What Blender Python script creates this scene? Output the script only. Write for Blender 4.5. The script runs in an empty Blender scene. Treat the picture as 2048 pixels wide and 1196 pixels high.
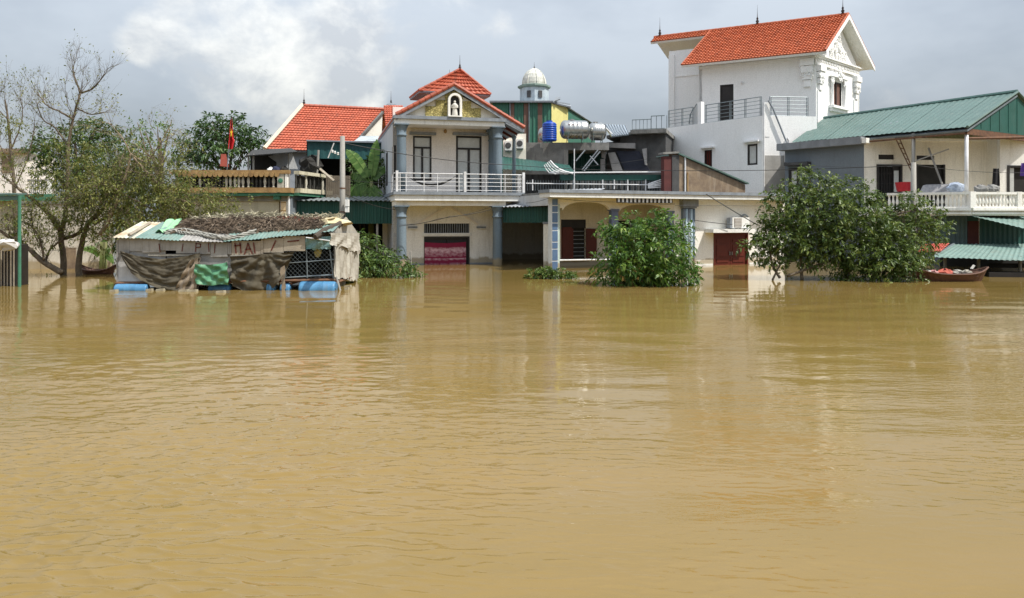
import bpy, math, random
import numpy as np
from mathutils import Vector
R = math.radians
random.seed(7); rng = np.random.default_rng(7)
sc = bpy.context.scene
col = sc.collection

# ------------------------------------------------------------------ camera
FPX, HY, CH = 1500.0, 440.0, 2.1          # focal length / horizon of the photo in its pixels, eye height
cam = bpy.data.cameras.new('camera'); co = bpy.data.objects.new('camera', cam); col.objects.link(co)
cam.sensor_width = 36; cam.lens = FPX / 2048 * 36
cam.shift_y = -(598 - HY) / 2048
cam.clip_start = .1; cam.clip_end = 9000
co.location = (0, 0, CH); co.rotation_euler = (R(90), 0, 0)
sc.camera = co

# ------------------------------------------------------------------ world, sun, exposure
SUN = Vector((.60, -.28, 1.0)).normalized()
w = bpy.data.worlds.new('World'); sc.world = w; w.use_nodes = True
N = w.node_tree.nodes; L = w.node_tree.links; N.clear()
def wn(t, **k):
    n = N.new(t)
    for a, b in k.items(): setattr(n, a, b)
    return n
out = wn('ShaderNodeOutputWorld')
sky = wn('ShaderNodeTexSky', sky_type='NISHITA', sun_disc=False)
sky.sun_elevation = math.asin(SUN.z); sky.sun_rotation = math.atan2(SUN.x, SUN.y)
sky.air_density = 1.3; sky.dust_density = 3.0
bg1 = wn('ShaderNodeBackground'); bg1.inputs[1].default_value = .10
L.new(sky.outputs[0], bg1.inputs[0])
tc = wn('ShaderNodeTexCoord')
def wmath(op, a, b=None, c=None):
    n = wn('ShaderNodeMath', operation=op)
    for i, v in enumerate((a, b, c)):
        if v is None: continue
        if isinstance(v, (int, float)): n.inputs[i].default_value = v
        else: L.new(v, n.inputs[i])
    return n.outputs[0]
def bump_at(px, py, rad, sz=1.0):
    d = Vector(((px - 1024) / FPX, 1, (HY - py) / FPX)).normalized()
    s = wn('ShaderNodeVectorMath', operation='SUBTRACT'); L.new(tc.outputs['Generated'], s.inputs[0]); s.inputs[1].default_value = d
    m = wn('ShaderNodeVectorMath', operation='MULTIPLY'); L.new(s.outputs[0], m.inputs[0]); m.inputs[1].default_value = (1, 1, sz)
    l = wn('ShaderNodeVectorMath', operation='LENGTH'); L.new(m.outputs[0], l.inputs[0])
    mr = wn('ShaderNodeMapRange', interpolation_type='SMOOTHSTEP'); L.new(l.outputs['Value'], mr.inputs[0])
    mr.inputs[1].default_value = 0; mr.inputs[2].default_value = rad; mr.inputs[3].default_value = 1; mr.inputs[4].default_value = 0
    return mr.outputs[0]
def wnoise(scale, detail, rough, mp=(1, 1, 1), loc=(0, 0, 0), dist=0):
    m = wn('ShaderNodeMapping'); L.new(tc.outputs['Generated'], m.inputs[0]); m.inputs['Scale'].default_value = mp; m.inputs['Location'].default_value = loc
    n = wn('ShaderNodeTexNoise'); L.new(m.outputs[0], n.inputs['Vector'])
    n.inputs['Scale'].default_value = scale; n.inputs['Detail'].default_value = detail; n.inputs['Roughness'].default_value = rough; n.inputs['Distortion'].default_value = dist
    return n.outputs[0]
veil = wnoise(2.6, 5, .55, (1, 1, 2.2), (3.1, .4, .2))
cum = wnoise(6.5, 10, .54, (1, 1, 1.2), (1.9, 2.2, 5.1), .15)
b = wmath('ADD', wmath('MULTIPLY', bump_at(590, 50, .30), .20), wmath('MULTIPLY', bump_at(268, 82, .045), .20))
b = wmath('ADD', b, wmath('MULTIPLY', bump_at(690, 130, .11), .10))
b = wmath('ADD', b, wmath('MULTIPLY', bump_at(60, 150, .10), .10))
cm = wn('ShaderNodeMapRange', interpolation_type='SMOOTHSTEP'); L.new(wmath('ADD', cum, b), cm.inputs[0])
cm.inputs[1].default_value = .575; cm.inputs[2].default_value = .745
vr = wn('ShaderNodeValToRGB'); L.new(veil, vr.inputs[0])
vr.color_ramp.elements[0].position = .38; vr.color_ramp.elements[0].color = (.315, .352, .405, 1)
vr.color_ramp.elements[1].position = .62; vr.color_ramp.elements[1].color = (.455, .495, .545, 1)
inn = wn('ShaderNodeValToRGB'); L.new(wnoise(10, 7, .58, (1, 1, 1.4), (2.7, 1.1, .3), .2), inn.inputs[0])
inn.color_ramp.elements[0].position = .38; inn.color_ramp.elements[0].color = (.47, .49, .515, 1); inn.color_ramp.elements[1].position = .62; inn.color_ramp.elements[1].color = (.82, .81, .765, 1)
mixc = wn('ShaderNodeMixRGB'); L.new(cm.outputs[0], mixc.inputs[0]); L.new(vr.outputs[0], mixc.inputs[1]); L.new(inn.outputs[0], mixc.inputs[2])
sz_ = wn('ShaderNodeSeparateXYZ'); L.new(tc.outputs['Generated'], sz_.inputs[0])      # cloud deck brightens evenly towards the zenith, as overcast does
bg2 = wn('ShaderNodeBackground'); L.new(mixc.outputs[0], bg2.inputs[0]); L.new(wmath('MULTIPLY_ADD', wmath('MAXIMUM', sz_.outputs[2], 0.0), 1.9, .64), bg2.inputs[1])
ms = wn('ShaderNodeMixShader'); ms.inputs[0].default_value = .80
L.new(bg1.outputs[0], ms.inputs[1]); L.new(bg2.outputs[0], ms.inputs[2]); L.new(ms.outputs[0], out.inputs[0])

sl = bpy.data.lights.new('sun', 'SUN'); so = bpy.data.objects.new('sun', sl); col.objects.link(so)
sl.energy = 3.7; sl.angle = R(.6); sl.color = (1, .95, .87)
so.rotation_euler = (-SUN).to_track_quat('-Z', 'Y').to_euler(); so.location = (20, -10, 40)
vs = sc.view_settings
vs.view_transform = 'Standard'; vs.look = 'None'; vs.exposure = 0.54; vs.gamma = 1; vs.use_curve_mapping = False
sc.render.engine = 'CYCLES'
sc.cycles.max_bounces = 6; sc.cycles.caustics_reflective = False; sc.cycles.caustics_refractive = False

# ------------------------------------------------------------------ materials
MATS = {}
def M(name, c, c2=None, rough=.8, scale=2.5, streak=False, bump=.15, bscale=25, metal=0, spec=.35, lo=.38, hi=.68, wet=False, dirt=None, dirt_amt=.5, map_scale=None):
    if name in MATS: return MATS[name]
    m = bpy.data.materials.new(name); m.use_nodes = True
    nt = m.node_tree; n = nt.nodes; l = nt.links
    bs = n['Principled BSDF']
    bs.inputs['Roughness'].default_value = rough; bs.inputs['Metallic'].default_value = metal
    bs.inputs['Specular IOR Level'].default_value = spec
    t = n.new('ShaderNodeTexCoord')
    vec = t.outputs['Object']
    if streak or map_scale:
        mp = n.new('ShaderNodeMapping'); l.new(vec, mp.inputs[0]); mp.inputs['Scale'].default_value = map_scale or (1, 1, .13); vec = mp.outputs[0]
    def noise(v, s, d, r=.6):
        x = n.new('ShaderNodeTexNoise'); l.new(v, x.inputs['Vector']); x.inputs['Scale'].default_value = s; x.inputs['Detail'].default_value = d; x.inputs['Roughness'].default_value = r
        return x.outputs[0]
    def ramp(v, a, b_, ca=(0, 0, 0, 1), cb=(1, 1, 1, 1)):
        x = n.new('ShaderNodeValToRGB'); l.new(v, x.inputs[0]); e = x.color_ramp.elements
        e[0].position = a; e[0].color = ca; e[1].position = b_; e[1].color = cb
        return x.outputs[0]
    def mix(f, a, b_, mode='MIX'):
        x = n.new('ShaderNodeMixRGB'); x.blend_type = mode
        for i, v in enumerate((f, a, b_)):
            if isinstance(v, (int, float)): x.inputs[i].default_value = v
            elif isinstance(v, tuple): x.inputs[i].default_value = (*v[:3], 1)
            else: l.new(v, x.inputs[i])
        return x.outputs[0]
    if c2 is None: c2 = tuple(v * .72 for v in c)
    cc = mix(ramp(noise(vec, scale, 7), lo, hi), c, c2)
    fine = ramp(noise(t.outputs['Object'], bscale * .8, 3), .3, .7, (.86, .86, .86, 1), (1.06, 1.06, 1.06, 1))
    cc = mix(1.0, cc, fine, 'MULTIPLY')
    if dirt:
        mp2 = n.new('ShaderNodeMapping'); l.new(t.outputs['Object'], mp2.inputs[0]); mp2.inputs['Scale'].default_value = (1.6, 1.6, .22); mp2.inputs['Location'].default_value = (4.2, 1.1, 7)
        f = ramp(noise(mp2.outputs[0], 2.2, 8, .68), .52, .74)
        mlt = n.new('ShaderNodeMath'); mlt.operation = 'MULTIPLY'; l.new(f, mlt.inputs[0]); mlt.inputs[1].default_value = dirt_amt
        cc = mix(mlt.outputs[0], cc, dirt)
    if wet:                                   # flood tide mark: silt left on the wall just above the water
        g = n.new('ShaderNodeNewGeometry'); sx = n.new('ShaderNodeSeparateXYZ'); l.new(g.outputs['Position'], sx.inputs[0])
        ad = n.new('ShaderNodeMath'); ad.operation = 'MULTIPLY_ADD'; l.new(noise(t.outputs['Object'], 2.4, 5), ad.inputs[0]); ad.inputs[1].default_value = -.52; l.new(sx.outputs[2], ad.inputs[2])
        f = ramp(ad.outputs[0], -.10, .10, (.75, .75, .75, 1), (0, 0, 0, 1))
        cc = mix(f, cc, (.30, .23, .12))
    l.new(cc, bs.inputs['Base Color'])
    if bump:
        bp = n.new('ShaderNodeBump'); bp.inputs['Strength'].default_value = bump; bp.inputs['Distance'].default_value = .03
        l.new(noise(t.outputs['Object'], bscale, 5), bp.inputs['Height']); l.new(bp.outputs[0], bs.inputs['Normal'])
    MATS[name] = m
    return m
def leafmat(name, c1, c2, c3, trans=.30, rough=.42):
    m = bpy.data.materials.new(name); m.use_nodes = True
    n = m.node_tree.nodes; l = m.node_tree.links; bs = n['Principled BSDF']; o = n['Material Output']
    a = n.new('ShaderNodeAttribute'); a.attribute_name = 'leaf'
    r = n.new('ShaderNodeValToRGB'); l.new(a.outputs['Fac'], r.inputs[0]); e = r.color_ramp.elements
    e[0].position = 0; e[0].color = (*c1, 1); e[1].position = 1; e[1].color = (*c3, 1); x = e.new(.55); x.color = (*c2, 1)
    l.new(r.outputs[0], bs.inputs['Base Color']); bs.inputs['Roughness'].default_value = rough; bs.inputs['Specular IOR Level'].default_value = .4
    tr = n.new('ShaderNodeBsdfTranslucent'); l.new(r.outputs[0], tr.inputs[0])
    mx = n.new('ShaderNodeMixShader'); mx.inputs[0].default_value = trans
    l.new(bs.outputs[0], mx.inputs[1]); l.new(tr.outputs[0], mx.inputs[2]); l.new(mx.outputs[0], o.inputs[0])
    return m
def glass(name, c, rough=.06):
    m = M(name, c, tuple(v * .85 for v in c), rough=rough, bump=0, spec=.8)
    return m
white = M('white_paint', (.80, .80, .77), (.66, .66, .63), streak=True, scale=1.3, lo=.45, hi=.8, dirt=(.30, .29, .25), dirt_amt=.35, bump=.08)
villa_w = M('villa_white', (.88, .88, .87), (.83, .83, .82), streak=True, scale=.9, lo=.5, hi=.9, dirt=(.5, .49, .46), dirt_amt=.18, bump=.06)
cream = M('cream_wall', (.84, .80, .70), (.78, .73, .62), streak=True, scale=1.2, lo=.4, hi=.75, wet=True, dirt=(.33, .29, .2), dirt_amt=.4, bump=.1)
cream2 = M('pale_cream_wall', (.87, .86, .81), (.82, .80, .74), streak=True, scale=1.4, lo=.4, hi=.8, wet=True, dirt=(.36, .32, .23), dirt_amt=.42, bump=.12)
pinkw = M('pink_cream_wall', (.86, .81, .76), (.81, .755, .70), streak=True, scale=1.1, dirt=(.36, .3, .24), dirt_amt=.3, bump=.08)
bluegrey = M('blue_grey_paint', (.17, .225, .27), (.125, .165, .20), streak=True, scale=2, wet=True, dirt=(.12, .13, .13), dirt_amt=.5, bump=.1)
sidewall = M('shaded_side_wall', (.62, .64, .66), (.52, .54, .56), streak=True, scale=1.5, dirt=(.25, .25, .25), dirt_amt=.4)  # greyer than the front walls: the side's shade is put into this colour
greytrim = M('grey_trim', (.26, .29, .32), (.19, .21, .24), scale=4, dirt=(.1, .1, .1), dirt_amt=.4)
tileM = M('red_roof_tile', (.50, .125, .065), (.37, .08, .042), rough=.55, scale=5, bump=.2, bscale=14, dirt=(.12, .06, .045), dirt_amt=.65)
tileV = M('orange_roof_tile', (.55, .15, .065), (.42, .105, .045), rough=.5, scale=3, bump=.2, bscale=14, dirt=(.17, .075, .05), dirt_amt=.5)
for m_ in (tileM, tileV):                       # every fired tile has its own shade
    n_ = m_.node_tree.nodes; l_ = m_.node_tree.links; bs_ = n_['Principled BSDF']; src = bs_.inputs['Base Color'].links[0].from_socket
    a_ = n_.new('ShaderNodeAttribute'); a_.attribute_name = 'tone'; r_ = n_.new('ShaderNodeValToRGB'); l_.new(a_.outputs['Fac'], r_.inputs[0]); e_ = r_.color_ramp.elements
    e_[0].color = (.86, .85, .85, 1); e_[1].color = (1.08, 1.09, 1.10, 1); x_ = n_.new('ShaderNodeMixRGB'); x_.blend_type = 'MULTIPLY'; x_.inputs[0].default_value = 1; l_.new(src, x_.inputs[1]); l_.new(r_.outputs[0], x_.inputs[2]); l_.new(x_.outputs[0], bs_.inputs['Base Color'])
greens = M('dark_green_sheet', (.018, .085, .068), (.012, .06, .05), rough=.5, streak=True, scale=2, dirt=(.05, .06, .05), dirt_amt=.5)
tealsheet = M('faded_teal_sheet', (.098, .165, .146), (.08, .135, .12), rough=.5, streak=False, scale=1.2, dirt=(.19, .21, .18), dirt_amt=.45, bump=.05)
mintsheet = M('mint_sheet', (.175, .265, .232), (.125, .20, .175), rough=.55, scale=1.6, dirt=(.20, .17, .12), dirt_amt=.6)
concrete = M('bare_concrete', (.25, .245, .23), (.15, .148, .14), scale=1.6, dirt=(.05, .05, .045), dirt_amt=.7, bump=.35, wet=True)
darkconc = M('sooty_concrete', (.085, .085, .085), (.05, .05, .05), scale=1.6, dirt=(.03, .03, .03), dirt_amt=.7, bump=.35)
greypaint = M('slate_grey_paint', (.17, .20, .225), (.145, .17, .195), scale=.8, dirt=(.1, .11, .12), dirt_amt=.35, bump=.08)
darkin = M('dark_interior', (.03, .028, .025), (.02, .02, .018), rough=.9)  # near-black colour that stands in for the shade inside rooms and openings
darkwood = M('dark_frame', (.028, .024, .022), (.018, .016, .015), rough=.5, bump=.1)
redwood = M('red_brown_wood', (.13, .022, .012), (.085, .016, .010), rough=.45, scale=6, map_scale=(6, 6, .6), bump=.15, wet=False)
frost = glass('frosted_pane', (.56, .58, .56), .25)
skyglass = glass('clear_pane', (.10, .13, .14), .05)
steel = M('stainless_steel', (.50, .50, .48), (.40, .40, .38), rough=.32, metal=1, bump=.02)
rail_w = M('white_metal', (.76, .77, .78), (.6, .6, .6), rough=.4, metal=0, bump=.05, dirt=(.25, .2, .15), dirt_amt=.4)
rail_g = M('grey_metal', (.22, .26, .28), (.16, .19, .2), rough=.45, metal=.3, bump=.05)
rust = M('rusty_metal', (.17, .085, .045), (.09, .05, .035), rough=.8, scale=6)
polec = M('pole_concrete', (.33, .32, .29), (.22, .21, .19), streak=True, scale=3, dirt=(.1, .1, .09), dirt_amt=.5, bump=.2)
black = M('black_cable', (.02, .02, .02), (.03, .03, .03), rough=.6, bump=0)
bark = M('tree_bark', (.16, .125, .085), (.085, .068, .05), scale=6, bump=.5, bscale=18)
barkp = M('pale_bark', (.27, .21, .14), (.17, .135, .09), scale=6, bump=.4, bscale=18)
blueplas = M('blue_plastic', (.09, .26, .45), (.07, .20, .36), rough=.4, scale=3, bump=.05, dirt=(.16, .15, .11), dirt_amt=.4)
bluetank = M('blue_tank_plastic', (.012, .07, .40), (.01, .055, .32), rough=.35, bump=.03)
tarpb = M('brown_tarp', (.105, .09, .06), (.055, .047, .034), rough=.75, scale=1.6, bump=.25, bscale=14, dirt=(.21, .18, .13), dirt_amt=.5)
tarpg = M('green_tarp', (.12, .30, .17), (.07, .21, .115), rough=.5, scale=2, bump=.15)
board = M('weathered_board', (.42, .37, .29), (.29, .245, .19), rough=.85, scale=2.5, dirt=(.12, .09, .065), dirt_amt=.65, bump=.3)
greyboard = M('grey_board', (.36, .35, .33), (.24, .23, .215), rough=.85, scale=2.5, dirt=(.10, .09, .08), dirt_amt=.6, bump=.3)
asb = M('white_old_sheet', (.44, .42, .36), (.30, .275, .23), rough=.85, scale=2, streak=True, dirt=(.20, .15, .10), dirt_amt=.7, bump=.2)
rustsheet = M('rust_stained_sheet', (.58, .60, .50), (.36, .23, .12), rough=.7, scale=1.3, lo=.42, hi=.72, dirt=(.2, .12, .06), dirt_amt=.5)
yellowp = M('yellow_wall', (.72, .66, .26), (.64, .58, .22), scale=2, dirt=(.3, .27, .12), dirt_amt=.3)
ochre = M('ochre_trim', (.40, .26, .11), (.26, .15, .06), scale=3, dirt=(.08, .06, .04), dirt_amt=.65, bump=.25)
greentrim = M('green_trim', (.06, .21, .13), (.05, .15, .10), scale=3, dirt=(.06, .07, .05), dirt_amt=.5)
tanwall = M('stained_tan_wall', (.52, .49, .38), (.42, .40, .31), streak=True, scale=1.2, wet=True, dirt=(.2, .18, .13), dirt_amt=.4)
brickm = M('old_brick_render', (.27, .20, .13), (.18, .13, .09), scale=2.2, lo=.35, hi=.6, dirt=(.48, .42, .33), dirt_amt=.5, bump=.4)
redpaint = M('maroon_paint', (.105, .030, .027), (.075, .024, .022), dirt=(.06, .03, .03), dirt_amt=.5)
bluetile = M('blue_tile', (.10, .17, .29), (.08, .14, .25), rough=.2, spec=.6, bump=.02)
grout = M('white_grout', (.74, .77, .78), (.6, .63, .64), wet=True)
statuem = M('statue_plaster', (.70, .68, .62), (.55, .53, .48), bump=.1)
domem = M('dome_plaster', (.70, .70, .64), (.47, .48, .43), scale=4, dirt=(.16, .16, .12), dirt_amt=.6)
turretm = M('turret_plaster', (.52, .60, .64), (.38, .45, .50), scale=3, dirt=(.15, .17, .18), dirt_amt=.5)
boatm = M('boat_wood', (.14, .068, .042), (.09, .042, .028), rough=.6, scale=3, map_scale=(.6, 6, 6), bump=.25)
finialm = M('dark_finial', (.045, .03, .025), (.03, .02, .02), rough=.6)
netm = M('grey_netting', (.36, .35, .31), (.2, .195, .17), scale=5, bump=.4)
redsheet = M('faded_red_sheet', (.50, .12, .08), (.36, .08, .06), scale=3)
# stone cladding: irregular small stones, flat print with relief
def stone_mat():
    m = M('stone_cladding', (.33, .27, .09), (.20, .165, .05), scale=6)
    n = m.node_tree.nodes; l = m.node_tree.links; bs = n['Principled BSDF']
    t = n.new('ShaderNodeTexCoord'); v = n.new('ShaderNodeTexVoronoi'); v.feature = 'DISTANCE_TO_EDGE'; v.inputs['Scale'].default_value = 9; l.new(t.outputs['Object'], v.inputs['Vector'])
    v2 = n.new('ShaderNodeTexVoronoi'); v2.inputs['Scale'].default_value = 9; l.new(t.outputs['Object'], v2.inputs['Vector'])
    r = n.new('ShaderNodeValToRGB'); l.new(v.outputs['Distance'], r.inputs[0]); r.color_ramp.elements[0].position = .02; r.color_ramp.elements[1].position = .12
    r.color_ramp.elements[0].color = (.55, .48, .25, 1)
    hs = n.new('ShaderNodeMixRGB'); hs.inputs[1].default_value = (.30, .245, .075, 1); hs.inputs[2].default_value = (.56, .48, .19, 1); l.new(v2.outputs['Color'], hs.inputs[0])
    mx = n.new('ShaderNodeMixRGB'); l.new(r.outputs[0], mx.inputs[0]); mx.inputs[1].default_value = (.14, .12, .045, 1); l.new(hs.outputs[0], mx.inputs[2])
    r.color_ramp.elements[0].color = (0, 0, 0, 1); l.new(mx.outputs[0], bs.inputs['Base Color'])
    bp = n.new('ShaderNodeBump'); bp.inputs['Strength'].default_value = .6; bp.inputs['Distance'].default_value = .03; l.new(v.outputs['Distance'], bp.inputs['Height']); l.new(bp.outputs[0], bs.inputs['Normal'])
    return m
stone = stone_mat()
def lace_mat():                                # maroon cloth with a woven white border pattern
    m = M('maroon_cloth', (.22, .012, .045), (.16, .010, .035), rough=.8)
    n = m.node_tree.nodes; l = m.node_tree.links; bs = n['Principled BSDF']
    t = n.new('ShaderNodeTexCoord'); sx = n.new('ShaderNodeSeparateXYZ'); l.new(t.outputs['UV'], sx.inputs[0])
    v = n.new('ShaderNodeTexVoronoi'); v.inputs['Scale'].default_value = 13; mp = n.new('ShaderNodeMapping'); mp.inputs['Scale'].default_value = (1.1, .9, 1); l.new(t.outputs['UV'], mp.inputs[0]); l.new(mp.outputs[0], v.inputs['Vector'])
    nz = n.new('ShaderNodeTexNoise'); nz.inputs['Scale'].default_value = 12; nz.inputs['Detail'].default_value = 3; l.new(mp.outputs[0], nz.inputs['Vector'])
    band = n.new('ShaderNodeValToRGB'); l.new(sx.outputs[1], band.inputs[0]); e = band.color_ramp.elements
    e[0].position = 0; e[0].color = (.35,) * 3 + (1,); e[1].position = 1; e[1].color = (0, 0, 0, 1)
    for p, q in ((.10, .5), (.20, .15), (.33, .75), (.36, .1), (.42, .45), (.58, .62), (.70, .9), (.80, .5), (.86, 0)):
        x = e.new(p); x.color = (q, q, q, 1)
    ad = n.new('ShaderNodeMath'); ad.operation = 'MULTIPLY'; l.new(nz.outputs[0], ad.inputs[0]); l.new(band.outputs[0], ad.inputs[1])
    th = n.new('ShaderNodeMapRange'); l.new(ad.outputs[0], th.inputs[0]); th.inputs[1].default_value = .16; th.inputs[2].default_value = .48
    mx = n.new('ShaderNodeMixRGB'); l.new(th.outputs[0], mx.inputs[0]); mx.inputs[1].default_value = (.22, .012, .05, 1); mx.inputs[2].default_value = (.62, .42, .48, 1)
    l.new(mx.outputs[0], bs.inputs['Base Color'])
    return m
lace = lace_mat()

# ------------------------------------------------------------------ geometry helpers
def P(px, py, Y): return Vector(((px - 1024) / FPX * Y, Y, CH - (py - HY) / FPX * Y))
def XY(px, Y): return ((px - 1024) / FPX * Y, Y)
class Fr:
    """A vertical wall plane from A to B; s runs along it, d outward from it (towards the river), z up."""
    def __init__(self, A, B):
        self.A = Vector((A[0], A[1])); v = Vector((B[0] - A[0], B[1] - A[1])); self.len = v.length
        self.u = v.normalized(); self.n = Vector((self.u.y, -self.u.x))
    def pt(self, s, d, z):
        p = self.A + self.u * s + self.n * d
        return Vector((p.x, p.y, z))
    def ray(self, px, py, d=0):
        k = (px - 1024) / FPX; o = self.A + self.n * d
        # X = kY  ;  o + u s
        s = (k * o.y - o.x) / (self.u.x - k * self.u.y)
        Y = o.y + self.u.y * s
        return s, CH - (py - HY) / FPX * Y
    def s(self, px, d=0): return self.ray(px, HY, d)[0]
class MB:
    def __init__(self): self.v = []; self.f = []; self.uv = None; self.tone = None
    def add(self, vs, fs):
        o = len(self.v); self.v += [tuple(x) for x in vs]; self.f += [tuple(i + o for i in q) for q in fs]; return self
    def hexa(self, a):
        return self.add(a, [(0, 3, 2, 1), (4, 5, 6, 7), (0, 1, 5, 4), (1, 2, 6, 5), (2, 3, 7, 6), (3, 0, 4, 7)])
    def box(self, F, s0, s1, d0, d1, z0, z1):
        p = F.pt
        return self.hexa([p(s0, d1, z0), p(s1, d1, z0), p(s1, d0, z0), p(s0, d0, z0), p(s0, d1, z1), p(s1, d1, z1), p(s1, d0, z1), p(s0, d0, z1)])
    def prism(self, F, poly, d0, d1):
        n = len(poly); vs = [F.pt(s, d1, z) for s, z in poly] + [F.pt(s, d0, z) for s, z in poly]
        return self.add(vs, [tuple(range(n)), tuple(range(2 * n - 1, n - 1, -1))] + [(i, i + n, (i + 1) % n + n, (i + 1) % n) for i in range(n)])
    def extr(self, pts, z0, z1):
        n = len(pts); vs = [(x, y, z0) for x, y in pts] + [(x, y, z1) for x, y in pts]
        return self.add(vs, [tuple(range(n - 1, -1, -1)), tuple(range(n, 2 * n))] + [(i, (i + 1) % n, (i + 1) % n + n, i + n) for i in range(n)])
    def quadslab(self, a, b, c, d, t):
        a, b, c, d = map(Vector, (a, b, c, d)); nrm = (b - a).cross(d - a).normalized() * t
        return self.hexa([a - nrm, b - nrm, c - nrm, d - nrm, a, b, c, d])
    def tube(self, pts, rad, n=6, cap=True):
        pts = [Vector(p) for p in pts]; k = len(pts); vs = []
        if isinstance(rad, (int, float)): rad = [rad] * k
        up = Vector((0, 0, 1)); a0 = None
        for i, p in enumerate(pts):
            t = (pts[min(i + 1, k - 1)] - pts[max(i - 1, 0)]); t = t.normalized() if t.length > 1e-9 else up
            if a0 is None: a0 = t.cross(up if abs(t.z) < .95 else Vector((1, 0, 0))).normalized()
            a0 = (a0 - t * a0.dot(t)); a0 = a0.normalized() if a0.length > 1e-6 else t.orthogonal().normalized()
            b0 = t.cross(a0)
            for j in range(n):
                an = 2 * math.pi * j / n; vs.append(p + (a0 * math.cos(an) + b0 * math.sin(an)) * rad[i])
        fs = [(i * n + j, i * n + (j + 1) % n, (i + 1) * n + (j + 1) % n, (i + 1) * n + j) for i in range(k - 1) for j in range(n)]
        if cap: fs += [tuple(range(n - 1, -1, -1)), tuple((k - 1) * n + j for j in range(n))]
        return self.add(vs, fs)
    def lathe(self, c, prof, n=14, ax=None):
        c = Vector(c)
        pts = [c + Vector((0, 0, z)) for r, z in prof] if ax is None else [c + ax * z for r, z in prof]
        vs = []; a = Vector((1, 0, 0)) if ax is None else ax.orthogonal().normalized(); b_ = Vector((0, 1, 0)) if ax is None else ax.cross(a)
        for (r, z), p in zip(prof, pts):
            for j in range(n):
                an = 2 * math.pi * j / n; vs.append(p + (a * math.cos(an) + b_ * math.sin(an)) * r)
        k = len(prof)
        fs = [(i * n + j, i * n + (j + 1) % n, (i + 1) * n + (j + 1) % n, (i + 1) * n + j) for i in range(k - 1) for j in range(n)]
        fs += [tuple(range(n - 1, -1, -1)), tuple((k - 1) * n + j for j in range(n))]
        return self.add(vs, fs)
    def corr(self, a, b, d, c, pitch=.2, amp=.02, seg=4):
        """corrugated sheet; a-b lower edge, d-c upper edge (a under d); ribs run a->d"""
        a, b, c, d = map(Vector, (a, b, c, d)); nrm = (b - a).cross(d - a).normalized()
        n = max(2, int((b - a).length / pitch)) * seg; vs = []
        for i in range(n + 1):
            t = i / n; h = nrm * (amp * (1 if (i % seg) in (0, 1) else -1))
            vs += [a.lerp(b, t) + h, d.lerp(c, t) + h]
        return self.add(vs, [(2 * i, 2 * i + 2, 2 * i + 3, 2 * i + 1) for i in range(n)])
    def tiles(self, a, b, d, c, rows, cols, h=.05, amp=.035):
        """pantiles: a-b eave, d-c ridge"""
        a, b, c, d = map(Vector, (a, b, c, d)); nrm = (b - a).cross(d - a).normalized()
        prof = [0, .55, 1, .55]; W = cols * 4 + 1
        for r in range(rows):
            v0, v1 = r / rows, (r + 1) / rows; vs = []
            jit = random.uniform(-.006, .006)
            self.tone = self.tone or []; tt = [random.random() for _ in range(cols + 1)]; self.tone += [tt[i // 4] for i in range(W - 1) for _ in (0, 1)]
            for i in range(W):
                t = i / (W - 1); k = amp * prof[i % 4]
                lo = a.lerp(d, v0).lerp(b.lerp(c, v0), t); hi = a.lerp(d, v1).lerp(b.lerp(c, v1), t)
                vs += [lo - nrm * .02, lo + nrm * (h + k + jit), hi + nrm * (k * .9)]
            self.add(vs, [q for i in range(W - 1) for q in ((3 * i, 3 * i + 3, 3 * i + 4, 3 * i + 1), (3 * i + 1, 3 * i + 4, 3 * i + 5, 3 * i + 2))])
        return self
    def wall(self, F, s0, s1, z0, z1, d0, d1, holes=()):
        S = sorted({s0, s1, *[x for h in holes for x in h[:2] if s0 < x < s1]}); Z = sorted({z0, z1, *[x for h in holes for x in h[2:] if z0 < x < z1]})
        def solid(i, j):
            if not (0 <= i < len(S) - 1 and 0 <= j < len(Z) - 1): return False
            cs, cz = (S[i] + S[i + 1]) / 2, (Z[j] + Z[j + 1]) / 2
            return not any(h[0] < cs < h[1] and h[2] < cz < h[3] for h in holes)
        p = F.pt
        for i in range(len(S) - 1):
            for j in range(len(Z) - 1):
                if not solid(i, j): continue
                a, b_, c, d = S[i], S[i + 1], Z[j], Z[j + 1]
                self.add([p(a, d1, c), p(b_, d1, c), p(b_, d1, d), p(a, d1, d)], [(0, 1, 2, 3)])
                self.add([p(a, d0, c), p(b_, d0, c), p(b_, d0, d), p(a, d0, d)], [(3, 2, 1, 0)])
                if not solid(i - 1, j): self.add([p(a, d1, c), p(a, d1, d), p(a, d0, d), p(a, d0, c)], [(0, 1, 2, 3)])
                if not solid(i + 1, j): self.add([p(b_, d1, c), p(b_, d0, c), p(b_, d0, d), p(b_, d1, d)], [(0, 1, 2, 3)])
                if not solid(i, j - 1): self.add([p(a, d1, c), p(a, d0, c), p(b_, d0, c), p(b_, d1, c)], [(0, 1, 2, 3)])
                if not solid(i, j + 1): self.add([p(a, d1, d), p(b_, d1, d), p(b_, d0, d), p(a, d0, d)], [(0, 1, 2, 3)])
        return self
BASE = {}
def thing(name, label, cat, base, group=None):
    o = bpy.data.objects.new(name, None); col.objects.link(o); o.location = base; o.empty_display_size = .3
    o['label'] = label; o['category'] = cat
    if group: o['group'] = group
    BASE[o.name] = Vector(base); return o
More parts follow.
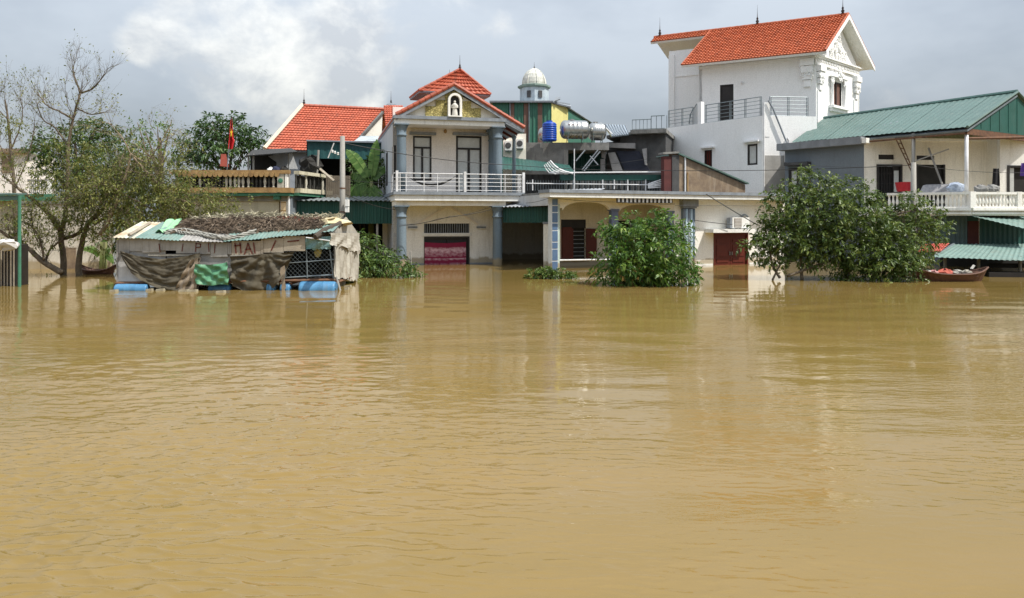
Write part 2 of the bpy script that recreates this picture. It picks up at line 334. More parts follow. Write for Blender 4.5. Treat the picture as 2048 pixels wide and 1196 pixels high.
def link_mesh(name, mb, m, base, smooth=False):
    me = bpy.data.meshes.new(name); bx, by, bz = base
    me.from_pydata([(x - bx, y - by, z - bz) for x, y, z in mb.v], [], mb.f); me.materials.append(m)
    if mb.uv:
        ul = me.uv_layers.new(name='UVMap')
        for lp in me.loops: ul.data[lp.index].uv = mb.uv[lp.vertex_index]
    if mb.tone and len(mb.tone) == len(me.polygons): me.attributes.new('tone', 'FLOAT', 'FACE').data.foreach_set('value', mb.tone)
    if smooth: me.polygons.foreach_set('use_smooth', [True] * len(me.polygons))
    me.update()
    return me
def part(name, mb, m, parent, label=None, smooth=False, stuff=False):
    b_ = BASE[parent.name]; me = link_mesh(name, mb, m, b_, smooth)
    o = bpy.data.objects.new(name, me); col.objects.link(o); o.parent = parent; BASE[o.name] = b_
    if label: o['label'] = label
    if stuff: o['kind'] = 'stuff'
    return o
def inst(name, me, parent, loc, rz=0, scale=None):
    o = bpy.data.objects.new(name, me); col.objects.link(o); o.parent = parent; o.location = Vector(loc) - BASE[parent.name]; o.rotation_euler.z = rz
    if scale: o.scale = scale
    return o
def solo(name, mb, m, label, cat, base=None, group=None, smooth=False, kind=None):
    if base is None:
        a = np.array(mb.v); base = (float(a[:, 0].mean()), float(a[:, 1].mean()), float(a[:, 2].min()))
    me = link_mesh(name, mb, m, base, smooth); o = bpy.data.objects.new(name, me); col.objects.link(o); o.location = base
    o['label'] = label; o['category'] = cat
    if group: o['group'] = group
    if kind: o['kind'] = kind
    BASE[o.name] = Vector(base); return o
def structure(name, mb, m, smooth=False):
    me = link_mesh(name, mb, m, (0, 0, 0), smooth); o = bpy.data.objects.new(name, me); col.objects.link(o); o['kind'] = 'structure'; BASE[o.name] = Vector((0, 0, 0)); return o
def B(F, *a): return MB().box(F, *a)
def window(T, F, rect, d, frame=darkwood, pane=skyglass, cols=1, transom=0, ft=.06, name='window', bars=0, barm=None):
    """rect = s0,s1,z0,z1 on plane d; frame proud, panes set back; each pane a sub-part"""
    s0, s1, z0, z1 = rect; mb = MB()
    mb.box(F, s0, s0 + ft, d - .08, d + .04, z0, z1).box(F, s1 - ft, s1, d - .08, d + .04, z0, z1)
    mb.box(F, s0 + ft, s1 - ft, d - .08, d + .037, z1 - ft, z1).box(F, s0 + ft, s1 - ft, d - .08, d + .037, z0, z0 + ft)
    zt = z1 - ft
    if transom:
        zt = z1 - (z1 - z0) * transom; mb.box(F, s0 + ft, s1 - ft, d - .08, d + .034, zt, zt + ft)
    w_ = (s1 - s0 - 2 * ft) / cols
    for i in range(1, cols): mb.box(F, s0 + ft + w_ * i - ft * .6, s0 + ft + w_ * i + ft * .6, d - .08, d + .036, z0 + ft, zt)
    fr = part(name, mb, frame, T)
    if transom: part('pane', B(F, s0 + ft, s1 - ft, d - .06, d - .02, zt + ft, z1 - ft), pane, fr)
    for i in range(cols):
        a = s0 + ft + w_ * i + (ft * .6 if i else 0); b_ = s0 + ft + w_ * (i + 1) - (ft * .6 if i < cols - 1 else 0)
        part('pane', B(F, a, b_, d - .06, d - .02, z0 + ft, zt), pane, fr)
    if bars:
        for i in range(bars):
            t = s0 + ft + (s1 - s0 - 2 * ft) * (i + .5) / bars
            part('bar', B(F, t - .012, t + .012, d - .01, d + .02, z0 + ft, z1 - ft), barm or frame, fr)
    return fr
def rect(F, x0, y0, x1, y1, d=0):
    a = F.ray(x0, y1, d); b_ = F.ray(x1, y0, d); c = F.ray((x0 + x1) / 2, y1, d); e = F.ray((x0 + x1) / 2, y0, d)
    return a[0], b_[0], c[1], e[1]
def railing(T, F, s0, s1, d, z0, z1, m, posts, rails, pr=.02, rr=.013, sub=False):
    """each post and each rail its own part"""
    for s in posts: part('post', MB().tube([F.pt(s, d, z0), F.pt(s, d, z1 + .01)], pr, 6), m, T)
    for z in rails: part('rail', MB().tube([F.pt(s0, d, z), F.pt(s1, d, z)], rr if z < max(rails) else rr * 1.6, 6), m, T)
def cable(name, pts_px, label, r=.012, sag=.0, n=14, world=False):
    pts = [p if world else P(*p) for p in pts_px]; o = []
    for i in range(len(pts) - 1):
        a, b_ = Vector(pts[i]), Vector(pts[i + 1])
        for k in range(n + (i == len(pts) - 2)):
            t = k / n; p = a.lerp(b_, t); p.z -= sag * 4 * t * (1 - t); o.append(p)
    return solo(name, MB().tube(o, r, 5), black, label, 'cable')
def finial(T, p, h=.55, r=.09):
    part('finial', MB().lathe(p, [(r, 0), (r * .5, h * .1), (r * .9, h * .22), (r * .35, h * .36), (r * .6, h * .46), (r * .2, h * .6), (.012, h), (.006, h * 1.7)], 8), finialm, T, smooth=True)
def gable_verge_tiles(T, a, b_, n, r=.10, m=None):
    a, b_ = Vector(a), Vector(b_); t = (b_ - a)
    for i in range(n):
        p = a + t * (i / n); q = a + t * ((i + 1.12) / n)
        part('verge_tile', MB().tube([p, q], [r * 1.08, r * .9], 8), m or tileM, T)

# ------------------------------------------------------------------ water
def water_mat():
    m = bpy.data.materials.new('muddy_flood_water'); m.use_nodes = True
    n = m.node_tree.nodes; l = m.node_tree.links; bs = n['Principled BSDF']
    t = n.new('ShaderNodeTexCoord')
    def noise(sc_, mp, d, r=.55, dist=0, loc=(0, 0, 0), rot=0):
        q = n.new('ShaderNodeMapping'); l.new(t.outputs['Object'], q.inputs[0]); q.inputs['Scale'].default_value = mp; q.inputs['Location'].default_value = loc; q.inputs['Rotation'].default_value = (0, 0, rot)
        x = n.new('ShaderNodeTexNoise'); l.new(q.outputs[0], x.inputs['Vector']); x.inputs['Scale'].default_value = sc_; x.inputs['Detail'].default_value = d; x.inputs['Roughness'].default_value = r; x.inputs['Distortion'].default_value = dist
        return x.outputs[0]
    def mth(op, a, b_=None):
        x = n.new('ShaderNodeMath'); x.operation = op
        for i, v in enumerate((a, b_)):
            if v is None: continue
            if isinstance(v, (int, float)): x.inputs[i].default_value = v
            else: l.new(v, x.inputs[i])
        return x.outputs[0]
    cr = n.new('ShaderNodeValToRGB'); l.new(noise(.09, (1, 2.2, 1), 5, .55, .8), cr.inputs[0]); e = cr.color_ramp.elements
    e[0].position = .30; e[0].color = (.174, .119, .031, 1); e[1].position = .72; e[1].color = (.230, .153, .054, 1); x = e.new(.5); x.color = (.203, .137, .041, 1)
    l.new(cr.outputs[0], bs.inputs['Base Color'])
    bs.inputs['Roughness'].default_value = .05; bs.inputs['IOR'].default_value = 1.33; bs.inputs['Specular IOR Level'].default_value = .5
    rough_patch = n.new('ShaderNodeMapRange'); l.new(noise(.13, (1, 1.9, 1), 4, .6, 1.4, (3, 8, 0)), rough_patch.inputs[0])
    rough_patch.inputs[1].default_value = .36; rough_patch.inputs[2].default_value = .64; rough_patch.inputs[3].default_value = .25; rough_patch.inputs[4].default_value = 2.3
    sp = n.new('ShaderNodeSeparateXYZ'); l.new(t.outputs['Object'], sp.inputs[0])
    lee = n.new('ShaderNodeValToRGB'); l.new(mth('DIVIDE', sp.outputs[1], 40.0), lee.inputs[0]); e = lee.color_ramp.elements     # wind-sheltered water close to the houses
    e[0].position = .08; e[0].color = (.8,) * 3 + (1,); e[1].position = .75; e[1].color = (.05,) * 3 + (1,)
    for p_, q_ in ((.20, 1.0), (.32, 1.0), (.44, .7), (.58, .25)): x = e.new(p_); x.color = (q_, q_, q_, 1)
    h = mth('MULTIPLY', noise(2.4, (1, 4.0, 1), 2, .5, .4, (1, 4, 0), -.10), .0032)          # capillary ripples too small for the mesh
    h = mth('ADD', h, mth('MULTIPLY', noise(7.0, (1, 3.4, 1), 2, .5, .4, (5, 2, 0), .12), .0015))
    h = mth('MULTIPLY', mth('MULTIPLY', h, rough_patch.outputs[0]), lee.outputs[0])
    bp = n.new('ShaderNodeBump'); bp.inputs['Strength'].default_value = 1.0; bp.inputs['Distance'].default_value = 1.0
    l.new(h, bp.inputs['Height']); l.new(bp.outputs[0], bs.inputs['Normal'])
    return m
def perlin(x, y, seed):
    r_ = np.random.default_rng(seed); pm_ = r_.permutation(512); ga = r_.uniform(0, 2 * np.pi, 512); gx, gy = np.cos(ga), np.sin(ga)
    xi, yi = np.floor(x).astype(np.int64), np.floor(y).astype(np.int64); fx, fy = x - xi, y - yi
    u_, v_ = fx ** 3 * (fx * (fx * 6 - 15) + 10), fy ** 3 * (fy * (fy * 6 - 15) + 10)
    def g(ix, iy, dx, dy):
        h_ = pm_[(pm_[ix & 511] + iy) & 511]; return gx[h_] * dx + gy[h_] * dy
    a, b_ = g(xi, yi, fx, fy), g(xi + 1, yi, fx - 1, fy); c, d = g(xi, yi + 1, fx, fy - 1), g(xi + 1, yi + 1, fx - 1, fy - 1)
    return (a + (b_ - a) * u_) * (1 - v_) + (c + (d - c) * u_) * v_
def sstep(t): t = np.clip(t, 0, 1); return t * t * (3 - 2 * t)
def water_mesh():
    Ys = FPX * CH / np.arange(1650 - HY, 75, -1.45); nr, nc_ = len(Ys), 760        # rows get finer towards the bank of the viewer
    U = np.linspace(-1, 1, nc_); Y = np.repeat(Ys[:, None], nc_, 1); X = U[None, :] * (.95 * Y + 4)
    wx = X + 1.1 * perlin(X * .16, Y * .16, 1); wy = Y + .9 * perlin(X * .13 + 9, Y * .2, 2) + .05 * X
    patch = .25 + 2.3 * sstep((perlin(X * .14 + 3, Y * .22, 3) + .12) / .55) + .5 * perlin(X * .4, Y * .7, 4)
    res = 3.2 * Y * Y / (FPX * CH)                  # depth covered by one picture row
    def fade(lam): return sstep(1.6 - res * 1.15 / lam)
    z = .011 * perlin(wx * .6, wy * 1.6, 11) * fade(.6)
    r1 = perlin(wx * 1.7 + .12 * wy, wy * 5.6 - .4 * wx, 12); z += .0066 * r1 * fade(.18) * patch
    r2 = perlin(wx * 3.0 - .3 * wy, wy * 10 + .8 * wx, 13); z += .0062 * np.clip(1 - np.abs(r2) * 3.2, 0, 1) ** 1.6 * fade(.12) * patch
    r3 = perlin(wx * 5.5, wy * 16 - 1.2 * wx, 14); z += .0036 * r3 * fade(.07) * patch
    r4 = perlin(wx * 8.5, wy * 23 + 1.6 * wx, 15); z += .0013 * r4 * fade(.05) * patch
    edge = sstep((1 - np.abs(U)) / .05)[None, :] * sstep((Ys - Ys[0]) / .4)[:, None] * sstep((Ys[-1] - Ys) / 6)[:, None]
    z *= edge
    me = bpy.data.meshes.new('flood_water'); nv = nr * nc_
    v = np.stack([X, Y, z], -1).reshape(-1, 3)
    ya, yb = Ys[0], Ys[-1]; xa, xb = .95 * ya + 4, .95 * yb + 4
    ext = np.array([(-3500, -60, 0), (3500, -60, 0), (3500, yb, 0), (3500, 5000, 0), (-3500, 5000, 0), (-3500, yb, 0)], float)
    v = np.concatenate([v, ext]); k = np.arange(nr - 1)[:, None] * nc_ + np.arange(nc_ - 1)[None, :]
    q = np.stack([k, k + 1, k + 1 + nc_, k + nc_], -1).reshape(-1, 4)
    A, Bc_, C_, D_ = 0, nc_ - 1, nv - 1, nv - nc_
    q = np.concatenate([q, np.array([(nv, nv + 1, Bc_, A), (nv, A, D_, nv + 5), (nv + 1, nv + 2, C_, Bc_), (nv + 5, nv + 2, nv + 3, nv + 4)])])
    nf = len(q); me.vertices.add(len(v)); me.vertices.foreach_set('co', v.astype(np.float32).ravel())
    me.loops.add(nf * 4); me.loops.foreach_set('vertex_index', q.astype(np.int32).ravel())
    me.polygons.add(nf); me.polygons.foreach_set('loop_start', np.arange(nf, dtype=np.int32) * 4); me.polygons.foreach_set('loop_total', np.full(nf, 4, np.int32))
    me.polygons.foreach_set('use_smooth', np.ones(nf, bool)); me.materials.append(water_mat()); me.update(calc_edges=True)
    o = bpy.data.objects.new('flood_water', me); col.objects.link(o); o['kind'] = 'structure'; BASE[o.name] = Vector((0, 0, 0))
water_mesh()
gm = MB(); gm.add([(-3500, -60, -2.2), (3500, -60, -2.2), (3500, 5000, -2.2), (-3500, 5000, -2.2)], [(0, 1, 2, 3)])
structure('ground', gm, M('river_mud', (.16, .11, .06)))

# ------------------------------------------------------------------ two-storey gabled house
G = Fr(XY(803, 33.8), XY(995, 34.9)); GL = G.len; WD = -1.4
T = thing('gabled_house', 'two-storey cream house with red tiled gable, blue columns and front balcony', 'house', G.pt(GL / 2, -4, 0))
z_sl0, z_sl1, z_sl2 = 2.97, 3.23, 3.37
def gcol(s, d, z0, z1, r=.235):
    h = z1 - z0
    mb = MB().lathe(G.pt(s, d, z0), [(r, 0), (r * .98, h * .4), (r * .92, h - .62), (r * .92, h - .55), (r * 1.06, h - .53), (r * 1.06, h - .47), (r * .93, h - .45), (r * 1.0, h - .25), (r * 1.28, h - .10), (r * 1.34, h - .05)], 18)
    o = part('column', mb, bluegrey, T, smooth=True)
    part('capital', B(G, s - r * 1.4, s + r * 1.4, d - r * 1.4, d + r * 1.4, z1 - .05, z1 - .002), bluegrey, o)
for s in (0, GL):
    gcol(s, 0, -1.5, 2.75); gcol(s, 0, z_sl2, 6.42, .225)
gcol(GL + .02, -1.15, z_sl2, 6.42, .2)
# ground floor wall
dr = rect(G, 848, 473, 939, 560, WD); dr = (dr[0], dr[1], -1.5, dr[3])
tr = rect(G, 848, 447, 939, 466, WD)
part('wall', MB().wall(G, -.25, GL + .35, -1.5, z_sl0 - .003, WD - .2, WD, [dr, tr]), cream2, T)
part('wall', B(G, -.25, GL + .35, WD - 9, WD - 8.8, -1.5, 6.9), pinkw, T)
fr = part('transom_grille', MB().box(G, tr[0], tr[1], WD - .15, WD - .12, tr[2], tr[3]), darkin, T)
for i in range(20):
    s = tr[0] + (tr[1] - tr[0]) * (i + .5) / 20
    part('bar', B(G, s - .018, s + .018, WD - .11, WD - .03, tr[2], tr[3]), greytrim, fr)
part('door_frame', MB().box(G, dr[0], dr[0] + .09, WD - .14, WD + .03, -1.5, dr[3]).box(G, dr[1] - .09, dr[1], WD - .14, WD + .03, -1.5, dr[3]).box(G, dr[0] + .09, dr[1] - .09, WD - .14, WD + .027, dr[3] - .09, dr[3]), darkwood, T)
dm = (dr[0] + dr[1]) / 2
for a, b_ in ((dr[0] + .09, dm - .01), (dm + .01, dr[1] - .09)):
    dl = part('door', B(G, a, b_, WD - .14, WD - .09, -1.5, dr[3] - .09), darkwood, T)
    part('panel', B(G, a + .15, b_ - .15, WD - .088, WD - .07, .55, dr[3] - .25), darkwood, dl)
part('lintel', B(G, dr[0] - .1, dr[1] + .1, WD + .003, WD + .05, dr[3] + .03, tr[2] - .02), white, T)
def gpx(F, x, y, d): return F.pt(*((lambda q: (q[0], d, q[1]))(F.ray(x, y, d))))
for e0, e1 in (((896, 413), (833, 450)), ((896, 413), (957, 450))):       # raised pediment moulding
    a = G.ray(*e0, WD); b_ = G.ray(*e1, WD)
    part('moulding', MB().prism(G, [(a[0], a[1]), (a[0], a[1] + .07), (b_[0], b_[1] + .07), (b_[0], b_[1])], WD + .003, WD + .09), pinkw, T)
for x in (825, 962):
    a = G.ray(x, 455, WD); lp = part('wall_lamp', B(G, a[0] - .22, a[0] + .22, WD + .003, WD + .10, a[1] - .03, a[1] + .05), greytrim, T)
    part('tube', MB().tube([G.pt(a[0] - .2, WD + .08, a[1] - .06), G.pt(a[0] + .2, WD + .08, a[1] - .06)], .025, 6), white, lp)
part('plinth', B(G, -.25, dr[0], WD + .003, WD + .04, -1.5, .05), greytrim, T)
part('plinth', B(G, dr[1], GL + .35, WD + .003, WD + .04, -1.5, .05), greytrim, T)
# slab and beams
sR = G.s(1049, .45); sL = G.s(787, .45)
part('balcony_slab', MB().box(G, sL + .06, sR - .04, -1.2, .40, z_sl0, z_sl1).box(G, sL + .06, GL + .35, -8.9, -1.2, z_sl0, z_sl1), white, T)
part('slab_edge', MB().box(G, sL, sR, -1.2, .48, z_sl1 + .002, z_sl2).box(G, sL, GL + .35, -8.9, -1.2, z_sl1 + .002, z_sl2), greytrim, T)
part('beam', B(G, -.3, GL + .35, -.22, .22, 2.75, z_sl0 - .003), cream, T)
part('beam', B(G, -.3, -.05, WD, -.23, 2.75, z_sl0 - .003), cream, T)
# upper wall
w1 = rect(G, 826, 272, 863, 372, WD); w1 = (w1[0], w1[1], rect(G, 826, 272, 863, 361, WD)[2], w1[3])
w2 = rect(G, 912, 272, 963, 384, WD); w2 = (w2[0], w2[1], z_sl2 + .02, w2[3])
part('wall', MB().wall(G, -.25, GL + .25, z_sl2 + .003, 7.4, WD - .2, WD, [w1, w2]), pinkw, T)
window(T, G, w1, WD - .03, cols=2, transom=.28, ft=.08, pane=frost)
window(T, G, w2, WD - .03, cols=2, transom=.24, ft=.09, pane=frost, name='balcony_door')
for a, b_, y in ((819, 871, 268), (905, 974, 269)):
    q = rect(G, a, y - 3, b_, y + 2, WD); part('lintel', B(G, q[0], q[1], WD + .003, WD + .22, q[2], q[3]), greytrim, T)
a = G.ray(890, 263, WD); part('wall_lamp', MB().lathe(G.pt(a[0], WD + .09, a[1] - .1), [(.02, 0), (.07, .05), (.08, .12), (.03, .2)], 8), ochre, T)
part('ceiling', B(G, -.2, GL + .2, WD, -.23, 6.44, 6.5), pinkw, T)
# side walls
GS = Fr((G.pt(-.25, -10.2, 0).x, G.pt(-.25, -10.2, 0).y), (G.pt(-.25, WD, 0).x, G.pt(-.25, WD, 0).y))
sl_h = []
for x0, x1, y0, y1 in ((772, 775.5, 305, 372), (784, 787, 292, 360)):
    sl_h.append(rect(GS, x0, y0, x1, y1))
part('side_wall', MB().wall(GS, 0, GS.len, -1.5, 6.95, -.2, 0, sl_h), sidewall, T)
for q in sl_h: window(T, GS, q, -.05, ft=.03, pane=darkin)
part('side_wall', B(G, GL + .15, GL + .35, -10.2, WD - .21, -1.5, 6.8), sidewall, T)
# front beams and tympanum
part('beam', B(G, -.32, GL + .3, -.22, .20, 6.42, 6.64), white, T)
part('cornice', B(G, -.38, GL + .36, -.22, .30, 6.643, 6.79), greytrim, T)
ap = G.ray(909, 170, .36); le = G.ray(793, 231, .36); re = G.ray(1050, 257, .36)
DF, DB = .24, -10.4
def roofz(s): return ap[1] - (ap[0] - s) * (ap[1] - le[1]) / (ap[0] - le[0]) if s < ap[0] else ap[1] - (s - ap[0]) * (ap[1] - re[1]) / (re[0] - ap[0])
tl, trr = -.30, GL + .28
part('tympanum', MB().prism(G, [(tl, 6.793), (trr, 6.793), (trr, max(roofz(trr) - .22, 6.80)), (ap[0], ap[1] - .24), (tl, max(roofz(tl) - .22, 6.80))], -.18, 0), cream, T)
c6 = lambda x, y: G.ray(770 + (975 + (x - 975) * (.86 if abs(x - 975) > 140 else 1)) / 7.06, 140 + (640 - (640 - y) * .93) / 7.06, .05)
cl = [c6(505, 612), c6(505, 500), c6(675, 500), c6(675, 408), c6(850, 408), c6(850, 318), c6(985, 262), c6(1095, 318), c6(1095, 425), c6(1255, 425), c6(1255, 530), c6(1415, 530), c6(1415, 640)]
zb = 6.796
cl[0] = (cl[0][0], zb); cl[-1] = (cl[-1][0], zb)
part('stone_cladding', MB().prism(G, cl[::-1], .003, .06), stone, T)
nc = c6(978, 420); nr = (c6(1075, 400)[0] - c6(880, 400)[0]) / 2; nri = nr * .68; nz = c6(978, 420)[1]
ring = MB(); k = 14
oa = [(nc[0] + nr, zb)] + [(nc[0] + nr * math.cos(math.pi * i / k), nz + nr * math.sin(math.pi * i / k)) for i in range(k + 1)] + [(nc[0] - nr, zb)]
ia = [(nc[0] + nri, zb)] + [(nc[0] + nri * math.cos(math.pi * i / k), nz + nri * math.sin(math.pi * i / k)) for i in range(k + 1)] + [(nc[0] - nri, zb)]
for i in range(len(oa) - 1):
    ring.prism(G, [oa[i], oa[i + 1], ia[i + 1], ia[i]], .063, .30)
ni = part('niche_surround', ring, cream2, T)
part('niche_shade_panel', MB().prism(G, ia, .062, .08), darkwood, ni)  # dark panel instead of a hollow: the recess shade is in its colour
part('niche_sill', B(G, nc[0] - nr, nc[0] + nr, .302, .36, zb, zb + .05), cream2, ni)
# roof
for q in ((le, 1), (re, -1)):
    e = q[0]; th = .12
    p0, p1 = (e, ap) if q[1] == 1 else (ap, e)
    part('roof_deck', MB().prism(G, [(p0[0], p0[1] - th), (p1[0], p1[1] - th), (p1[0], p1[1]), (p0[0], p0[1])], DB, DF - .03), greytrim, T)
    part('barge_board', MB().prism(G, [(p0[0], p0[1] - .18), (p1[0], p1[1] - .18), (p1[0], p1[1] - .02), (p0[0], p0[1] - .02)], DF - .028, DF + .02), greytrim, T)
up = Vector((0, 0, .02))
part('roof_tiles', MB().tiles(G.pt(le[0], DB, le[1]) + up, G.pt(le[0], DF, le[1]) + up, G.pt(ap[0], DB, ap[1]) + up, G.pt(ap[0], DF, ap[1]) + up, 11, 46), tileM, T, stuff=True)
part('roof_tiles', MB().tiles(G.pt(re[0], DF, re[1]) + up, G.pt(re[0], DB, re[1]) + up, G.pt(ap[0], DF, ap[1]) + up, G.pt(ap[0], DB, ap[1]) + up, 13, 46), tileM, T, stuff=True)
gable_verge_tiles(T, G.pt(le[0], DF - .02, le[1] + .07), G.pt(ap[0], DF - .02, ap[1] + .07), 10)
gable_verge_tiles(T, G.pt(re[0], DF - .02, re[1] + .07), G.pt(ap[0], DF - .02, ap[1] + .07), 12)
for i in range(5):                              # rafters under the right eave
    d = .2 - i * 1.1; s0 = GL + .25; s1 = re[0] - .05
    part('rafter', MB().prism(G, [(s0, roofz(s0) - .30), (s1, roofz(s1) - .22), (s1, roofz(s1) - .125), (s0, roofz(s0) - .125)], d - .05, d + .05), redwood if i else greytrim, T)
part('eave_post', MB().lathe(G.pt(G.s(1028, -.9), -.9, z_sl2), [(.09, 0), (.08, 2.6), (.12, 2.7), (.12, 2.78)], 10), bluegrey, T, smooth=True)
# raised roof lantern behind the gable
Lc = Fr(XY(838, 38.0), XY(982, 39.2)); lz = 8.66; la = Lc.ray(909, 147, -1.3)
cz = la[1]
a_, b_, c_, d_ = Lc.pt(0, 0, lz), Lc.pt(Lc.len, 0, lz), Lc.pt(Lc.len, -2.6, lz), Lc.pt(0, -2.6, lz)
top = Lc.pt(la[0], -.15, cz); top2 = Lc.pt(la[0], -2.4, cz)
e1 = Vector((0, 0, 0))
part('lantern_wall', B(Lc, .5, Lc.len - .5, -2.2, -.4, 7.2, lz - .02), white, T)
part('lantern_soffit', B(Lc, .02, Lc.len - .02, -2.58, -.02, lz - .10, lz - .015), greytrim, T)
part('roof_tiles', MB().tiles(d_, a_, top2, top, 7, 12).tiles(b_, c_, top, top2, 7, 12), tileM, T, stuff=True)
part('roof_tiles', MB().tiles(a_, b_, top - Vector((.03, 0, 0)), top + Vector((.03, 0, 0)), 7, 14), tileM, T, stuff=True)
gable_verge_tiles(T, a_ + up, top + up, 7, .07); gable_verge_tiles(T, b_ + up, top + up, 7, .07)
finial(T, top + Vector((0, 0, .02)), .42)
finial(T, Lc.pt(la[0], -2.4, cz), .25)
# balcony railing
zt = z_sl2; d = .40
ps = [G.s(x, d) for x in (794, 800, 812, 848, 875, 918, 930, 972, 1002, 1010, 1038, 1047)]
RT = T
railing(RT, G, sL + .04, sR - .04, d, zt, zt + .84, rail_w, ps, [zt + z for z in (.08, .27, .45, .62, .82)], .021, .014)
for s in (ps[0], ps[6], ps[-1]):
    part('newel', B(G, s - .055, s + .055, d - .055, d + .055, zt, zt + .93), rail_w, T)
for sx in (sL + .04, sR - .04):
    F2 = Fr((G.pt(sx, -1.1, 0).x, G.pt(sx, -1.1, 0).y), (G.pt(sx, d, 0).x, G.pt(sx, d, 0).y))
    railing(T, F2, 0, F2.len, 0, zt, zt + .82, rail_w, [.05, .5, 1.0], [zt + z for z in (.08, .27, .45, .62, .82)])
# statue in the niche
sp = G.pt(nc[0], .19, zb + .05); hS = .70
ST = thing('statue', 'small white robed statue standing in the arched niche of the gable', 'statue', sp)
part('robe', MB().lathe(sp, [(.13, 0), (.135, .04), (.12, .16), (.10, .30), (.105, .42), (.125, .50), (.10, .55), (.045, .575), (.04, .59)], 12), statuem, ST, smooth=True)
part('head', MB().lathe(sp + Vector((0, 0, .58)), [(.03, 0), (.052, .03), (.058, .065), (.045, .105), (.015, .125)], 10), statuem, ST, smooth=True)
for sg in (-1, 1):
    part('arm', MB().tube([sp + Vector((.115 * sg, 0, .49)), sp + Vector((.135 * sg, -.03, .38)), sp + Vector((.03 * sg, -.12, .36))], [.036, .032, .022], 6), statuem, ST, smooth=True)
part('pedestal', MB().lathe(sp - Vector((0, 0, .048)), [(.16, 0), (.16, .03), (.14, .047)], 10), statuem, ST)
# hammock
hm = MB(); a = G.pt(*((lambda q: (q[0], -.25, q[1]))(G.ray(813, 351, -.25)))); b_ = G.pt(*((lambda q: (q[0], -.25, q[1]))(G.ray(912, 352, -.25))))
nn = 20; sg = .50
for i in range(nn + 1):
    t = i / nn; p = a.lerp(b_, t); p.z -= sg * 4 * t * (1 - t); wv = .02 + .20 * math.sin(math.pi * t)
    hm.add([p + Vector((0, -wv, wv * .55)), p, p + Vector((0, wv, wv * .55))], [])
hm.f = [(3 * i + j, 3 * i + 3 + j, 3 * i + 4 + j, 3 * i + 1 + j) for i in range(nn) for j in range(2)]
solo('hammock', hm, M('dark_hammock', (.07, .065, .06)), 'dark hammock slung behind the white balcony railing', 'hammock')
# maroon cloth over the flooded door
cm_ = MB(); q = rect(G, 849, 484, 932, 540, WD + .06); nu, nv = 26, 14; cm_.uv = []
for j in range(nv + 1):
    for i in range(nu + 1):
        u_, v_ = i / nu, j / nv; s = q[0] + (q[1] - q[0]) * u_
        sagz = .05 * 4 * u_ * (1 - u_)
        z = (q[3] - sagz) * v_ + (-.10) * (1 - v_)
        cm_.v.append(tuple(G.pt(s, WD + .07 + .03 * math.sin(u_ * 21 + v_ * 3) * (.4 + .6 * (1 - v_)), z))); cm_.uv.append((u_, v_))
cm_.f = [(j * (nu + 1) + i, j * (nu + 1) + i + 1, (j + 1) * (nu + 1) + i + 1, (j + 1) * (nu + 1) + i) for j in range(nv) for i in range(nu)]
solo('door_cloth', cm_, lace, 'maroon patterned cloth hung across the flooded house door', 'cloth', smooth=True)

# ------------------------------------------------------------------ single-storey house on the right
S = Fr(XY(1108, 31.5), XY(1560, 36.3)); SLn = S.len
T = thing('flat_roof_house', 'flooded single-storey cream house with arched porch and blue pillar', 'house', S.pt(SLn / 2, -4, 0))
sp0 = S.s(1348); OV = .72; D2 = -2.4
sx_end = SLn + .3
drs = rect(S, 1427, 466, 1496, 560); drs = (drs[0], drs[1], -1.5, drs[3])
part('wall', MB().wall(S, sp0, sx_end, -1.5, 3.03, -.2, 0, [drs]), cream2, T)
for a, b_ in ((sp0 + .6, drs[0] - .06), (drs[1] + .06, sx_end)): part('skirting', B(S, a, b_, .003, .03, -1.5, .08), white, T)
cs0 = S.s(1100, OV)
part('coping', B(S, cs0, sx_end, -.3, OV, 3.04, 3.22), white, T)
part('coping_cap', B(S, cs0 - .05, sx_end + .05, -.3, OV + .06, 3.223, 3.36), greytrim, T)
part('roof_slab', B(S, .05, sx_end, -8.5, -.303, 3.05, 3.3), concrete, T)
part('back_wall', B(S, .05, sx_end, -8.7, -8.5, -1.5, 3.3), cream, T)
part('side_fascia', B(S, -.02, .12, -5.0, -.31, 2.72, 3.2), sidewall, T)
part('inner_wall', MB().extr([S.pt(S.s(1113, D2), D2 - .01, 0).xy, S.pt(S.s(1116, D2), D2 - .01, 0).xy, XY(1108, 40), XY(1104, 40)], -1.5, 3.03), darkconc, T)  # added edge-on wall that keeps the sun out of the narrow carport
part('porch_left_wall', MB().extr([S.pt(.12, -.26, 0).xy, S.pt(.22, -.26, 0).xy, S.pt(S.s(1116, D2), D2, 0).xy, S.pt(S.s(1113, D2), D2, 0).xy], -1.5, 3.03), cream, T)
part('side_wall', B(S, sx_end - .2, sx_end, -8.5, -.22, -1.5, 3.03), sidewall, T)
# arches
def arch_part(x0, x1, crest, spring):
    a, b_ = S.s(x0), S.s(x1); zc = S.ray((x0 + x1) / 2, crest)[1]; zs = S.ray((x0 + x1) / 2, spring)[1]
    mb = MB(); n_ = 18; pv = None
    for i in range(n_ + 1):
        t = i / n_; x = a + (b_ - a) * t
        z = zs + (zc - zs) * (1 - abs(2 * t - 1) ** 2.6) ** .62 if 0 < t < 1 else zs
        if pv: mb.prism(S, [pv, (x, z), (x, 3.035), (pv[0], 3.035)], -.2, -.002)
        pv = (x, z)
    part('arch', mb, cream, T)
    return a, b_
A1 = arch_part(1125, 1222, 404, 421); A2 = arch_part(1238, 1336, 409, 424)
part('arch_pier', B(S, .0, A1[0], -.2, -.002, S.ray(1115, 416)[1], 3.035), cream, T)
part('arch_pier', B(S, A1[1], A2[0], -.2, -.002, S.ray(1230, 418)[1], 3.035), cream, T)
part('arch_pier', B(S, A2[1], sp0 - .002, -.2, -.002, S.ray(1343, 422)[1], 3.035), cream, T)
